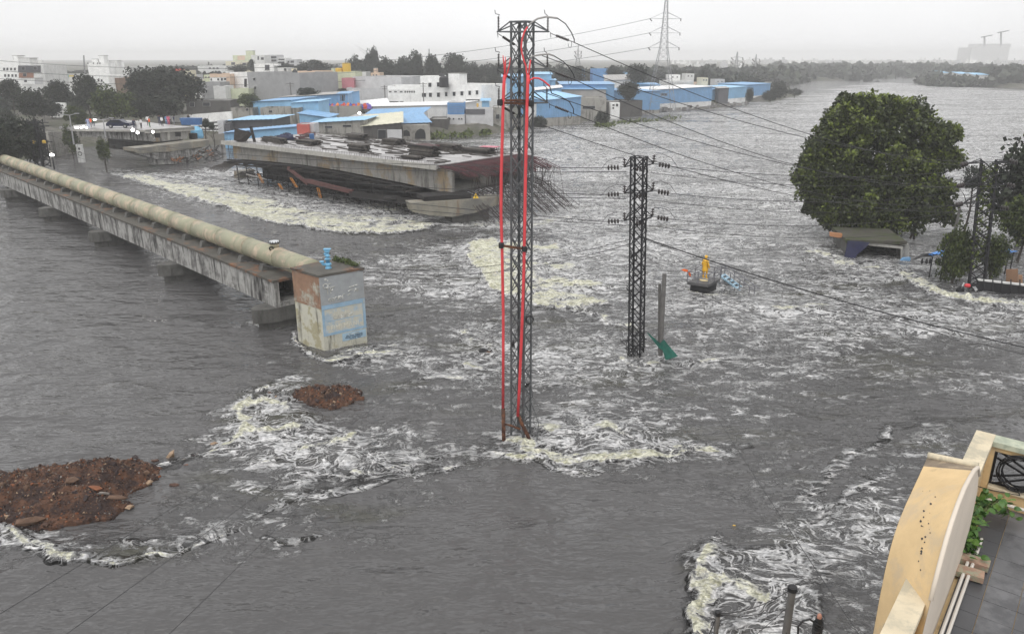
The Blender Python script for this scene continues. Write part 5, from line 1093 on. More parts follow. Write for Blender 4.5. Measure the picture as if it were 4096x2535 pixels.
def bld(label, x0, x1, yt, d0, d1=None, deep=10, wall='white', wins=(), name='building', cat='building', parapet=.8, zb=None, group=None, chajja=True, tank=None, pent=None, bands=(), strips=()):
    d1 = d1 or d0; a = Y(x0, yt, d0); b_ = Y(x1, yt, d1); zt = (a.z + b_.z) / 2; c = (a + b_) / 2
    zb = (gz(c.x, c.y) - 1.0) if zb is None else zb
    pl = Plane(a, b_); a.z = b_.z = 0; A_, Bb = a, b_; C2, D2 = b_ + pl.n * deep, a + pl.n * deep
    r = thing(name, label, cat, ((A_.x + Bb.x) / 2, (A_.y + Bb.y) / 2, zb), group); m = wm(wall)
    MB().prism([A_, Bb, C2, D2], zb, zt - parapet).build('wall', m, r)
    if parapet > 0:
        o = MB(); th = .22
        for p, s in ((A_, Bb), (Bb, C2), (C2, D2), (D2, A_)):
            d = (s - p).normalized(); nn = Vector((-d.y, d.x, 0)); o.hexa([p + Vector((0, 0, zt - parapet + .001)), s + Vector((0, 0, zt - parapet + .001)), s + nn * th - d * th + Vector((0, 0, zt - parapet + .001)), p + nn * th + d * th + Vector((0, 0, zt - parapet + .001)), p + Vector((0, 0, zt)), s + Vector((0, 0, zt)), s + nn * th - d * th + Vector((0, 0, zt)), p + nn * th + d * th + Vector((0, 0, zt))])
        o.build('parapet', m, r)
        MB().prism([A_ + (C2 - A_) * .03, Bb + (D2 - Bb) * .03, C2 + (A_ - C2) * .03, D2 + (Bb - D2) * .03], zt - parapet + .002, zt - parapet + .05).build('roof', M_ROOFC, r)
    for (bx0, by0, bx1, by1, k) in bands: slab_from(pl, rect_on(pl, bx0, by0, bx1, by1), .12, 'wall_panel', wm(k), r, off=-.12)
    for (bx0, by0, bx1, by1) in strips: slab_from(pl, rect_on(pl, bx0, by0, bx1, by1), .06, 'ledge', M_ROOFC, r, off=-.3)
    add_windows(r, pl, wins, chajja) if not bands else add_windows(r, Plane(A_ - pl.n * .12, Bb - pl.n * .12), wins, chajja)
    if tank:
        for t_ in tank: p = A_.lerp(Bb, t_) + pl.n * deep * .4; MB().lathe(p + Vector((0, 0, zt - parapet + .05)), [(.75, 0), (.8, .3), (.78, .9), (.5, 1.3), (.25, 1.5)], 12).build('water_tank', M_BLACK if wall != 'haze' else M_ROOFC, r)
    if pent:
        for (px0, px1, pyt) in pent:
            p0, p1 = pl.at(px0, pyt), pl.at(px1, pyt); zt2 = p0.z + .6; p0.z = p1.z = 0; p0 += pl.n * 1.2; p1 += pl.n * 1.2
            MB().prism([p0, p1, p1 + pl.n * 4, p0 + pl.n * 4], zt - parapet + .051, zt2).build('stair_room', m, r); MB().prism([p0 - (p1 - p0) * .06, p1 + (p1 - p0) * .06, p1 + (p1 - p0) * .06 + pl.n * 4.3, p0 - (p1 - p0) * .06 + pl.n * 4.3], zt2 + .001, zt2 + .15).build('stair_room_roof', M_ROOFC, r)
    return r, pl
def shed(label, x0, x1, ye0, ye1, d0, d1=None, deep=9, rise=1.2, roof='blue', wall='old', base_wall=None, zb=None, name='shed', group=None, wins=(), overh=.5, openf=False):
    """sheet-roofed shed: eave read from the photograph at both ends, roof rising to the back"""
    d1 = d1 or d0; a = Y(x0, ye0, d0); b_ = Y(x1, ye1, d1); c = (a + b_) / 2; zb = (gz(c.x, c.y) - 1.0) if zb is None else zb
    pl = Plane(a, b_); r = thing(name, label, 'shed', (c.x, c.y, zb), group)
    w0, w1 = Vector((a.x, a.y, 0)), Vector((b_.x, b_.y, 0)); bk = pl.n * deep
    zz = [a.z - .06, b_.z - .06, b_.z + rise - .06, a.z + rise - .06]
    wk = SHEET.get(wall) or wm(wall)
    if base_wall:
        hb = min(a.z, b_.z) - zb; hh = zb + hb * base_wall[1]
        MB().prism([w0, w1, w1 + bk, w0 + bk], zb, hh).build('base_wall', wm(base_wall[0]), r); e = .05
        MB().prism([w0 - pl.n * e - pl.d * e, w1 - pl.n * e + pl.d * e, w1 + bk + pl.d * e, w0 + bk - pl.d * e], hh + .002, zz).build('wall', wk, r)
    else: MB().prism([w0, w1, w1 + bk, w0 + bk], zb, zz).build('wall', wk, r)
    nn = max(4, int((b_ - a).length / .9)); e0 = a - pl.d * overh - pl.n * overh; e1 = b_ + pl.d * overh - pl.n * overh; up = Vector((0, 0, rise * (1 + overh / deep)))
    MB().corr(e0, e1, e1 + pl.n * (deep + 2 * overh) + up, e0 + pl.n * (deep + 2 * overh) + up, nn, .07).build('roof', SHEET[roof], r)
    if wall in SHEET:
        o = MB(); L_ = (w1 - w0).length; k = max(4, int(L_ / .8)); hh = (zb + (min(a.z, b_.z) - zb) * base_wall[1]) if base_wall else zb
        for i in range(k): p = w0.lerp(w1, (i + .5) / k) - pl.n * .09; o.box(p + Vector((0, 0, (hh + min(zz[:2])) / 2)), (.12, .06, max(.2, min(zz[:2]) - hh - .05)), math.atan2(pl.d.y, pl.d.x))
        o.build('wall_ribs', wk, r, kind='stuff')
    add_windows(r, pl, wins, False)
    return r, pl
def wall_thing(label, x0, x1, yt0, yt1, d0, d1=None, wall='old', th=.4, zb=None, stripes=0, name='boundary_wall', pillars=0, sk='dgrey'):
    d1 = d1 or d0; a = Y(x0, yt0, d0); b_ = Y(x1, yt1, d1); c = (a + b_) / 2; zb = (gz(c.x, c.y) - 1.2) if zb is None else zb; pl = Plane(a, b_); r = thing(name, label, 'wall', (c.x, c.y, zb))
    w0, w1 = Vector((a.x, a.y, 0)), Vector((b_.x, b_.y, 0)); MB().prism([w0, w1, w1 + pl.n * th, w0 + pl.n * th], zb, [a.z, b_.z, b_.z, a.z]).build('wall_body', wm(wall), r)
    for i in range(stripes):
        f = (i + .6) / (stripes + .4); za, zc = a.z - (a.z - 1.0) * f, b_.z - (b_.z - 1.0) * f
        MB().hexa([w0 + Vector((0, 0, za)) - pl.n * .06, w1 + Vector((0, 0, zc)) - pl.n * .06, w1 + Vector((0, 0, zc)), w0 + Vector((0, 0, za)), w0 + Vector((0, 0, za + .3)) - pl.n * .06, w1 + Vector((0, 0, zc + .3)) - pl.n * .06, w1 + Vector((0, 0, zc + .3)), w0 + Vector((0, 0, za + .3))]).build('painted_band', wm(sk), r)
    for i in range(pillars): p = w0.lerp(w1, i / max(1, pillars - 1)) - pl.n * .15; MB().prism([p - pl.d * .25, p + pl.d * .25, p + pl.d * .25 + pl.n * .2, p - pl.d * .25 + pl.n * .2], zb, a.z + (b_.z - a.z) * i / max(1, pillars - 1) + .1).build('pillar', wm(wall), r)
    return r, pl
R4 = lambda xs, y, w, h: [(x - w / 2, y - h / 2, x + w / 2, y + h / 2) for x in xs]
# ---- far left
bld('white five-storey block at the frame edge with two rows of small windows', -40, 72, 241, 262, deep=14, wins=R4((17, 30, 45, 60), 277, 7, 10) + R4((21, 35, 50, 64), 303, 7, 10), chajja=False, tank=[.6], pent=[(40, 60, 232)])
bld('tall house with a dark grey top storey and a brick-red storey below', 73, 172, 262, 232, deep=12, wall='pale', bands=[(73, 263, 163, 290, 'dgrey'), (76, 292, 135, 312, 'brick'), (78, 314, 140, 338, 'white'), (136, 292, 168, 312, 'pale'), (140, 314, 172, 337, 'lgrey')], wins=[(88, 269, 100, 281), (136, 268, 148, 280), (93, 294, 106, 306), (98, 320, 108, 329)], strips=[(72, 290.3, 170, 291.7), (72, 312.5, 172, 314)], pent=[(66, 108, 243)], chajja=False)
bld('low building with teal awnings and a yellow sign panel among trees', 180, 300, 298, 285, wall='pale', bands=[(228, 298, 275, 311, 'teal'), (276, 301, 296, 308, 'yellow')], parapet=.5)
bld('hazy white tower block with a small square room on top', 348, 432, 252, 340, wins=R4((352, 374, 390, 400), 254, 4, 5), pent=[(388, 408, 230), (362, 385, 244)], chajja=False, deep=14)
bld('hazy white block just right of the taller white tower block', 428, 520, 272, 345, wall='pale', wins=R4((447,), 270, 5, 5), deep=14, chajja=False, pent=[(430, 462, 250)])
bld('white house with twin windows and a ramped corner among trees', 373, 432, 302, 258, wins=R4((395, 407), 323, 6, 9) + R4((426,), 345, 5, 9), chajja=False)
bld('small brown house with blue tanks beside the white house', 434, 474, 312, 262, wall='brown', bands=[(440, 331, 462, 345, 'brown')], parapet=.4)
bld('distant pale slab on the skyline behind the hazy white block', 520, 580, 268, 470, wall='haze', deep=15, parapet=0)
bld('cream house with a red roof peeking over the trees', 687, 740, 283, 290, wall='cream', parapet=.1, bands=[(697, 276, 738, 284, 'red')], wins=R4((712,), 292, 4, 4), chajja=False)
bld('long pale low building on the skyline with flat roof', 790, 905, 264, 400, wall='pale', deep=14, wins=R4((840, 855, 870), 274, 8, 6), chajja=False)
# ---- skyline cluster
bld('pale yellow hilltop house with a peach upper storey', 930, 1002, 222, 430, wall='lime', deep=14, bands=[(950, 224, 980, 242, 'peach')], pent=[(980, 1008, 209)], chajja=False)
bld('wide cream hilltop building with an overhanging flat roof', 902, 1000, 246, 420, wall='cream', deep=12, wins=[(970, 252, 984, 262), (925, 250, 940, 260)], chajja=False)
bld('white hilltop house with balconies right of the yellow one', 1004, 1056, 221, 425, wall='pale', deep=12, wins=[(1030, 226, 1036, 240), (1044, 230, 1055, 240)], chajja=False)
bld('hilltop frame of a half-built house with open floors', 1074, 1110, 220, 440, wall='lgrey', deep=12, wins=[(1078, 226, 1106, 234), (1078, 239, 1106, 247)], chajja=False)
bld('hilltop apartment with grey balconies beside the half-built house', 1110, 1142, 232, 440, wall='pale', deep=12, wins=[(1114, 247, 1138, 254), (1114, 236, 1138, 242)], chajja=False)
bld('rightmost hilltop block with stacked open balconies', 1144, 1186, 238, 440, wall='lgrey', deep=12, wins=[(1150, 244, 1158, 252), (1162, 243, 1176, 252), (1150, 258, 1176, 266)], chajja=False)
bld('white two-step house with a slatted stair front below the hilltop', 1016, 1092, 256, 330, deep=12, wins=[(1060, 260, 1078, 284)], pent=[(1090, 1110, 262)], chajja=False)
bld('small white flat house with an open porch beside the stepped white house', 1110, 1150, 272, 322, deep=9, wall='pale', wins=[(1136, 274, 1146, 284)], chajja=False)
# ---- mid row
bld('peach apartment building with balconies and a red door', 838, 918, 296, 245, wall='peach', deep=12, bands=[(840, 310, 905, 330, 'white'), (880, 338, 914, 356, 'white')], wins=[(843, 315, 848, 323), (870, 315, 876, 322), (884, 314, 891, 323), (897, 314, 904, 321), (898, 342, 906, 351), (900, 370, 916, 382)], tank=[.2])
bld('plain white blank-walled building between the peach and the grey ones', 918, 990, 290, 250, 246, wall='white', deep=14, wins=[(978, 316, 988, 348)], chajja=False)
bld('pale greenish low house in front of the blank white wall', 922, 993, 356, 232, wall='lime', deep=7, parapet=.5)
bld('big plain mid-grey building with two small windows', 988, 1196, 290, 238, 228, wall='grey', deep=16, wins=[(1014, 313, 1022, 323), (1018, 347, 1025, 358)], tank=[.62])
bld('peach house with an arched opening above the grey building', 1120, 1198, 287, 262, wall='cream', deep=10, wins=[(1166, 304, 1182, 314)], chajja=False)
bld('peach building with a drain pipe and three small windows', 1190, 1296, 285, 246, wall='peach', deep=12, wins=[(1234, 306, 1240, 313), (1259, 306, 1265, 313), (1284, 305, 1290, 312), (1286, 336, 1292, 343)], tank=[.3])
rY, _ = bld('pale yellow-green building topped with two yellow cylinders', 1294, 1420, 288, 250, wall='lime', deep=12, wins=[(1310, 302, 1330, 312)], chajja=False)
for px, h, w_ in ((1357, 3.0, 1.1), (1388, 4.5, 1.3)): c = Y(px, 296, 252); MB().lathe(c - Vector((0, 0, 1.5)), [(w_, 0), (w_, h), (w_ * .9, h + .2)], 14).build('yellow_cylinder', M_YEL, rY)
bld('pink-walled upper room stepping into the large pale warehouse', 1366, 1414, 313, 243, wall='pink', deep=6, parapet=.2)
bld('large pale blank warehouse with stepped left end', 1410, 1604, 308, 246, 240, wall='lgrey', deep=20, parapet=.4)
bld('lower pale block joined to the front of the large blank warehouse', 1386, 1552, 352, 236, wall='lgrey', deep=10, parapet=.3)
bld('white factory wing with high slot windows and a dark garage opening', 1550, 1682, 345, 226, wall='white', deep=14, wins=[(1556, 366, 1566, 370), (1577, 366, 1587, 370), (1600, 366, 1610, 370)] + R4((1621, 1630, 1639, 1648, 1657), 368, 5, 6) + [(1554, 406, 1594, 423), (1599, 406, 1614, 424)], chajja=False, strips=[(1550, 361, 1660, 362.5)])
bld('white three-storey factory tower in the middle of the white complex', 1681, 1770, 306, 224, wall='white', deep=12, wins=[(1714, 333, 1725, 348), (1748, 331, 1759, 347), (1670 + 18, 374, 1704, 388), (1716, 373, 1727, 388), (1748, 372, 1759, 388), (1690, 409, 1734, 416)], tank=[.9])
bld('white factory wing with a row of five barred windows and dark slots', 1769, 1926, 339, 224, 218, wall='white', deep=14, wins=[(1781, 370, 1790, 386), (1812, 369, 1822, 384), (1843, 367, 1853, 382), (1875, 365, 1884, 380), (1904, 363, 1913, 378), (1743 + 28, 408, 1798, 416), (1808, 404, 1857, 410), (1866, 399, 1918, 406)], pent=[(1784, 1828, 305)])
c = Y(1776, 338, 222); wt = thing('water_tank', 'large black water tank beside the white stair room on the factory roof', 'water tank', c); MB().lathe(c, [(1.3, -.8), (1.3, 1.6), (1.0, 2.0), (.4, 2.2)], 14).build('barrel', M_BLACK, wt)
pl = Plane(Y(1857, 425, 214), Y(1915, 425, 212)); bb = thing('billboard', 'yellow advertising board on the wall under the white factory', 'billboard', pl.at(1886, 440)); slab_from(pl, rect_on(pl, 1857, 414, 1913, 437), .25, 'board', mat('board_yellow', (.68, .42, .08), .6, .1, 1, col2=(.62, .55, .45), patch=.6, pscale=.5), bb); MB().beam(pl.at(1860, 436), pl.at(1860, 452), .15).build('post', M_STEEL_D, bb); MB().beam(pl.at(1910, 436), pl.at(1910, 452), .15).build('post', M_STEEL_D, bb)
MB().hexa([pl.at(*p) - pl.n * o for o, p in ((.06, (1866, 434)), (.06, (1880, 434)), (.01, (1880, 434)), (.01, (1866, 434)), (.06, (1868, 420)), (.06, (1878, 420)), (.01, (1878, 420)), (.01, (1868, 420)))]).build('printed_figure', mat('print_brown', (.35, .2, .1), .7, .2), bb)
# ---- left shops and walls
bld('row of dark little shopfronts with signs behind the white wall', 742, 920, 402, 214, wall='dark', deep=7, wins=[(760, 410, 778, 428), (812, 410, 840, 425)], parapet=.2, chajja=False)
bld('dim two-storey house with torn awnings among the trees', 560, 640, 404, 222, wall='dark', deep=7, bands=[(566, 408, 600, 432, 'teal')], parapet=.3)
bld('grey weathered shop block beneath the peach apartment building', 800, 880, 330, 232, wall='grey', deep=8, parapet=.4, wins=[(824, 360, 830, 372)])
bld('white and grey weathered house next to the peach apartments', 852, 900, 345, 228, wall='pale', deep=7, parapet=.3)
wall_thing('long dirty white wall behind the people on the bridge', 640, 924, 468, 446, 196, 188, 'white', sk='old')
wall_thing('white compound wall painted with dark stripes', 762, 930, 492, 478, 172, 168, 'white', stripes=4)
bld('small grey cube hut with shutters in front of the striped wall', 868, 892, 483, 166, wall='lgrey', deep=3, parapet=.2, cat='hut', name='hut'); bld('low dark kiosk in front of the striped wall', 900, 918, 496, 165, wall='dgrey', deep=3, parapet=.2, cat='hut', name='hut')
bld('soot-dark plastered shed block beside the white wall', 922, 1008, 432, 190, wall='old', deep=8, parapet=.4, wins=[(984, 434, 994, 444)], chajja=False)
wall_thing('broken whitewashed wall among the dense left trees', 192, 262, 410, 412, 200, None, 'white'); wall_thing('tall grey retaining wall of the approach ramp', 168, 292, 528, 522, 140, 150, 'old', zb=-1.2, th=1.0)
# ---- blue sheds, left group
shed('sky-blue sheet shed with its tall front wall above old plaster walls', 1012, 1165, 408, 400, 195, 190, deep=9, roof='blue', wall='sky', base_wall=('old', .3), rise=.4)
shed('long bright blue shed roof rising behind the sky-blue shed', 1120, 1352, 390, 376, 215, 208, deep=10, roof='grey', wall='blue', rise=.5)
shed('pale blue lean-to in front of the long bright blue shed', 1165, 1272, 412, 405, 188, 186, deep=5, roof='sky', wall='sky', base_wall=('old', .35), rise=.3)
shed('blue doorway shed at the end of the long blue shed', 1350, 1390, 376, 375, 206, deep=6, roof='blue', wall='blue', rise=.3, wins=[(1362, 380, 1380, 405)])
bld('crumbling plaster walls with bare brick below the sky-blue shed', 1040, 1196, 432, 184, wall='old', deep=6, wins=[(1075, 442, 1090, 450), (1010 + 60, 460, 1110, 468)], parapet=.6, chajja=False)
shed('open store with a thin flat sky-blue roof and dark inside', 926, 1086, 482, 476, 168, 166, deep=8, roof='sky', wall='dgrey', rise=.3, overh=.9)
shed('long low blue sheet wall running behind the bridge deck', 896, 1190, 532, 505, 156, 152, deep=5, roof='blue', wall='sky', rise=.2)
bld('orange-red painted cabin at the end of the blue sheet wall', 1186, 1234, 498, 150, wall='red', deep=4, parapet=.1); bld('narrow grey cabin attached to the orange-red one', 1234, 1254, 496, 151, wall='lgrey', deep=4, parapet=.1, cat='cabin', name='cabin')
shed('mid-blue lean-to shed sloping down beside the brown wall', 1196, 1312, 453, 470, 180, 178, deep=4, roof='blue', wall='sky', rise=.4)
bld('long brown sooty wall building with clothes on its roof', 1274, 1440, 424, 200, wall='old', deep=9, parapet=.5)
for k in range(16):
    c = Y(1305 + k * 11 + qb.uniform(-4, 4), 421, 203); single(lump(c - Vector((0, 0, .9)), qb.uniform(.6, 1.1), .8, qb.uniform(.8, 1.5), k, 8, 4), 'bundle', mat('bundle_' + ('orange', 'blue', 'red', 'violet')[k % 4], ((.70, .22, .05), (.05, .08, .40), (.50, .08, .05), (.16, .10, .40))[k % 4], .8, .2), ('orange', 'blue', 'red', 'violet')[k % 4] + ' bundle, ' + ('leftmost', 'second', 'third', 'rightmost')[k // 4] + ' of its colour in the row on the sooty roof', 'bundle', group='coloured bundles on the roof')
# ---- yard at the river edge
shed('shed with flat grey roofs and plank-clad front facing the deck', 1244, 1452, 492, 480, 164, 162, deep=8, roof='sky', wall='old', rise=.3, wins=[(1300, 505, 1330, 512), (1372, 500, 1405, 508)])
shed('shed with a wide pale yellow roof and blackened walls', 1452, 1604, 506, 490, 162, 163, deep=12, roof='cream', wall='dark', rise=1.3, wins=[(1512, 520, 1544, 556)], zb=-1)
bld('light patch of plaster wall leaning under the yellow roof', 1548, 1606, 520, 160.5, wall='lgrey', deep=.5, parapet=0, name='wall_panel', cat='wall')
shed('shed with a bright blue front roof above a ruined arch', 1608, 1718, 494, 490, 172, 174, deep=7, roof='blue', wall='old', rise=1.4, zb=-1)
rr, pl = wall_thing('ruined concrete wall with a broken arch at the water', 1610, 1720, 502, 500, 168, 171, 'old', zb=-1.5, th=2.0)
slab_from(pl, [(1660, 556), (1660, 535), (1668, 522), (1682, 515), (1696, 520), (1702, 535), (1702, 556)], .2, 'arch_opening', M_BLACK, rr, off=-.05); slab_from(pl, [(1614, 545), (1614, 524), (1626, 520), (1638, 528), (1640, 545)], .2, 'arch_opening', M_BLACK, rr, off=-.05)
bld('dark open bay between the blue roof and the grey wall', 1718, 1790, 476, 182, wall='dark', deep=7, parapet=.3)
shed('long white warehouse with a low white roof on the river edge', 1428, 1790, 428, 420, 206, 192, deep=13, roof='white', wall='white', rise=.4, wins=[(1452, 447, 1478, 458), (1502, 444, 1530, 454)])
shed('white ridge-roofed shed end standing left of the long warehouse', 1434, 1556, 436, 422, 212, 214, deep=8, roof='white', wall='white', rise=1.4)
shed('low shed with a bright blue wedge roof before the white warehouse', 1464, 1684, 463, 454, 188, 184, deep=4, roof='blue', wall='pale', rise=1.0, overh=.7)
shed('long pale grey lean-to roof in front of the blue wedge roof', 1380, 1610, 478, 478, 182, 178, deep=6, roof='grey', wall='old', rise=.7)
bld('tall panel of blue slatted shutter beside the white warehouse', 1789, 1856, 412, 190, wall='blue', deep=6, parapet=.05, strips=[(1789, y, 1856, y + .9) for y in (420, 427, 434, 441, 448)])
bld('pale lower house with four tiny windows beneath the blue shutter', 1788, 1858, 460, 188, wall='lgrey', deep=7, wins=R4((1800, 1814, 1836, 1847), 476, 5, 6), parapet=.1, chajja=False)
bld('grey yard building draped with a dark blue tarpaulin', 1862, 1972, 436, 190, wall='lgrey', deep=7, bands=[(1862, 437, 1940, 458, 'dgrey')], parapet=.2)
bld('stained yard building with one dark window by the river wall', 1970, 2034, 430, 192, wall='old', deep=7, wins=[(1984, 458, 1998, 476)], parapet=.2, chajja=False)
shed('small sky-blue roofed hut behind the dark blue tarpaulin', 1928, 1956, 404, 404, 214, deep=4, roof='sky', wall='sky', rise=.4)
wall_thing('mossy stone river wall running down into the flood', 1716, 2058, 512, 478, 182, 196, 'old', zb=-1.5, th=1.2, pillars=5, name='river_wall')
# ---- blue sheds right of the tall tower
shed('sky-blue tall factory shed showing behind the lattice tower', 2010, 2098, 308, 306, 262, deep=12, roof='sky', wall='sky', rise=.6)
shed('pale blue factory tower block behind the lattice tower', 2100, 2206, 298, 298, 258, deep=12, roof='sky', wall='sky', rise=.5)
shed('stepped pale blue annex beside the pale blue tower block', 2206, 2222, 322, 322, 256, deep=8, roof='sky', wall='sky', rise=.3)
shed('long bright blue factory with a flat even roofline', 2246, 2458, 338, 338, 250, 250, deep=16, roof='blue', wall='blue', rise=.4)
shed('grey-blue side hall under the long bright blue factory', 2246, 2424, 358, 358, 246, deep=4, roof='blue', wall='grey', rise=.3)
shed('low blue hall with a white-edged roof left of the long factory', 2144, 2246, 362, 350, 240, deep=10, roof='white', wall='blue', rise=.4)
shed('blue shed with pale roof and concrete base at the water', 2172, 2324, 402, 386, 206, 214, deep=10, roof='sky', wall='blue', base_wall=('old', .42), rise=1.0, zb=-1.0)
shed('pale concrete shed left of the blue one at the water', 2112, 2176, 412, 410, 208, deep=8, roof='grey', wall='pale', rise=.5, zb=-1)
bld('low ruined grey block between the two blue factories', 2324, 2426, 392, 228, wall='old', deep=9, parapet=.4, wins=[(2330, 424, 2380, 436)], chajja=False)
bld('dark line of old huts along the water under the blue factory', 2380, 2570, 405, 236, 246, wall='dark', deep=9, parapet=.3, wins=[(2445, 415, 2466, 446)], chajja=False)
bld('little white ruined house front at the water among dark huts', 2443, 2480, 412, 234, wall='white', deep=4, wins=[(2450, 418, 2458, 424), (2450, 430, 2456, 436), (2464, 416, 2472, 426)], parapet=.3, chajja=False)
shed('wide blue factory wall in front of the pylon', 2426, 2642, 362, 366, 252, 258, deep=14, roof='blue', wall='blue', rise=.3, base_wall=('old', .25))
shed('blue hall with a thin white roof edge right of the pylon', 2616, 2850, 360, 346, 266, 284, deep=12, roof='white', wall='blue', base_wall=('pale', .45), rise=.3, wins=[(2642, 374, 2668, 384)])
shed('blue hall behind pylon partly hidden by the dark tree', 2540, 2640, 338, 340, 290, deep=12, roof='blue', wall='blue', rise=.4)
bld('blue-painted warehouse high among the far trees', 2372, 2432, 276, 350, wall='blue', deep=12, parapet=.3); bld('smaller blue warehouse glimpsed between the far trees', 2300, 2340, 278, 352, wall='blue', deep=10, parapet=.3); bld('blue and white gabled house among trees near the pylon', 2482, 2512, 290, 340, wall='sky', deep=8, parapet=.3)
shed('white house with a wide violet-grey roof behind the factories', 2428, 2570, 322, 318, 300, deep=10, roof='grey', wall='white', rise=1.6)
bld('long white walled hall on the bank behind the right blue sheds', 2660, 2774, 324, 310, wall='pale', deep=12, parapet=.3, strips=[(2660, y, 2774, y + .8) for y in (330, 335, 340)])
shed('blue shed with a dark right end past the pylon', 2842, 2920, 360, 348, 298, 310, deep=10, roof='blue', wall='sky', base_wall=('pale', .4), rise=.3, zb=-.8)
shed('narrow dark slate-coloured shed between two blue ones', 2876, 2916, 354, 352, 296, deep=6, roof='grey', wall='dgrey', rise=.3, zb=-.8)
shed('pale blue shed over a white wall at the water', 2914, 2986, 352, 346, 300, 312, deep=10, roof='sky', wall='sky', base_wall=('white', .45), rise=.3, zb=-.8)
shed('last blue shed on the point before the open water', 2984, 3082, 340, 334, 322, 340, deep=12, roof='blue', wall='blue', base_wall=('pale', .4), rise=.3, zb=-.8)
# ---- small filler houses deep in the town, each a house of its own
kinds = ('white', 'pale', 'cream', 'lgrey', 'peach'); spots = [(100, 300), (205, 318), (260, 322), (300, 330), (480, 316), (545, 312), (600, 318), (655, 330), (760, 300), (810, 305), (770, 345), (820, 372), (1010, 288), (1210, 276), (1260, 274), (1450, 300), (1520, 296), (1640, 300), (2060, 320), (2120, 330), (2700, 300), (2760, 296), (2820, 312), (2880, 318), (2790, 330)]
for k, (a, b) in enumerate(spots):
    d = 300 + (k * 37) % 90; w_ = 26 + (k * 13) % 22; kd = kinds[k % 5]
    bld(f'{("small", "narrow", "squat", "plain", "faded")[(k * 3) % 5]} {("white", "off-white", "cream", "light grey", "peach")[k % 5]} town house half hidden behind {("the trees", "taller roofs", "leafy crowns", "the sheds", "the front houses")[(k // 5) % 5]}', a - w_ / 2, a + w_ / 2, b, d, wall=kd, deep=8, wins=R4((a - w_ * .2, a + w_ * .2), b + 9, 4, 5), chajja=False)
# ---- more town houses between the trees, stepping up the slope
qh = random.Random(31)
for k in range(26):
    px = (20, 70, 120, 215, 255, 300, 330, 470, 520, 560, 610, 650, 690, 730, 770, 800, 830, 905, 960, 1060, 1110, 1170, 1230, 1330, 1440, 1500)[k]; py = (345, 352, 372, 338, 352, 345, 335, 350, 362, 338, 342, 318, 330, 350, 322, 366, 300, 300, 318, 300, 296, 292, 290, 292, 288, 292)[k]; w_ = 30 + (k * 17) % 30; d = 262 + (k * 29) % 60; kd = ('cream', 'white', 'lime', 'pale', 'peach', 'white', 'yellow')[k % 7]
    bld(f"{('flat-roofed', 'two-storey', 'boxy', 'parapeted')[k % 4]} {('cream', 'white', 'pale green', 'off-white', 'peach', 'bright white', 'yellowish')[k % 7]} house with {('two', 'three', 'one row of', 'four')[(k // 2) % 4]} small windows, {('below the tall house', 'left of the bridge crowd', 'over the shopfronts', 'near the peach apartments', 'behind the big grey building', 'under the wooded ridge')[min(5, k // 5)]}", px - w_ / 2, px + w_ / 2, py, d, wall=kd, deep=9, wins=R4([px + o for o in ((-6, 6), (-9, 0, 9), (-10, -3, 4, 11), (-10, -4, 3, 9))[(k // 2) % 4]], py + 10, 4.5, 6), chajja=False, tank=[.3] if k % 3 == 0 else None, pent=[(px - 8, px + 2, py - 9)] if k % 2 else None)
# ---- lit lamp at the warehouse, masts
c = Y(1438, 454, 200); r = thing('wall_lamp', 'bright lamp shining at the left end of the white warehouse', 'lamp', c); MB().box(c + Vector((0, .2, 0)), (.5, .4, .3)).build('housing', M_STEEL_D, r); MB().lathe(c, [(.3, -.05), (.3, .05)], 10, (0, 1, 0)).build('lens', M_LAMP, r)
for (px, p0, p1, d, lb_) in ((335, 310, 222, 350, 'thin lattice mast standing left of the hazy white tower block'), (1716, 300, 196, 420, 'faint slender mast rising behind the wooded ridge')):
    b = Y(px, p0, d); t = Y(px, p1, d); b.z = gz(b.x, b.y); r = thing('radio_mast', lb_, 'mast', b); w_ = d / FPX * 3
    for k in range(3):
        a = k * 2.09; o = Vector((math.cos(a), math.sin(a), 0)) * w_; MB().beam(b + o, t + o * .4, .2).build('leg', M_PYL, r)
    br_ = MB()
    for i in range(14):
        for k in range(3):
            a = k * 2.09; o = Vector((math.cos(a), math.sin(a), 0)) * w_; o2 = Vector((math.cos(a + 2.09), math.sin(a + 2.09), 0)) * w_; br_.beam(b.lerp(t, i / 14) + o * (1 - .6 * i / 14), b.lerp(t, (i + 1) / 14) + o2 * (1 - .6 * i / 14), .12)
    br_.build('bracing', M_PYL, r, kind='stuff')
for (px, pyt, pyb, d, lb_) in ((2214, 285, 330, 262, 'plain utility pole beside the pale blue annex'), (1538, 342, 400, 236, 'utility pole against the large blank warehouse'), (1160, 330, 390, 222, 'utility pole in front of the big grey building'), (165, 410, 446, 190, 'utility pole with crossarms among the left trees'), (1692, 330, 420, 217, 'thin pole in front of the white factory tower'), (1942, 305, 330, 260, 'utility pole with crossarms before the wooded ridge'), (1224, 550, 556, 150, '')):
    if not lb_: continue
    t = Y(px, pyt, d); b = Vector((t.x, t.y, gz(t.x, t.y) - .3)); r = thing('utility_pole', lb_, 'utility pole', b); MB().tube([b, t], [.16, .12], 7).build('post', M_POLE, r); MB().beam(t + Vector((-1.1, 0, -.4)), t + Vector((1.1, 0, -.4)), .12).build('crossarm', M_POLE, r); MB().beam(t + Vector((-.8, 0, -1.0)), t + Vector((.8, 0, -1.0)), .1).build('crossarm', M_POLE, r)
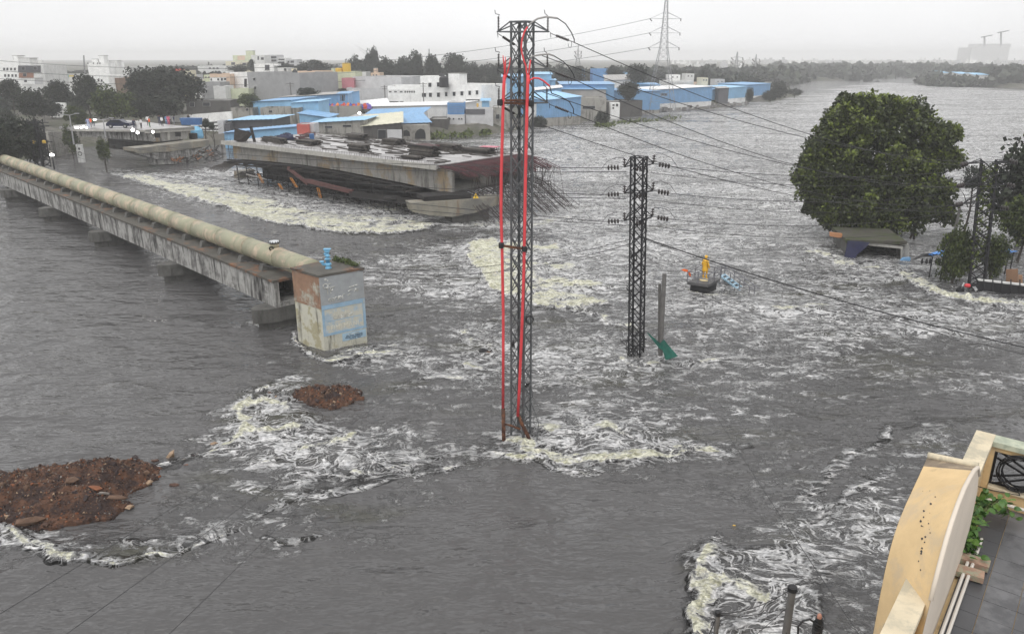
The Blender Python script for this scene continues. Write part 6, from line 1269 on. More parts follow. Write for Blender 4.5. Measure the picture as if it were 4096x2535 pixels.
# ---- distant city, each block by itself
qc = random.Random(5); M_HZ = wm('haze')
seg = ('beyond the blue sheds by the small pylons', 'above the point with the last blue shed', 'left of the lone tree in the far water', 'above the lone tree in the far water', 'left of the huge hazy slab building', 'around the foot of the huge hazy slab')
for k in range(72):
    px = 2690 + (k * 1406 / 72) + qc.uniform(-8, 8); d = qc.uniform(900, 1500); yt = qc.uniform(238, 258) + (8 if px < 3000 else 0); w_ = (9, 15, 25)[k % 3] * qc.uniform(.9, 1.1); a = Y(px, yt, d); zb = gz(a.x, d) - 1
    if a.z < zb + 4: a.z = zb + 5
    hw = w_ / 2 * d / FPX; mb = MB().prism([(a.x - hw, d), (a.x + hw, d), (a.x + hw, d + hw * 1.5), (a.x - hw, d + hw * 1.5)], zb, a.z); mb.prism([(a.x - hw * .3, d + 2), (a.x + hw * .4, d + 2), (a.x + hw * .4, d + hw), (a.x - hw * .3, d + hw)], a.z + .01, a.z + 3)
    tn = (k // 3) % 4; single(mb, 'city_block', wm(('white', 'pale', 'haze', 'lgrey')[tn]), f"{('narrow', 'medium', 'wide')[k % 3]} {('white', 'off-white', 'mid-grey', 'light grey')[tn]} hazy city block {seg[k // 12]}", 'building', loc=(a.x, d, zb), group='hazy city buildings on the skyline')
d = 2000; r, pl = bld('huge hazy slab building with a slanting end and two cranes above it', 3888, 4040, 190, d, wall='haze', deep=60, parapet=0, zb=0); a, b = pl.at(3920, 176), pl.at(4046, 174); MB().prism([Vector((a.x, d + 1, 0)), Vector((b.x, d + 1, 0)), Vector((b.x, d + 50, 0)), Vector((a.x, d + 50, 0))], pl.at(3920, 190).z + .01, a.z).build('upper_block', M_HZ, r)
for px, yt, s in ((3938, 145, 1), (4004, 127, 1)):
    t = pl.at(px, yt); b = pl.at(px, 185); cr_ = thing('tower_crane', 'hazy tower crane over the huge slab, ' + ('the taller one' if px > 4000 else 'the shorter one'), 'crane', b, 'cranes on the far skyline'); MB().beam(b, t, 3).build('mast', M_PYL, cr_); MB().beam(t - Vector((8, 0, 3)), t + Vector((18, 0, 2)), 2.2).build('jib', M_PYL, cr_)
for k, (a, b) in enumerate(((3770, 292), (3840, 296), (3900, 300))):
    shed(f'blue-roofed riverside shed on the far right bank, {("smallest", "middle", "largest")[k]}', a, a + 26 + 14 * k, b, b, 560 - 30 * k, deep=10, roof='sky', wall='pale', rise=1.0)
# ================================================================== TREES
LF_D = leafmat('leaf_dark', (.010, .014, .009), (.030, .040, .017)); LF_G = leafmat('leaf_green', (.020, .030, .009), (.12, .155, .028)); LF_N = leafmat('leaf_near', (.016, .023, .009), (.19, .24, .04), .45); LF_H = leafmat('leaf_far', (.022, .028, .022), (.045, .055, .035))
M_BARK = mat('bark', (.055, .045, .038), .9, .3, 4)
def crown_mesh(name, m, n, leaf, seed, shape=(1, 1, 1), clumps=26, hollow=.45, lump_=.34, long=1.0, light=.25):
    """unit crown: leaf-sized faces in clumps spread through an uneven volume"""
    g = np.random.default_rng(seed); c = g.normal(size=(clumps, 3)); c /= np.linalg.norm(c, axis=1)[:, None]; c *= (hollow + (1 - hollow) * g.random(clumps)[:, None] ** .6) * .8; c[:, 2] *= .95
    cr_ = lump_ * (.6 + .8 * g.random(clumps)); ct = g.random(clumps)
    k = g.integers(0, clumps, n); d = g.normal(size=(n, 3)); d /= np.linalg.norm(d, axis=1)[:, None]; p = c[k] + d * (cr_[k] * (.35 + .65 * g.random(n) ** .5))[:, None]
    a = d + g.normal(size=(n, 3)) * .7; a[:, 2] -= .15; a /= np.linalg.norm(a, axis=1)[:, None]; b = np.cross(a, g.normal(size=(n, 3))); b /= np.linalg.norm(b, axis=1)[:, None]
    l = leaf * (.6 + .8 * g.random(n)); a *= (l * long)[:, None]; b *= (l * .42)[:, None]
    V = np.stack([p, p + a * .5 + b, p + a, p + a * .5 - b], 1) * np.array(shape)
    me = bpy.data.meshes.new(name); nv = n * 4; me.vertices.add(nv); me.vertices.foreach_set('co', V.astype(np.float32).ravel()); me.loops.add(nv); me.loops.foreach_set('vertex_index', np.arange(nv, dtype=np.int32)); me.polygons.add(n); me.polygons.foreach_set('loop_start', np.arange(0, nv, 4, dtype=np.int32)); me.update(calc_edges=True)
    t = np.clip(ct[k] * .5 + g.random(n) * .6 - .2 + light * (g.random(n) < .18), 0, 1) ** 1.6; at = me.attributes.new('tint', 'FLOAT', 'FACE'); at.data.foreach_set('value', t.astype(np.float32)); me.materials.append(m); return me
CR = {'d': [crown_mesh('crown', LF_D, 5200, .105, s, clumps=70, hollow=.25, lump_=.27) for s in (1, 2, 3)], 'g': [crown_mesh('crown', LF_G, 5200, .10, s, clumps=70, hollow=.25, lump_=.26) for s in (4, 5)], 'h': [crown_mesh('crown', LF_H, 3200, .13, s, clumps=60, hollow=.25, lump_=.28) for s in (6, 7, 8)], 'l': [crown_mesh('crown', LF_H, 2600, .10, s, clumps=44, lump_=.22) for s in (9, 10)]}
def trunk_mb(b, top, r, seed, n=5):
    qq = random.Random(seed); mb = MB(); mid = b.lerp(top, .5) + Vector((qq.uniform(-.1, .1), 0, 0)) * (top - b).length; mb.tube([b, mid, top], [r, r * .75, r * .4], 7)
    for i in range(n):
        s = b.lerp(top, .45 + .1 * i); a = qq.uniform(0, 6.28); L_ = (top - b).length * qq.uniform(.3, .5); mb.tube([s, s + Vector((math.cos(a) * L_ * .5, math.sin(a) * L_ * .5, L_ * .5)), s + Vector((math.cos(a) * L_, math.sin(a) * L_, L_ * .8))], [r * .4, r * .3, r * .12], 5)
    return mb
TN = [0]
def tree(label, x0, x1, yt, yb, depth, kind='d', name='tree', group=None, base=None, dy=.9):
    """crown that spans the given extent at its own distance; the trunk goes down to the ground"""
    k = TN[0]; TN[0] += 1; cx = (x0 + x1) / 2; t = Y(cx, yt, depth); bt = Y(cx, yb, depth); l = Y(x0, yt, depth).x; rr = Y(x1, yt, depth).x; rx = (rr - l) / 2; rz = max(.5, (t.z - bt.z) / 2)
    g = base if base is not None else gz(t.x, depth) - .3; r = thing(name, label, 'bush' if name == 'bush' else 'tree', (t.x, depth, g), group)
    if bt.z < g: rz = max(.5, (t.z - g) / 2)
    c = bpy.data.objects.new('crown', CR[kind][k % len(CR[kind])]); COL.objects.link(c); c.parent = r; c['_w'] = r['_w']; c.location = Vector((t.x, depth, t.z - rz)) - Vector(r['_w']); c.scale = (rx * 1.08, max(rx * dy, 1.0), rz * 1.08); c.rotation_euler = (0, 0, 0 if k % 2 else math.pi); c.rotation_euler.z += (k * .37) % .5
    top = Vector((t.x, depth, t.z - rz * .8)); trunk_mb(Vector((t.x, depth, g)), top, max(.12, rx * .055), k).build('trunk', M_BARK, r); return r
GL = 'trees on the left bank'
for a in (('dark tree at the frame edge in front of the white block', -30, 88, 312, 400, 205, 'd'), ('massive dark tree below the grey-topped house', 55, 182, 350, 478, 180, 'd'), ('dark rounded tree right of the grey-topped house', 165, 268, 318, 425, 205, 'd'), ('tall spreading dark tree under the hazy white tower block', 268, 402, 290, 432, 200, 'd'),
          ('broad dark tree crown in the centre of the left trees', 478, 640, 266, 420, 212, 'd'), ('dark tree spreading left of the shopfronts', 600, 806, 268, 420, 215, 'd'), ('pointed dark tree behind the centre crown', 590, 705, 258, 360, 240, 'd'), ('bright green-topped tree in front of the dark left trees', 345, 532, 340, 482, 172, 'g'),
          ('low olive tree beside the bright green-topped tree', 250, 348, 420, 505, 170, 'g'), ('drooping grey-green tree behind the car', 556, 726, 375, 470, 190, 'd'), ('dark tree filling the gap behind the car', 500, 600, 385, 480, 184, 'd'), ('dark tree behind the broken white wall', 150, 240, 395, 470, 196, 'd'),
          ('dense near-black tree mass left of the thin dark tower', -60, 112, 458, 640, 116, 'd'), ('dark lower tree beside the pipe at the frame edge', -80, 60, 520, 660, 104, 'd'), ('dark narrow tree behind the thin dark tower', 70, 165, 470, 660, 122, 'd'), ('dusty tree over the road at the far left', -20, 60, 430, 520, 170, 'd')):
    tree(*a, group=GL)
for a in (('bush climbing over the corner of the approach bridge', 242, 302, 492, 610, 138, 'g'), ('small bush at the double lamp in the flood', 376, 432, 545, 645, 121, 'g'), ('round small tree in front of the striped wall', 802, 838, 472, 512, 160, 'd'), ('smaller round bush tree next to the round one at the striped wall', 832, 858, 488, 520, 158, 'd')):
    tree(*a, name='bush' if 'bush ' in a[0][:12] else 'tree', group='shrubs at the approach bridge')
for a in (('tree with yellowish lower leaves before the dark shops', 948, 1042, 372, 432, 196, 'g'), ('dark round tree in front of the peach building', 1184, 1276, 348, 398, 216, 'd'), ('dark tree crown left of the pale hilltop buildings', 905, 990, 258, 290, 330, 'h'), ('tall grey-green tree before the white hilltop house', 985, 1020, 236, 290, 360, 'h'), ('dark hedge-like tree under the hilltop blocks', 1080, 1190, 252, 290, 340, 'h'), ('dark tree over the peach house roof', 1180, 1260, 250, 300, 320, 'h'), ('rounded tree at the left end of the wooded ridge', 1210, 1318, 238, 296, 330, 'h'), ('small dark tree in the yard before the pink room', 1350, 1392, 352, 380, 232, 'd')):
    tree(*a, group='trees among the houses')
ridge = [(1376, 1450, 222, 320, 'h'), (1430, 1520, 210, 320, 'h'), (1462, 1516, 184, 270, 'l'), (1500, 1590, 228, 330, 'h'), (1528, 1560, 232, 300, 'h'), (1570, 1640, 228, 335, 'h'), (1604, 1690, 204, 330, 'h'), (1650, 1690, 200, 280, 'l'), (1690, 1770, 218, 330, 'h'), (1760, 1866, 196, 330, 'l'), (1780, 1870, 214, 340, 'h'), (1840, 1930, 250, 360, 'h'), (1900, 1990, 256, 360, 'h'), (1930, 2030, 300, 420, 'd'), (1960, 2040, 256, 330, 'h'), (1400, 1500, 262, 360, 'h'), (1600, 1720, 270, 360, 'h'), (1730, 1850, 280, 380, 'h')]
rl = ('broad grey-green tree at the left of the wooded ridge', 'dense tree behind the large blank warehouse', 'tallest feathery tree of the wooded ridge', 'low dense tree in the ridge dip', 'lone slim rounded tree in the ridge gap', 'leaning dense tree right of the ridge gap', 'large dense tree behind the white factory wing', 'feathery treetop behind the white factory wing', 'dense tree behind the white factory tower', 'large airy dome-shaped tree on the ridge', 'dense tree below the airy dome-shaped one', 'low sloping tree where the ridge falls away', 'last low tree of the ridge beside the tall tower', 'dark tree right of the white factory end', 'hazy low tree seen behind the tall tower arms', 'front tree above the pale warehouse roof', 'front tree between warehouse and factory', 'front tree touching the white factory roof')
for lb_, (x0, x1, yt, yb, kd) in zip(rl, ridge): tree(lb_, x0, x1, yt, yb, 300 + (x0 * 7) % 60, kd, group='trees of the wooded ridge')
for a in (('hazy tree between the tall tower and the blue roofs', 2180, 2280, 258, 330, 340, 'h'), ('dense tree over the long bright blue factory', 2250, 2350, 262, 335, 320, 'h'), ('green-grey tree beside the high blue warehouse', 2420, 2500, 262, 325, 325, 'h'), ('big dark dome tree left of the pylon', 2508, 2602, 254, 340, 300, 'd'), ('dark tree growing over the blue factory wall', 2470, 2560, 325, 388, 248, 'd'), ('bushy tree under the dark tree at the blue wall', 2490, 2545, 352, 402, 246, 'd'), ('hazy low tree right of the pylon', 2600, 2700, 290, 340, 330, 'h'), ('scrubby riverside bush by the blue shed base', 2130, 2190, 462, 530, 205, 'd'), ('scrubby bush on the rubble islet', 2376, 2440, 440, 515, 214, 'd'),
          ('dark tree in front of the last blue sheds', 2984, 3022, 350, 412, 306, 'd'), ('dark round bush at the point', 3050, 3112, 360, 406, 318, 'd'), ('large tree at the point beyond the last blue shed', 3080, 3160, 322, 402, 345, 'd'), ('low bush at the tip of the point', 3148, 3214, 354, 382, 352, 'h'), ('hazy tree behind the last blue shed', 2860, 2930, 310, 345, 360, 'h'), ('hazy tree on the bank left of the far pylon', 2790, 2860, 268, 330, 420, 'h'), ('hazy tree line end by the point', 2960, 3060, 300, 345, 400, 'h')):
    tree(*a, group='trees behind the blue sheds', name='bush' if 'bush' in a[0] else 'tree')
for a in (('lone tree standing in the far water', 3452, 3496, 298, 335, 600, 'h'), ('low bush in the far water beside the lone tree', 3500, 3520, 322, 336, 590, 'h'), ('smallest bush in the far water', 3412, 3430, 324, 338, 600, 'h')): tree(*a, base=-1, group='trees in the far water', name='bush' if 'bush' in a[0] else 'tree')
# ---- woods on the far banks, one mass that nobody could count
def mass(name, spec, seed, mk, leaf=.9, dens=26):
    g = np.random.default_rng(seed); P_l = []
    for (x0, x1, ya, yb_, d) in spec:
        n_t = int((x1 - x0) / 9)
        for i in range(n_t):
            px = x0 + (x1 - x0) * (i + g.random()) / n_t; dd = d * (1 + .12 * (g.random() - .5)); t = Y(px, ya + (yb_ - ya) * g.random(), dd); gg = gz(t.x, dd); h = max(3, t.z - gg); w = h * (.5 + .4 * g.random())
            m_ = dens; dv = g.normal(size=(m_, 3)); dv /= np.linalg.norm(dv, axis=1)[:, None]; P_l.append(np.array([t.x, dd, gg + h * .5]) + dv * np.array([w, w, h * .52]) * (.6 + .4 * g.random((m_, 1))))
    p = np.concatenate(P_l); n = len(p); a = g.normal(size=(n, 3)); a /= np.linalg.norm(a, axis=1)[:, None]; b = np.cross(a, g.normal(size=(n, 3))); b /= np.linalg.norm(b, axis=1)[:, None]; s = (leaf * (.7 + g.random(n)) * p[:, 1] / 300)[:, None]
    V = np.stack([p - a * s - b * s * .7, p + a * s - b * s * .7, p + a * s + b * s * .7, p - a * s + b * s * .7], 1); me = bpy.data.meshes.new(name); nv = n * 4; me.vertices.add(nv); me.vertices.foreach_set('co', V.astype(np.float32).ravel()); me.loops.add(nv); me.loops.foreach_set('vertex_index', np.arange(nv, dtype=np.int32)); me.polygons.add(n); me.polygons.foreach_set('loop_start', np.arange(0, nv, 4, dtype=np.int32)); me.update(calc_edges=True)
    at = me.attributes.new('tint', 'FLOAT', 'FACE'); at.data.foreach_set('value', g.random(n).astype(np.float32)); me.materials.append(mk); o = bpy.data.objects.new(name, me); COL.objects.link(o); o['kind'] = 'stuff'; o['label'] = 'hazy woods that line the far banks of the river'; return o
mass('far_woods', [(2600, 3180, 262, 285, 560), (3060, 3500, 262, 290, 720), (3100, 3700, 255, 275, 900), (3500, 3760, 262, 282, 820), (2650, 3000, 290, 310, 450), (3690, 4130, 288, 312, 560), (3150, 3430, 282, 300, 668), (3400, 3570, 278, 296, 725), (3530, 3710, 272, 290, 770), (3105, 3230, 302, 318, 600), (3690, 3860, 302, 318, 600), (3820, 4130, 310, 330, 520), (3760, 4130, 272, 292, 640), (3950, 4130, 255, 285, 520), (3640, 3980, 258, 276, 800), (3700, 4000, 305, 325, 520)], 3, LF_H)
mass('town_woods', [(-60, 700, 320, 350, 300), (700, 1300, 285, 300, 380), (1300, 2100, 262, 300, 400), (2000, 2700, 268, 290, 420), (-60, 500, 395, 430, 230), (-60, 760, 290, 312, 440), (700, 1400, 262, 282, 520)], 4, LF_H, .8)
# ---- scrub on the river wall and islets
def scrub(name, label, spots, n, seed, h, leaf, m, cat='weeds'):
    qq = random.Random(seed); mb = MB(); tn = []
    for i in range(n):
        x0, y0, x1, y1, z = qq.choice(spots); t = qq.random(); p = W(x0 + (x1 - x0) * t, y0 + (y1 - y0) * t + qq.uniform(-5, 5), z); d = Vector((qq.gauss(0, 1), qq.gauss(0, 1), qq.uniform(.2, 1.6))).normalized() * leaf * qq.uniform(.6, 1.4); s = d.cross(Vector((qq.uniform(-1, 1), qq.uniform(-1, 1), .3))).normalized() * leaf * .3; o = p + Vector((0, 0, qq.uniform(0, h)))
        mb.add([o, o + d * .5 + s, o + d, o + d * .5 - s], [(0, 1, 2, 3)]); tn.append(qq.random())
    o = build_leaves(mb, tn, name, m); return tag(o, label, cat)
scrub('river_weeds', 'weeds growing at the foot of the mossy river wall', [(1720, 556, 1780, 552, .1), (1780, 556, 1880, 552, .1), (1870, 536, 1885, 545, .3), (1920, 545, 1960, 540, 0)], 500, 5, .9, .8, LF_G)
scrub('islet_weeds', 'low strip of weeds and debris awash off the blue factory', [(2380, 508, 2460, 505, 0), (2440, 500, 2560, 490, 0), (2560, 492, 2720, 476, 0)], 420, 6, .6, .7, LF_G)
rb = MB(); qq = random.Random(9)
for i in range(260):
    a = qq.uniform(2560, 2985); p = W(a, 440 - (a - 2560) * .07 + qq.uniform(-9, 8), qq.uniform(0, .9)); rb.box(p, (qq.uniform(.5, 2), qq.uniform(.5, 1.5), qq.uniform(.4, 1.1)), qq.uniform(0, 3))
o = rb.build('shore_rubble', mat('rubble_grey', (.20, .19, .18), .9, .4, .8, col2=(.4, .4, .4), patch=.4, pscale=.6)); o['kind'] = 'stuff'; o['label'] = 'grey rubble and litter along the waterline by the blue sheds'
# ---- the big round tree
bt = W(3520, 1000, 0); BT = thing('round_tree', 'big round dense green tree standing in the flood over a half-drowned shed', 'tree', Vector((bt.x + 1.5, 75.5, -.5)))
cx, dy_ = Y(3500, 660, 75.5), 75.5
BIG = [('c', 3440, 500, 150, 150), ('c', 3640, 520, 140, 140), ('c', 3330, 620, 150, 150), ('c', 3520, 640, 200, 190), ('c', 3700, 640, 120, 150), ('c', 3270, 760, 90, 110), ('c', 3440, 790, 190, 140), ('c', 3640, 780, 170, 150), ('c', 3400, 430, 60, 50), ('c', 3770, 580, 50, 110), ('c', 3330, 880, 90, 60), ('c', 3560, 880, 160, 60), ('c', 3760, 760, 60, 90), ('c', 3245, 690, 60, 70), ('c', 3560, 420, 40, 40), ('c', 3350, 520, 80, 80), ('c', 3395, 395, 34, 34), ('c', 3560, 440, 36, 30), ('c', 3690, 478, 38, 44), ('c', 3800, 520, 30, 40), ('c', 3818, 640, 28, 36), ('c', 3205, 715, 34, 28), ('c', 3245, 835, 34, 44), ('c', 3258, 590, 34, 44), ('c', 3325, 478, 34, 44), ('c', 3785, 862, 40, 34), ('c', 3450, 400, 34, 30), ('c', 3235, 640, 26, 26)]
def big_crown():
    g = np.random.default_rng(77); cl = []
    for _, px, py, rx, ry in BIG:
        s = dy_ / FPX; px = 3508 + (px - 3508) * .95; py = 665 + (py - 665) * .94
        for i in range(int(14 + rx * ry / 420)):
            u = g.normal(size=3); u /= np.linalg.norm(u); rr = .82 * g.random() ** .33; c = Y(px, py, dy_); cl.append((c.x + u[0] * rx * s * rr, dy_ + u[1] * (rx * .8) * s * rr + (1 if u[1] > 0 else -1) * 1.4 * g.random() , c.z + u[2] * ry * s * rr, .34 + .45 * g.random(), g.random()))
    cl = np.array(cl); n = 80000; k = g.integers(0, len(cl), n); d = g.normal(size=(n, 3)); d /= np.linalg.norm(d, axis=1)[:, None]; p = cl[k, :3] + d * (cl[k, 3] * (.3 + .7 * g.random(n) ** .5))[:, None]
    a = d * .9 + g.normal(size=(n, 3)) * .6; a[:, 2] -= .25; a /= np.linalg.norm(a, axis=1)[:, None]; b = np.cross(a, g.normal(size=(n, 3))); b /= np.linalg.norm(b, axis=1)[:, None]; l = .31 * (.6 + .8 * g.random(n)); a *= l[:, None]; b *= (l * .36)[:, None]
    V = np.stack([p, p + a * .45 + b, p + a, p + a * .45 - b], 1) - np.array(BT['_w'])
    me = bpy.data.meshes.new('crown'); nv = n * 4; me.vertices.add(nv); me.vertices.foreach_set('co', V.astype(np.float32).ravel()); me.loops.add(nv); me.loops.foreach_set('vertex_index', np.arange(nv, dtype=np.int32)); me.polygons.add(n); me.polygons.foreach_set('loop_start', np.arange(0, nv, 4, dtype=np.int32)); me.update(calc_edges=True)
    up = np.clip(d[:, 2] * .5 + .4, 0, 1); t = np.clip((cl[k, 4] > .64) * (.3 + .75 * g.random(n)) * up + .22 * g.random(n) + (g.random(n) < .04) * .4, 0, 1); at = me.attributes.new('tint', 'FLOAT', 'FACE'); at.data.foreach_set('value', t.astype(np.float32)); me.materials.append(LF_N)  # upper side of the bright clumps tinted lighter, highlights put into the leaf colour
    o = bpy.data.objects.new('crown', me); COL.objects.link(o); o.parent = BT; o['_w'] = BT['_w']
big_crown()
mb = MB(); b0 = Vector(BT['_w'])
for (px, py, r0) in ((3440, 560, .28), (3620, 600, .24), (3320, 720, .2), (3700, 720, .2), (3520, 480, .22), (3400, 820, .14), (3660, 850, .16)):
    t = Y(px, py, dy_); mb.tube([b0, b0.lerp(t, .35) + Vector((0, 0, .6)), t], [.42, r0, .06], 8)
mb.build('trunk', M_BARK, BT, True)
for a in ((3655, 938, 3668, 880), (3640, 935, 3690, 860)): MB().tube([Y(a[0], a[1] + 20, 74), Y(a[2], a[3], 74.5)], [.12, .05], 6).build('limb', M_BARK, BT)
# ---- trees round the overgrown tower
tree('leafy creeper-covered tree at the foot of the overgrown tower', 3780, 3930, 885, 1130, T3.y + 1.2, 'g', base=-.6); tree('green sapling thicket right of the overgrown tower', 3945, 4060, 930, 1110, T3.y + 3, 'g', base=-.6)
tree('big dark tree rising behind the overgrown tower at the frame edge', 4000, 4340, 540, 930, T3.y + 14, 'd', base=-.6); tree('mid-green bushy tree at the frame edge above the boards', 4020, 4230, 780, 980, T3.y + 9, 'g', base=-.6); tree('wispy grey tree left of the overgrown tower top', 3850, 3960, 650, 760, T3.y + 16, 'l', base=-.6)
scrub('creeper', 'green creeper climbing the overgrown lattice tower', [(3900, 1100, 3960, 650, 0)], 10, 8, .1, .1, LF_G) if False else None
mb = MB(); tn = []; qq = random.Random(12)
for i in range(420):
    t = qq.random() ** .8; p = P3(3905 + 55 * t + qq.uniform(-28, 28), 1090 - 430 * t, T3.y + qq.uniform(-.8, .5)); d = Vector((qq.gauss(0, 1), qq.gauss(0, 1), qq.gauss(0, .7))).normalized() * .26; s = d.cross(Vector((qq.random(), qq.random(), .3))).normalized() * .09; mb.add([p, p + d * .5 + s, p + d, p + d * .5 - s], [(0, 1, 2, 3)]); tn.append(qq.random())
tag(build_leaves(mb, tn, 'creeper', LF_G), 'green creeper climbing the overgrown lattice tower', 'creeper')
# ================================================================== STATUE ON ITS PLATFORM
M_GOLD = mat('gold_paint', (.72, .40, .03), .45, .12, 3, stain=.2, stain_col=(.35, .17, .02)); M_SLD = mat('dark_wet_slab', (.085, .083, .085), .55, .25, 1.5); M_RAIL = mat('grey_rail', (.15, .15, .165), .5, .15)
ZS = .95; sl = [W(*p, ZS) for p in ((2749, 1127), (2833, 1139), (2881, 1114), (2808, 1100))]; sc_ = sum(sl, Vector()) / 4
pf_ = thing('statue_platform', 'small dark platform on a black base standing in the flood under the golden statue', 'platform', (sc_.x, sc_.y, -.5))
MB().prism([(p.x, p.y) for p in sl], ZS - .2, ZS).build('slab', M_SLD, pf_); i2 = [sc_ + (p - sc_) * .80 for p in sl]; MB().prism([(p.x, p.y) for p in i2], -1, ZS - .2).build('base', M_BLACK, pf_)
rl_ = [sl[0], sl[1], sl[2], sl[3]]
for k in range(4):
    p, s = rl_[k], rl_[(k + 1) % 4]
    for t in ((0, .5) if k != 2 else (0, .35)): MB().tube([p.lerp(s, t), p.lerp(s, t) + Vector((0, 0, .8))], .045, 5).build('rail_post', M_RAIL, pf_)
    for h in (.4, .8): MB().tube([p + Vector((0, 0, h)), s + Vector((0, 0, h))], .04, 5).build('rail', M_RAIL, pf_)
sp = W(2817, 1120, ZS); stt = thing('statue', 'golden statue of a standing man in a long coat and cap, arms lowered', 'statue', sp)
MB().lathe(sp, [(.36, 0), (.33, .07)], 14).build('plinth', mat('pale_gold', (.62, .52, .30), .6, .1), stt)
def statue_body():
    me0 = bpy.data.meshes.new('body'); J = {'pel': (0, 0, .98, .15), 'wai': (0, .01, 1.14, .155), 'che': (0, 0, 1.36, .165), 'nek': (0, 0, 1.54, .065), 'hea': (0, .02, 1.66, .10), 'top': (0, .015, 1.77, .085), 'nos': (0, .115, 1.655, .022)}
    E_ = [('pel', 'wai'), ('wai', 'che'), ('che', 'nek'), ('nek', 'hea'), ('hea', 'top'), ('hea', 'nos')]
    for s, n in ((-1, 'l'), (1, 'r')):
        f = .05 if s > 0 else -.03
        J[n + 'h'] = (s * .105, 0, .92, .11); J[n + 'k'] = (s * .115, .03 + f, .52, .08); J[n + 'a'] = (s * .12, f, .14, .06); J[n + 't'] = (s * .14, .15 + f, .10, .045)
        J[n + 's'] = (s * .215, 0, 1.46, .085); J[n + 'e'] = (s * .285, -.01 + .05 * s, 1.17, .065); J[n + 'w'] = (s * .27, .09 + .05 * s, .95, .048); J[n + 'f'] = (s * .265, .12 + .05 * s, .86, .042); J[n + 'm'] = (s * .22, .15 + .05 * s, .90, .02)
        E_ += [('pel', n + 'h'), (n + 'h', n + 'k'), (n + 'k', n + 'a'), (n + 'a', n + 't'), ('che', n + 's'), (n + 's', n + 'e'), (n + 'e', n + 'w'), (n + 'w', n + 'f'), (n + 'w', n + 'm')]
    ks = list(J); me0.from_pydata([J[k][:3] for k in ks], [(ks.index(a), ks.index(b)) for a, b in E_], []); me0.update(); o = bpy.data.objects.new('tmp_body', me0); COL.objects.link(o); o.modifiers.new('s', 'SKIN'); su = o.modifiers.new('u', 'SUBSURF'); su.levels = 2
    for i, k in enumerate(ks): v = me0.skin_vertices[0].data[i]; v.radius = (J[k][3],) * 2; v.use_root = k == 'pel'
    bpy.context.view_layer.update(); me = bpy.data.meshes.new_from_object(o.evaluated_get(bpy.context.evaluated_depsgraph_get())); bpy.data.objects.remove(o); me.materials.clear(); me.materials.append(M_GOLD)
    for p in me.polygons: p.use_smooth = True
    return me
SY = math.radians(-62)
def sadd(name, me): o = bpy.data.objects.new(name, me); COL.objects.link(o); o.parent = stt; o['_w'] = stt['_w']; o.rotation_euler.z = SY; o.location = (0, 0, .07); return o
sadd('body', statue_body())
def smb(mb, name, m=M_GOLD): o = mb.build(name, m); o.parent = stt; o.rotation_euler.z = SY; o.location = (0, 0, .07); o.data.polygons.foreach_set('use_smooth', [True] * len(o.data.polygons)); return o
smb(MB().lathe((0, .01, .66), [(.23, 0), (.235, .02), (.215, .2), (.195, .4), (.20, .55), (.215, .7), (.20, .80), (.10, .88)], 18), 'coat'); smb(MB().lathe((0, .015, 1.70), [(.112, 0), (.125, .02), (.118, .06), (.105, .13), (.04, .17)], 16), 'cap')
smb(MB().tube([(-.12, .20, 1.44), (0, .215, 1.2), (.16, .21, .95)], .018, 5), 'sash', mat('dark_sash', (.10, .03, .02), .7))
M_ORF = mat('orange_cloth', (.75, .13, .02), .8, .15)
fp = sl[0] + Vector((0, 0, .8)); fl = thing('flag', 'tattered orange flag tied at the corner of the statue railing', 'flag', fp); v = [fp + Vector(x) for x in ((0, 0, .12), (-.3, .02, .2), (-.52, 0, .14), (-.28, -.02, .02), (0, 0, -.05), (.1, .02, -.3), (.25, 0, -.42), (.22, -.02, -.2), (.12, 0, .05))]
MB().add(v + [x + Vector((0, .02, 0)) for x in v], [(0, 1, 3, 4), (1, 2, 3), (4, 5, 7, 8), (5, 6, 7)] + [tuple(i + 9 for i in f[::-1]) for f in ((0, 1, 3, 4), (1, 2, 3), (4, 5, 7, 8), (5, 6, 7))]).build('cloth', M_ORF, fl); MB().tube([fp, fp + Vector((0, 0, .3))], .015, 5).build('stick', M_RAIL, fl)
st_ = thing('stairway', 'twisted pale blue metal stairway sinking into the flood beside the statue', 'stairway', W(2990, 1196, 0)); M_LB = mat('pale_blue_steel', (.28, .42, .52), .5, .2, 3)
ss_ = [(Y(2884, 1106, 59.5), W(3008, 1200, -.1)), (Y(2898, 1098, 60.6), W(3030, 1196, -.1))]
for a, b in ss_: MB().beam(a, b, .08, .14).build('stringer', M_LB, st_)
for i in range(9): t = i / 8; MB().beam(ss_[0][0].lerp(ss_[0][1], t), ss_[1][0].lerp(ss_[1][1], t), .24, .05).build('tread', M_LB, st_)
for a, b in ss_:
    u_ = Vector((0, 0, .85)); MB().tube([a + u_, b + u_], .045, 5).build('handrail', M_RAIL, st_)
    for t in (0, .3, .6, .9): MB().tube([a.lerp(b, t), a.lerp(b, t) + u_], .04, 5).build('baluster', M_RAIL, st_)
c = Y(2966, 1151, 59); MB().box(c, (.34, .04, .36), rot=Matrix.Rotation(.35, 3, 'Y')).build('dark_plate', M_BLACK, st_)
wr = MB(); q = random.Random(4)
for k in range(22): a = q.uniform(2880, 2960); p = W(a, 1170 + (a - 2880) * .2 + q.uniform(-14, 14), q.uniform(0, .5)); wr.beam(p, p + Vector((q.uniform(-.8, .8), q.uniform(-.5, .5), q.uniform(-.3, .5))), .035)
single(wr, 'twisted_railing', M_STEEL, 'bent railing bars jammed between the platform and the blue stairway', 'railing'); 
a = W(2945, 1184, .05); single(MB().box(a, (1.1, .4, .08), -.2), 'blue_board', M_SHB, 'bright blue board floating against the foot of the stairway', 'board')

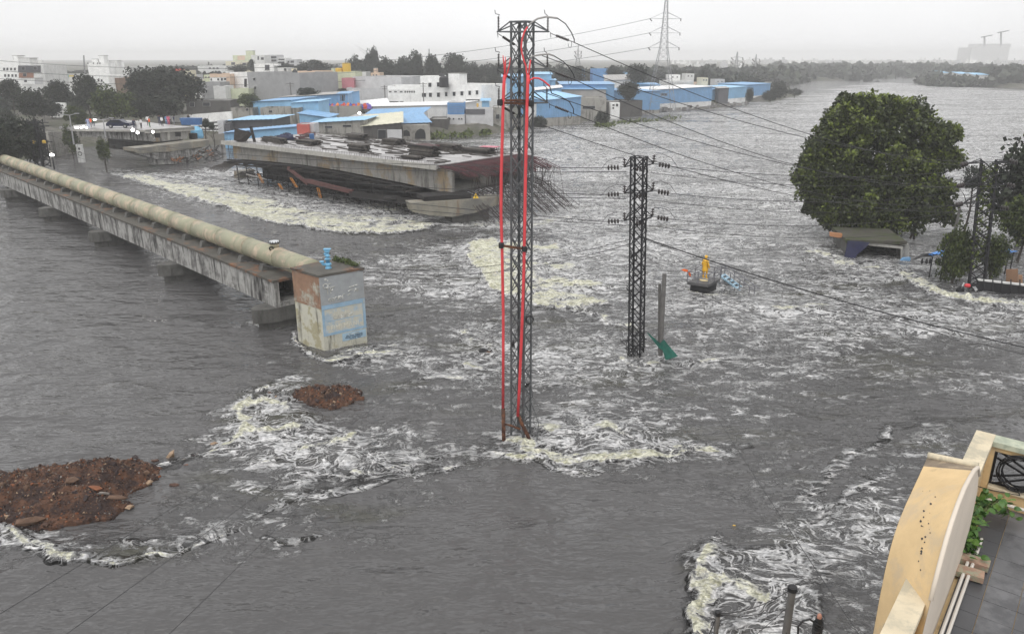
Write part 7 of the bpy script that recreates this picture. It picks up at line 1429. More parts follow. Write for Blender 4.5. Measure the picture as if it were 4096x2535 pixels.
# ================================================================== SHED UNDER THE TREE, CANOPIES
ps = Plane(W(3388, 1033, 0), W(3640, 1042, 0)); sh = thing('drowned_shed', 'half-drowned concrete shed with a mossy roof and dark open front beneath the round tree', 'shed', ps.at(3500, 1036)); zr = ps.at(3500, 962).z
M_MOSS = mat('mossy_roof', (.07, .066, .055), .9, .3, 1.2, col2=(.05, .06, .025), patch=.6, pscale=.6)
l, r_ = ps.at(3384, 960), ps.at(3626, 984); l.z = r_.z = 0
MB().prism([l, r_, r_ + ps.n * 5.5, l + ps.n * 5.5], zr - .28, zr).build('roof', M_MOSS, sh)
slab_from(ps, [(3614, 990), (3614, 1060), (3642, 1060), (3640, 980)], 5.0, 'side_wall', M_CONC, sh, off=.25); slab_from(ps, [(3388, 970), (3388, 1060), (3400, 1060), (3400, 972)], 5.0, 'side_wall', M_CONC_D, sh, off=.25)
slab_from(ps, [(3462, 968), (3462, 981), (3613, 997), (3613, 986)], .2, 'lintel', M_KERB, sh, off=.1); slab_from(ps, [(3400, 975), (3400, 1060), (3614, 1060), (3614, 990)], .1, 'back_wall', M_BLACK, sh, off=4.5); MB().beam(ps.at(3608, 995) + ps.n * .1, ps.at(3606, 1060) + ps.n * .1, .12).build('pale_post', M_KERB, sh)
v = [ps.at(*p) - ps.n * o for p, o in (((3390, 962), .1), ((3478, 968), .15), ((3458, 990), .25), ((3425, 1015), .3), ((3408, 1040), .5), ((3366, 1038), .5), ((3380, 1000), .3))]
tp = MB().add(v + [x + ps.n * .04 for x in v], [(0, 6, 3, 2), (0, 2, 1), (6, 5, 4, 3)] + [tuple(i + 7 for i in f[::-1]) for f in ((0, 6, 3, 2), (0, 2, 1), (6, 5, 4, 3))]); single(tp, 'tarpaulin', M_TARPB, 'dark navy tarpaulin hanging over the left half of the shed front', 'tarpaulin')
M_OBR = mat('orange_board', (.42, .20, .10), .8, .15); single(slab_from(ps, [(3336, 944), (3336, 960), (3386, 968), (3386, 950)], .3, '', None, off=1.5), 'sign_board', M_OBR, 'faded orange board at the left corner of the mossy shed roof', 'board')
a = ps.at(3608, 1036) - ps.n * .4; single(MB().hexa([a + Vector(x) for x in ((-.2, 0, -.1), (.6, 0, -.1), (.6, .3, -.1), (-.2, .3, -.1), (0, 0, .18), (.6, 0, .22), (.6, .3, .22), (0, .3, .18))]), 'blue_scrap', M_SHB, 'scrap of blue sheet caught at the right foot of the mossy shed', 'sheet')
M_TBL = mat('bright_blue_tarp', (.10, .32, .78), .4, .15, 1.5)
def canopy(label, pts, d, posts, seed, under=None):
    q = random.Random(seed); r = thing('canopy', label, 'canopy', Y(*pts[0], d) * 1.0, 'blue canopies by the overgrown tower'); top = [Y(a, b, d + o) for a, b, o in [(p[0], p[1], p[2] if len(p) > 2 else 0) for p in posts['outline']]]
    n = len(top); mb = MB(); k = 10; A_, B_, C_, D_ = top
    vs_ = []; 
    for i in range(k + 1):
        for j in range(5):
            p = A_.lerp(B_, i / k).lerp(D_.lerp(C_, i / k), j / 4); vs_.append(p + Vector((0, 0, .10 * math.sin(i * 1.9 + seed) + q.uniform(-.03, .03) + .2 * math.sin(math.pi * i / k))))
    m_ = len(vs_); mb.add(vs_ + [x - Vector((0, 0, .04)) for x in vs_], [f for i in range(k) for j in range(4) for f in ((i * 5 + j, (i + 1) * 5 + j, (i + 1) * 5 + j + 1, i * 5 + j + 1), (m_ + i * 5 + j, m_ + i * 5 + j + 1, m_ + (i + 1) * 5 + j + 1, m_ + (i + 1) * 5 + j))]); mb.build('sheet', M_TBL, r, True)
    for a, b, o in posts['legs']: t = Y(a, b, d + o); MB().tube([t, Vector((t.x, t.y, -1))], .05, 6).build('leg', M_TIMD, r)
    return r
D3 = T3.y + 3
cn1 = canopy('blue sheet canopy with a drooping black end between the shed and the overgrown tower', [(3780, 1015)], D3, dict(outline=[(3713, 1020, 0), (3810, 1040, 0), (3855, 1026, 2), (3770, 1003, 2.5)], legs=[(3730, 1028, .2), (3775, 1036, .2), (3800, 1012, 2.2)]), 1)
v = [Y(a, b, D3 + o) for a, b, o in ((3652, 1036, .3), (3690, 1014, .4), (3716, 1011, .2), (3748, 1020, 0), (3730, 1024, .1), (3690, 1026, .2), (3665, 1038, .2))]; MB().add(v + [x + Vector((0, .05, -.05)) for x in v], [(0, 1, 5, 6), (1, 2, 3, 4, 5)] + [tuple(i + 7 for i in f[::-1]) for f in ((0, 1, 5, 6), (1, 2, 3, 4, 5))]).build('black_flap', M_BLACK, cn1)
canopy('blue sheet canopy right of the overgrown tower with its pale slanting edge', [(4000, 1010)], D3 + 1, dict(outline=[(3934, 1026, 0), (4000, 1022, 0), (4072, 1008, 1.5), (3940, 1000, 2.5)], legs=[(3990, 1022, .2), (4055, 1010, 1.2), (4035, 1015, .4)]), 2); canopy('narrow blue sheet canopy partly hidden by leaves left of the tower', [(3800, 1000)], D3 + 3, dict(outline=[(3776, 1006, 0), (3856, 1020, 0), (3862, 1008, 1.5), (3790, 996, 1.5)], legs=[(3790, 1006, .3), (3850, 1016, .3)]), 3)
for k, px in enumerate((3690, 3708, 3722, 3746, 3760)):
    t = Y(px, 1032, D3); b = Y(px - 3, 1056, D3); single(MB().lathe(b, [(.03, 0), (.12, .12), (.09, .3), (.02, (t - b).length)], 7, t - b), 'hanging_sack', M_BLACK, ('first', 'second', 'third', 'fourth', 'fifth')[k] + ' dark slim sack under the blue canopy, counted from the shed', 'sack', group='sacks hanging under the canopy')
M_PLY = mat('brown_board', (.24, .14, .085), .75, .15, 1.5, stain=.2)
pb_ = Plane(W(4000, 1150, 0), W(4096, 1165, 0)); single(slab_from(pb_, [(4024, 1078), (4024, 1136), (4071, 1140), (4071, 1076)], .12, '', None), 'plywood_board', M_PLY, 'large brown board leaning above the black wall', 'board'); single(slab_from(pb_, [(4073, 1100), (4073, 1138), (4089, 1138), (4089, 1102)], .12, '', None, off=.05), 'plywood_board', mat('tan_board', (.34, .20, .12), .75, .15), 'smaller tan board beside the large brown board', 'board')
pw = Plane(W(3900, 1162, 0), W(4096, 1180, 0)); bw = thing('flood_wall', 'black low wall with a white top edge at the frame edge', 'wall', pw.at(4000, 1170)); slab_from(pw, [(3912, 1122), (3900, 1180), (4200, 1210), (4200, 1156)], .35, 'wall_body', M_BLACK, bw); slab_from(pw, [(3912, 1118), (3912, 1122), (4200, 1156), (4200, 1150)], .42, 'white_coping', M_FRAME, bw, off=-.04)
for k in range(5): a = 3935 + k * 36; MB().beam(pw.at(a, 1116) - pw.n * .05, pw.at(a, 1176) - pw.n * .05, .06).build('wall_post', M_STEEL_D, bw)
c = pw.at(3868, 1160) - pw.n * .5; mc = thing('motorcycle', 'motorcycle with white panels and a red tank half under water by the black wall', 'motorcycle', c); M_MW = mat('white_plastic', (.55, .55, .55), .4, .1)
for dx in (-.62, .62):
    w_ = MB().tube([c + Vector((dx + .28 * math.cos(t), 0, .12 + .28 * math.sin(t))) for t in [k * math.pi / 8 for k in range(17)]], .055, 6, False).build('wheel', M_BLACK, mc); MB().lathe(c + Vector((dx, -.04, .12)), [(.22, 0), (.22, .08)], 12, (0, 1, 0)).build('hub', M_STEEL_D, w_)
MB().beam(c + Vector((-.62, 0, .12)), c + Vector((-.42, 0, .75)), .07).build('fork', M_MW, mc); MB().tube([c + Vector((-.45, -.3, .82)), c + Vector((-.42, 0, .76)), c + Vector((-.45, .3, .82))], .025, 5).build('handlebar', M_STEEL_D, mc); MB().lathe(c + Vector((-.35, 0, .52)), [(.08, 0), (.15, .08), (.15, .35), (.07, .45)], 10, (1, 0, -.1)).build('fuel_tank', M_RED, mc); MB().hexa([c + Vector(x) for x in ((.05, -.13, .45), (.6, -.12, .5), (.6, .12, .5), (.05, .13, .45), (.05, -.14, .58), (.72, -.1, .68), (.72, .1, .68), (.05, .14, .58))]).build('seat', M_BLACK, mc); MB().beam(c + Vector((.62, 0, .12)), c + Vector((.3, 0, .5)), .1, .2).build('rear_panel', M_MW, mc)
t = P3(3840, 834, T3.y + 4); single(MB().tube([Vector((t.x - .3, t.y, -.8)), t], [.13, .1], 8), 'pole', M_POLE, 'plain grey pole standing behind the leafy creeper tree', 'pole', loc=(t.x, t.y, -.5)); MB().beam(t + Vector((-1.2, 0, -.8)), t + Vector((.2, 0, -1.6)), .08)

# ================================================================== SOIL HEAPS AND BOULDERS
M_SOIL = mat('wet_red_soil', (.085, .040, .023), .85, .45, 3.0, col2=(.032, .018, .015), patch=.7, pscale=1.2, bump=.8, bscale=9)
RK = [mat('rock_' + n, c, .8, .3, 4, bump=.5, bscale=10) for n, c in (('brown', (.115, .068, .045)), ('dark', (.035, .024, .024)), ('tan', (.30, .21, .14)), ('rust', (.20, .075, .035)), ('grey', (.22, .20, .18)), ('umber', (.075, .04, .028)))]
def rock_mesh(seed, m):
    import bmesh
    bm = bmesh.new(); bmesh.ops.create_icosphere(bm, subdivisions=1, radius=1.0); q = random.Random(seed); cuts = [Vector((q.gauss(0, 1), q.gauss(0, 1), q.gauss(0, 1))).normalized() for _ in range(9)]; cd_ = [q.uniform(.35, .7) for _ in cuts]
    for v in bm.verts:
        for c, d in zip(cuts, cd_):
            e = v.co.dot(c) - d
            if e > 0: v.co -= c * e
        v.co += Vector((q.gauss(0, .03), q.gauss(0, .03), q.gauss(0, .03)))
    me = bpy.data.meshes.new('rock'); bm.to_mesh(me); bm.free(); me.materials.append(m); return me
RM = [[rock_mesh(i * 10 + j, m) for j in range(3)] for i, m in enumerate(RK)]
def heap(label, outline, hgt, edge, nrock, rs, seed, nsm, big=()):
    q = random.Random(seed); pts = [W(*p).to_2d() for p in outline]; c = sum(pts, Vector((0, 0))) / len(pts); r = thing('soil_heap', label, 'soil heap', (c.x, c.y, -.3)); x0, x1 = min(p.x for p in pts) - .3, max(p.x for p in pts) + .3; y0, y1 = min(p.y for p in pts) - .3, max(p.y for p in pts) + .3
    n = 110; X, Yy = np.meshgrid(np.linspace(x0, x1, n), np.linspace(y0, y1, n)); wxx = X + .25 * fbm(X * 1.6, Yy * 1.6, 3, seed); wyy = Yy + .25 * fbm(X * 1.6, Yy * 1.6, 3, seed + 3)
    def hz_(x, y, wx_, wy_): d = sdpoly(wx_, wy_, pts); return np.where(d > 0, hgt * sstep(-.1, edge, d) + .06, -.3) + (d > 0) * (.20 * fbm(x * 1.3, y * 1.3, 5, seed + 7, .62) + .15 * np.abs(fbm(x * 3.3, y * 3.3, 3, seed + 9)))
    Z_ = hz_(X, Yy, wxx, wyy); o = gridmesh('soil', X - r['_w'][0], Yy - r['_w'][1], Z_ - r['_w'][2], M_SOIL); del o['kind']; o.parent = r; o['_w'] = r['_w']; o.data.polygons.foreach_set('use_smooth', np.zeros(len(o.data.polygons), bool))
    def zat(x, y): a = np.array([x]); b = np.array([y]); return float(hz_(a, b, a + .25 * fbm(a * 1.6, b * 1.6, 3, seed), b + .25 * fbm(a * 1.6, b * 1.6, 3, seed + 3))[0])
    k = 0; tries = 0
    while k < nrock and tries < 4000:
        tries += 1; x, y = q.uniform(x0, x1), q.uniform(y0, y1); z = zat(x, y)
        if z < 0: continue
        s = rs * (.35 + q.random() ** 3 * 1.3); kd = q.choices(range(6), (5, 4, .8, 2, .8, 4))[0]; o = bpy.data.objects.new('rock', RM[kd][q.randrange(3)]); COL.objects.link(o); o.parent = r; o['_w'] = r['_w']; o.location = Vector((x, y, z)) - Vector(r['_w']); o.rotation_euler = (q.uniform(0, 6), q.uniform(0, 6), q.uniform(0, 6)); o.scale = (s, s * q.uniform(.6, 1.2), s * q.uniform(.4, .8)); k += 1
    for (px, py, zz, s, kd, rot, st3) in big:
        p = W(px, py, zz); o = bpy.data.objects.new('rock', RM[kd][0]); COL.objects.link(o); o.parent = r; o['_w'] = r['_w']; o.location = p - Vector(r['_w']); o.scale = (s * st3[0], s * st3[1], s * st3[2]); o.rotation_euler = rot
    sm = MB(); mi = []
    for i in range(nsm):
        x, y = q.uniform(x0, x1), q.uniform(y0, y1); z = zat(x, y)
        if z < -.1: continue
        s = q.uniform(.02, .07); kd = q.choices(range(6), (5, 4, 1.2, 2.2, 1.2, 4))[0]; cc = Vector((x, y, z + s * .3)); t = [cc + Vector((q.gauss(0, 1), q.gauss(0, 1), q.gauss(0, .7))).normalized() * s for _ in range(5)]; sm.add(t + [cc + Vector((0, 0, s))], [(0, 1, 5), (1, 2, 5), (2, 3, 5), (3, 4, 5), (4, 0, 5)], kd)
    sm.build('pebbles', RK, r, kind='stuff'); return r
heap('large red-brown soil and rock heap running out of the frame like an islet', [(-330, 2080), (-250, 1930), (-60, 1905), (60, 1895), (250, 1868), (430, 1842), (560, 1845), (640, 1872), (650, 1910), (600, 1945), (510, 1985), (540, 2030), (440, 2082), (330, 2095), (190, 2125), (90, 2128), (20, 2085), (-120, 2160)], .62, 1.5, 280, .13, 41, 4200,
     big=[(125, 2085, .25, .34, 0, (.3, .2, .6), (1.9, .7, .7)), (380, 1950, .75, .28, 3, (.2, .5, .2), (1.2, .9, .8)), (410, 1970, .7, .22, 4, (.1, .3, .5), (1.6, .5, .4)), (290, 1920, .85, .24, 0, (.5, .1, .3), (1.3, .9, .6)), (185, 2100, .15, .26, 5, (.3, .7, .2), (.9, .7, 1.1)), (525, 2025, .15, .2, 2, (.1, .4, .7), (1.3, .8, .8)), (600, 1930, .2, .24, 2, (.9, .2, .3), (.8, .7, 1.1)), (25, 1920, .5, .2, 4, (.1, .2, .3), (1.2, .8, .7)), (470, 1990, .5, .22, 0, (.3, .2, .2), (2.0, .7, .5)), (540, 1830, .3, .22, 1, (.3, .2, .9), (1.2, .8, .6))])
heap('smaller brown soil heap standing alone in white water below the valve chamber', [(1158, 1582), (1210, 1562), (1290, 1556), (1400, 1550), (1445, 1572), (1456, 1602), (1400, 1622), (1330, 1645), (1300, 1642), (1215, 1622)], .34, .9, 130, .14, 42, 900)
for (px, py, s, kd, j, st3, rot, lb_) in ((684, 1822, .33, 2, 1, (.85, .8, 1.45), (.1, .35, .3), 'tall tan boulder standing in the water past the large soil heap'), (622, 1842, .26, 5, 0, (1.2, .8, .7), (0, .2, .4), 'dark brown boulder at the tip of the large soil heap'), (735, 1838, .16, 4, 1, (1, .8, .7), (.2, .1, .3), 'small grey stone in the riffle beside the tall tan boulder'), (775, 1822, .15, 1, 2, (1, .9, .7), (.1, .2, .9), 'small dark stone in the riffle beyond the tall tan boulder'), (795, 1818, .12, 0, 1, (1, .9, .7), (.1, .5, .9), 'little brown stone touching the small dark stone'), (858, 1775, .26, 2, 0, (1.2, .8, .8), (.1, .1, .5), 'wet tan boulder where the foam line meets the riffle'), (699, 1938, .26, 5, 1, (1.1, .7, .7), (.1, .1, .2), 'lone dark boulder in calm water below the heap tip'), (640, 1905, .12, 3, 2, (1, .8, .7), (.1, .4, .2), 'small rust-coloured stone by the shore of the large soil heap'), (745, 1858, .13, 3, 0, (1.4, .7, .5), (0, .1, .3), 'flat rust-coloured stone in the riffle nearest the near water'), (1078, 1572, .14, 0, 2, (1.2, .8, .7), (.1, .2, .3), 'small brown rock in foam left of the smaller soil heap'), (1105, 1585, .1, 2, 0, (1, .9, .8), (.3, .2, .3), 'tan pebble rock in foam close to the smaller soil heap')):
    o = bpy.data.objects.new('boulder', RM[kd][j]); COL.objects.link(o); o.location = W(px, py, .05 + s * .2); o.scale = Vector(st3) * s; o.rotation_euler = rot; o['_w'] = tuple(o.location); tag(o, lb_, 'boulder', 'boulders in the water')

# ================================================================== FLOATING DEBRIS
c = W(1950, 1415, .05); r = thing('drift_log', 'drifting log tangled with black sacking just left of the tall tower', 'log', c); MB().tube([c + Vector((-.3, .1, .2)), c + Vector((.1, 0, .05)), c + Vector((.45, -.15, -.05))], [.08, .1, .06], 8).build('trunk', RK[0], r); MB().tube([c, c + Vector((.3, .15, .25))], [.05, .02], 6).build('branch', RK[1], r); lump(c + Vector((-.25, .1, .12)), .3, .2, .2, 6, 9, 4).build('sacking', M_BLACK, r)
single(lump(W(1987, 1424, 0), .12, .08, .1, 8, 8, 3), 'plastic_bottle', M_SHB, 'small blue plastic thing floating beside the drifting log', 'litter'); single(MB().beam(W(2830, 1354, .05), W(2865, 1350, .08), .15, .06), 'drift_plank', RK[3], 'brown plank drifting right of the poles with the green net', 'plank'); single(lump(W(2937, 2104, 0), .10, .06, .06, 9, 8, 3), 'yellow_packet', M_YEL, 'small yellow packet floating alone in the calm near water', 'litter'); single(MB().tube([W(3400, 1722, .02), W(3440, 1716, .05), W(3475, 1708, .04)], .025, 5), 'drift_stick', M_TIMD, 'thin dark stick adrift above the cream terrace', 'stick')

# ================================================================== POLES AT THE BOTTOM EDGE
for k, (px, py, bx, r0, lb_) in enumerate(((2872, 2450, 2866, .055, 'short grey pole with a black cap in the foam at the bottom edge'), (3170, 2352, 3140, .085, 'thick grey pole with a black cap among the foam at the bottom edge'))):
    y = 14.5; t = Y(px, py, y); b = Vector((t.x - .06, y - .05, -.6)); r = thing('pole', lb_, 'pole', b); MB().tube([b, t], [r0 * 1.1, r0], 10).build('post', M_POLE, r); MB().lathe(t - Vector((0, 0, .06)), [(r0 * 1.25, 0), (r0 * 1.25, .1), (r0 * .8, .12)], 12).build('cap', M_BLACK, r)
tA, tB = Y(2872, 2452, 14.5), Y(3170, 2352, 14.5)
wire(tA, tB, .18, .008, 'upper slack cable strung between the two capped poles', 'cables at the bottom edge'); wire(tA + Vector((0, 0, -.02)), tB + Vector((-.1, 0, -.52)), .12, .007, 'lower slack cable strung between the two capped poles', 'cables at the bottom edge'); wire(tA, tA + Vector((-.28, -.1, -.8)), .02, .01, 'short cable dropping from the short capped pole', 'cables at the bottom edge'); wire(tB + Vector((.09, 0, -.1)), tB + Vector((-.06, -.1, -1.4)), -.03, .008, 'cable running down beside the thick capped pole', 'cables at the bottom edge'); wire(tB + Vector((-.1, 0, -.55)), tB + Vector((-1.3, -.3, -1.5)), .05, .005, 'thin stay cable slanting away below the thick capped pole', 'cables at the bottom edge')
y = 13.5; t = Y(3277, 2470, y); r = thing('cable_post', 'post wrapped in black cable with a pinkish tip near the terrace', 'post', Vector((t.x, y, -.6))); MB().tube([Vector((t.x, y, -.6)), t], .075, 10).build('post', M_BLACK, r); MB().lathe(t, [(.05, 0), (.05, .06), (.03, .10)], 8).build('tip', mat('pink_clay', (.45, .22, .16), .7), r)
for k in range(6): z = t.z - .12 - .05 * k; MB().tube([Vector((t.x, y, z)) + Vector((.10 * math.cos(a), .10 * math.sin(a), .03 * math.sin(a * 2 + k))) for a in [j * math.pi / 6 for j in range(13)]], .014, 5, False).build('cable_wrap', M_WIRE, r)
MB().tube([t + Vector((-.08, 0, -.12)), t + Vector((-.2, 0, -.03)), t + Vector((-.34, 0, -.08)), t + Vector((-.42, 0, -.22)), t + Vector((-.40, 0, -.42))], .022, 7).build('hose_loop', M_BLACK, r)

# ================================================================== CREAM TERRACE
M_CRM = mat('cream_render', (.66, .48, .26), .8, .12, 1.6, stain=.30, stain_col=(.13, .10, .07), col2=(.56, .43, .27), patch=.35, pscale=.9, bump=.12, sscale=1.6); M_CRW = mat('pale_pink_render', (.60, .53, .45), .75, .08, .9, stain=.12, stain_col=(.42, .35, .27)); M_COP = mat('weathered_cream_coping', (.60, .52, .38), .8, .14, 1.5, col2=(.42, .38, .29), patch=.6, pscale=1.6, bump=.12); M_COG = mat('mossy_green_coping', (.44, .46, .36), .8, .15, 1.5, col2=(.30, .33, .26), patch=.6, pscale=2); M_TILE = mat('grey_floor_tile', (.135, .135, .142), .3, .18, 1.2, col2=(.075, .075, .08), patch=.6, pscale=.8); M_TILE_SHADOW = mat('shadow_wet_tile', (.075, .075, .08), .35, .15, 1.5); M_GRL = mat('black_grille', (.012, .012, .014), .4, .1); M_PVC = mat('white_pvc', (.62, .58, .53), .45, .08)
TA_ = Vector((8.32, 12.26, 0)); td = Vector((-.6177, -.7864, 0)); tn_ = Vector((.7864, -.6177, 0)); ZF, ZP = 9.5, 10.7
def TP(u, w, z): return TA_ + td * u + tn_ * w + Vector((0, 0, z))
def tbox(u0, u1, w0, w1, z0, z1): return MB().hexa([TP(u0, w0, z0), TP(u0, w1, z0), TP(u1, w1, z0), TP(u1, w0, z0), TP(u0, w0, z1), TP(u0, w1, z1), TP(u1, w1, z1), TP(u1, w0, z1)])
th_ = thing('house_terrace', 'cream house terrace corner with a tiled floor and an arched parapet panel', 'house', TP(2, 2, 0))
tbox(-.1, 8.5, -.1, 7, -1, ZF - .03).build('house_wall', M_CRM, th_)
tbox(-.098, 8.5, -.098, .10, ZF - .028, ZP - .10).build('parapet_wall', M_CRM, th_); tbox(-.16, 8.5, -.15, .15, ZP - .098, ZP).build('coping', M_COP, th_)
tbox(-.098, .10, .102, .20, ZF - .028, ZP - .12).build('corner_post', M_CRM, th_); tbox(-.098, .10, .202, 7, ZF - .028, ZF + .30).build('parapet_wall', M_CRM, th_); tbox(-.098, .09, .202, 7, ZP - .20, ZP - .10).build('top_beam', M_CRM, th_); tbox(-.16, .16, .152, 7, ZP - .098, ZP - .004).build('coping', M_COG, th_); tbox(-.12, .16, .21, 7, ZF + .301, ZF + .34).build('sill_beam', M_COP, th_)
gr = tbox(-.02, .02, .205, .245, ZF + .345, ZP - .205).build('grille', M_GRL, th_)
def bar(w0, z0, w1, z1): MB().beam(TP(0, w0, z0), TP(0, w1, z1), .035).build('grille_bar', M_GRL, gr)
g0, g1 = ZF + .345, ZP - .205; gm = (g0 + g1) / 2
for k in range(3):
    w0 = .25 + k * 1.3; w1 = w0 + 1.26; wm_ = (w0 + w1) / 2
    bar(w0, g0 + .02, w1, g0 + .02); bar(w0, g1 - .02, w1, g1 - .02); bar(w1, g0, w1, g1)
    bar(w0, g1, w1, g0); bar(w0, g0, w1, g1); bar(w0 + .28, g1, wm_, gm + .14); bar(wm_, gm + .14, w1 - .28, g1); bar(w0 + .28, g0, wm_, gm - .14); bar(wm_, gm - .14, w1 - .28, g0); bar(w0, gm + .18, wm_ - .18, gm); bar(w0, gm - .18, wm_ - .18, gm); bar(w1, gm + .18, wm_ + .18, gm); bar(w1, gm - .18, wm_ + .18, gm)
inn = [(1.95, 9.55), (2.0, 10.3), (2.06, 10.65), (2.45, 11.1), (2.9, 11.43), (3.4, 11.6), (3.82, 11.68), (4.3, 11.74), (4.69, 11.7), (5.0, 11.6), (5.2, 11.45), (5.4, 11.15), (5.55, 10.8), (5.72, 10.4), (5.9, 9.9), (6.0, 9.3), (6.05, 7.5)]
out_ = [(1.95, 9.55), (2.0, 10.3), (2.06, 10.6), (2.45, 11.05), (2.85, 11.36), (3.1, 11.31), (3.4, 11.26), (3.8, 11.2), (4.1, 11.15), (4.4, 11.06), (4.58, 10.94), (4.7, 10.78), (4.8, 10.5), (4.84, 10.1), (4.84, 9.6), (4.84, 9.0), (4.84, 7.5)]
n = len(inn); WI, WO, TH = .20, -.45, .0
ap_ = MB(); N_ = 6; vs_ = []
for i in range(n):
    for j in range(N_ + 1):
        t = j / N_; u = inn[i][0] + (out_[i][0] - inn[i][0]) * t; z = inn[i][1] + (out_[i][1] - inn[i][1]) * t; vs_.append(TP(u, WI + (WO - WI) * t, z))
ap_.add(vs_, [(i * (N_ + 1) + j, i * (N_ + 1) + j + 1, (i + 1) * (N_ + 1) + j + 1, (i + 1) * (N_ + 1) + j) for i in range(n - 1) for j in range(N_)])
arch_o = ap_.build('arch_top', [M_CRM, mat('bare_stained_render', (.24, .19, .14), .9, .3, 3, stain=.3, col2=(.38, .30, .20), patch=.5, pscale=3, bump=.4)], th_, True)
for p in arch_o.data.polygons:
    if 4 * N_ <= p.index < 5 * N_: p.material_index = 1
MB().tube([TP(2.88 - .03 * k / 6, .2 - .65 * k / 6, 11.44 - .06 * k / 6) for k in range(7)], .055, 8).build('arch_end_roll', M_COP, th_, True)
dm = MB(); qd = random.Random(17)
for k in range(22):      # flaked paint, thin chips lost from the coat
    i0 = qd.gauss(9.6, .9); i0 = min(12, max(7, i0)); j0 = min(.85, max(.15, qd.gauss(.42, .09) - (i0 - 9.6) * .06)); i = int(i0); fr = i0 - i
    pa = Vector((inn[i][0] + (inn[i + 1][0] - inn[i][0]) * fr, inn[i][1] + (inn[i + 1][1] - inn[i][1]) * fr)); pb2 = Vector((out_[i][0] + (out_[i + 1][0] - out_[i][0]) * fr, out_[i][1] + (out_[i + 1][1] - out_[i][1]) * fr)); uz = pa.lerp(pb2, j0); c_ = TP(uz.x, .2 - .65 * j0, uz.y) + Vector((-.006, -.004, .012))
    t1_, t2_ = (td * .7 + Vector((0, 0, -.7))).normalized(), tn_
    r_s = qd.uniform(.003, .016); dm.add([c_ + t1_ * r_s * qd.uniform(.5, 1.6) * math.cos(a) + t2_ * r_s * math.sin(a) for a in (0, 1.2, 2.4, 3.6, 5)], [(0, 1, 2, 3, 4)])
dmo = dm.build('paint_flakes', M_STEEL_D, th_, kind='stuff')
f = MB(); fi = [TP(u, WI + .002, z) for u, z in inn]; c0 = TP(4.0, WI + .002, 9.5); f.add(fi + [c0], [(i + 1, i, n) for i in range(n - 1)]); f.build('arch_inner_face', M_CRW, th_)
f = MB(); fo = [TP(u, WO - .002, z) for u, z in out_]; c0 = TP(3.5, WO - .002, 9.0); f.add(fo + [c0], [(i, i + 1, n) for i in range(n - 1)]); f.build('arch_outer_face', M_CRM, th_)
MB().tube([TP(u, WI + .0, z) for u, z in inn[3:13]], .028, 8).build('arch_edge', M_CRW, th_, True)
tw_ = .43
q = random.Random(3)
for i in range(19):
    for j in range(12):
        u0 = .12 + i * tw_; w0 = .62 + j * tw_
        if i < 0: continue
        tbox(u0 + .004, u0 + tw_ - .004, w0 + .004, w0 + tw_ - .004, ZF - .028, ZF + q.uniform(-.002, .002)).build('floor_tile', M_TILE, th_)
for i in range(19): u0 = .12 + i * tw_; tbox(u0 + .004, u0 + tw_ - .004, .25, .615, ZF - .028, ZF - .001).build('shadow_strip_tile', M_TILE_SHADOW, th_)  # shadow line and wet strip painted in as a row of darker tiles
for k, w in enumerate((.30, .37)):
    single(MB().tube([TP(1.6, w, ZF + .1), TP(4, w, ZF + .1), TP(8, w, ZF + .1)], .024, 8), 'water_pipe', M_PVC, ('white plastic pipe running closest to the arched parapet', 'white plastic pipe running just inside the other by the parapet')[k], 'pipe', loc=TP(3, w, ZF))
single(MB().tube([TP(.22, .2, ZF + .12), TP(.22, 5, ZF + .12)], .03, 8), 'water_pipe', M_PVC, 'white plastic pipe along the foot of the grille parapet', 'pipe', loc=TP(.2, 1, ZF))
M_BRK = mat('mottled_brick', (.34, .22, .16), .85, .25, 6, col2=(.30, .31, .22), patch=.6, pscale=5)
p = W(3895, 2245, ZF + .08); a = math.atan2(td.y, td.x); single(MB().box(p, (.22, .42, .10), a), 'brick', M_BRK, 'mottled brick lying farther from the camera on the terrace floor', 'brick'); p = W(3872, 2290, ZF + .08); single(MB().box(p, (.22, .42, .09), a + .1), 'brick', M_BRK, 'mottled brick nearer the white pipes on the terrace floor', 'brick')
cc = TP(.10, .62, ZF + .72); cb = MB(); q = random.Random(6)
for k in range(12):
    R_ = .30 * q.uniform(.86, 1.08); o = Vector((q.uniform(-.03, .03), q.uniform(-.03, .03), q.uniform(-.04, .04))); cb.tube([cc + o + td * q.uniform(0, .06) + tn_ * (R_ * math.cos(t)) + Vector((0, 0, R_ * math.sin(t))) for t in [j * math.pi / 12 for j in range(25)]], .009, 5, False)
cb.tube([cc + Vector((0, 0, -.3)), TP(.2, .7, ZF + .36), TP(.6, .3, ZF + .5), TP(1.4, .16, ZF + .9)], .008, 5); single(cb, 'cable_coil', M_BLACK, 'big loose black cable coil hung on the terrace grille', 'cable coil')
single(MB().tube([W(3846, 1905, 11.2), W(3838, 1960, 10.9), W(3832, 2000, 10.7), W(3848, 2018, 10.6), W(3868, 2020, 10.5)], .005, 4), 'loose_wire', M_BLACK, 'thin loose wire hanging on the pale inner face of the arch', 'wire')
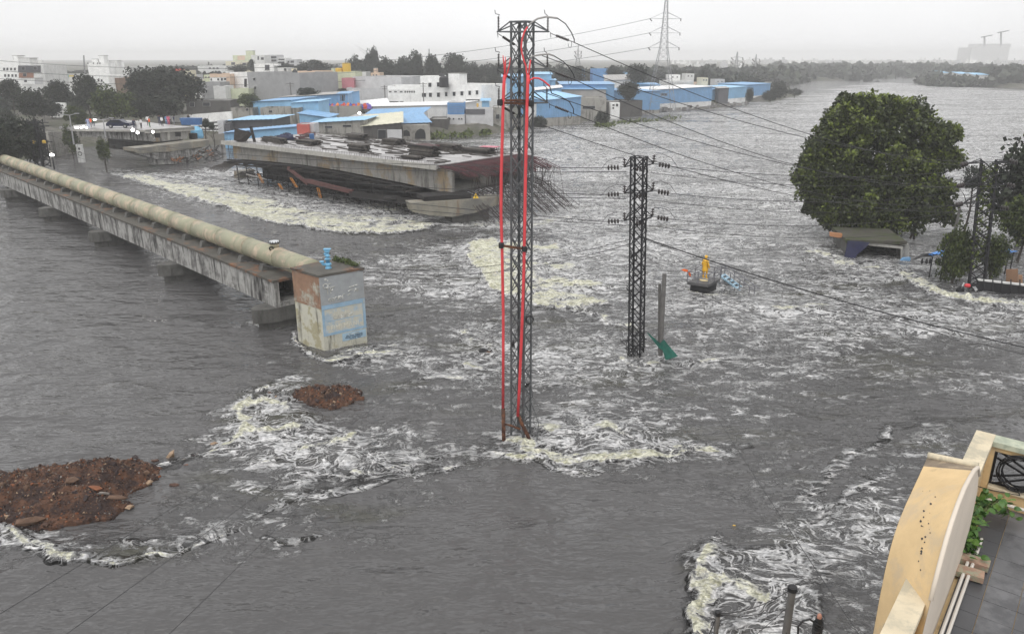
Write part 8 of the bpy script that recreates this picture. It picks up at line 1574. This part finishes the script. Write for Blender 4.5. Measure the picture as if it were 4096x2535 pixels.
single(coil(W(3855, 1840, 10.4), .05, 4, .012, .4), 'cable_loop', M_BLACK, 'small black cable loop poking out beyond the arch end', 'cable loop'); single(coil(W(3552, 2505, 10.1), .07, 3, .014, .5, 3), 'iron_ring', M_BLACK, 'dark iron rings on the outer wall beneath the near coping', 'rings')
M_LV = leafmat('vine_leaf', (.03, .09, .015), (.16, .27, .05), .4)
def leaf_mesh(t_):
    me = bpy.data.meshes.new('leaf'); V = [(0, 0, 0), (.28, .06, .03), (.40, .35, .02), (.30, .7, -.03), (0, 1.05, -.16), (-.30, .7, -.03), (-.40, .35, .02), (-.28, .06, .03), (0, .4, .05)]; me.from_pydata(V, [], [(0, 1, 8), (1, 2, 8), (2, 3, 8), (3, 4, 8), (4, 5, 8), (5, 6, 8), (6, 7, 8), (7, 0, 8)]); at = me.attributes.new('tint', 'FLOAT', 'FACE'); at.data.foreach_set('value', [t_] * 8); me.materials.append(M_LV); return me
LM = [leaf_mesh(t) for t in (.05, .2, .45, .9)]
vn = thing('vine', 'green leafy vine spilling over the terrace wall beside the arch', 'vine', W(3860, 2215, ZF)); q = random.Random(8)
stems = [[W(3858, 2215, ZF + .05), W(3872, 2130, ZF + .3), W(3890, 2050, ZF + .5), W(3930, 2005, ZF + .5)], [W(3865, 2200, ZF + .1), W(3900, 2080, ZF + .4), W(3960, 2010, ZF + .5), W(4020, 2030, ZF + .35)], [W(3900, 2080, ZF + .4), W(3990, 2000, ZF + .5), W(4050, 2050, ZF + .3)], [W(3855, 2215, ZF + .1), W(3868, 2170, ZF + .25), W(3880, 2120, ZF + .3)]]
for s in stems: MB().tube(s, [.010] * len(s), 5).build('stem', mat('vine_stem', (.10, .12, .04), .7), vn)
for i in range(230):
    s = stems[i % 4]; t = q.random() * (len(s) - 1.001); k = int(t); p = s[k].lerp(s[k + 1], t - k) + Vector((q.gauss(0, .075), q.gauss(0, .075), q.gauss(0, .07))); o = bpy.data.objects.new('leaf', LM[q.choices((0, 1, 2, 3), (4, 4, 2, .7))[0]]); COL.objects.link(o); o.parent = vn; o['_w'] = vn['_w']; o.location = p - Vector(vn['_w']); o.rotation_euler = (q.uniform(-1.1, .7), q.uniform(-.8, .8), q.uniform(0, 6.28)); o.scale = (q.uniform(.085, .16),) * 3
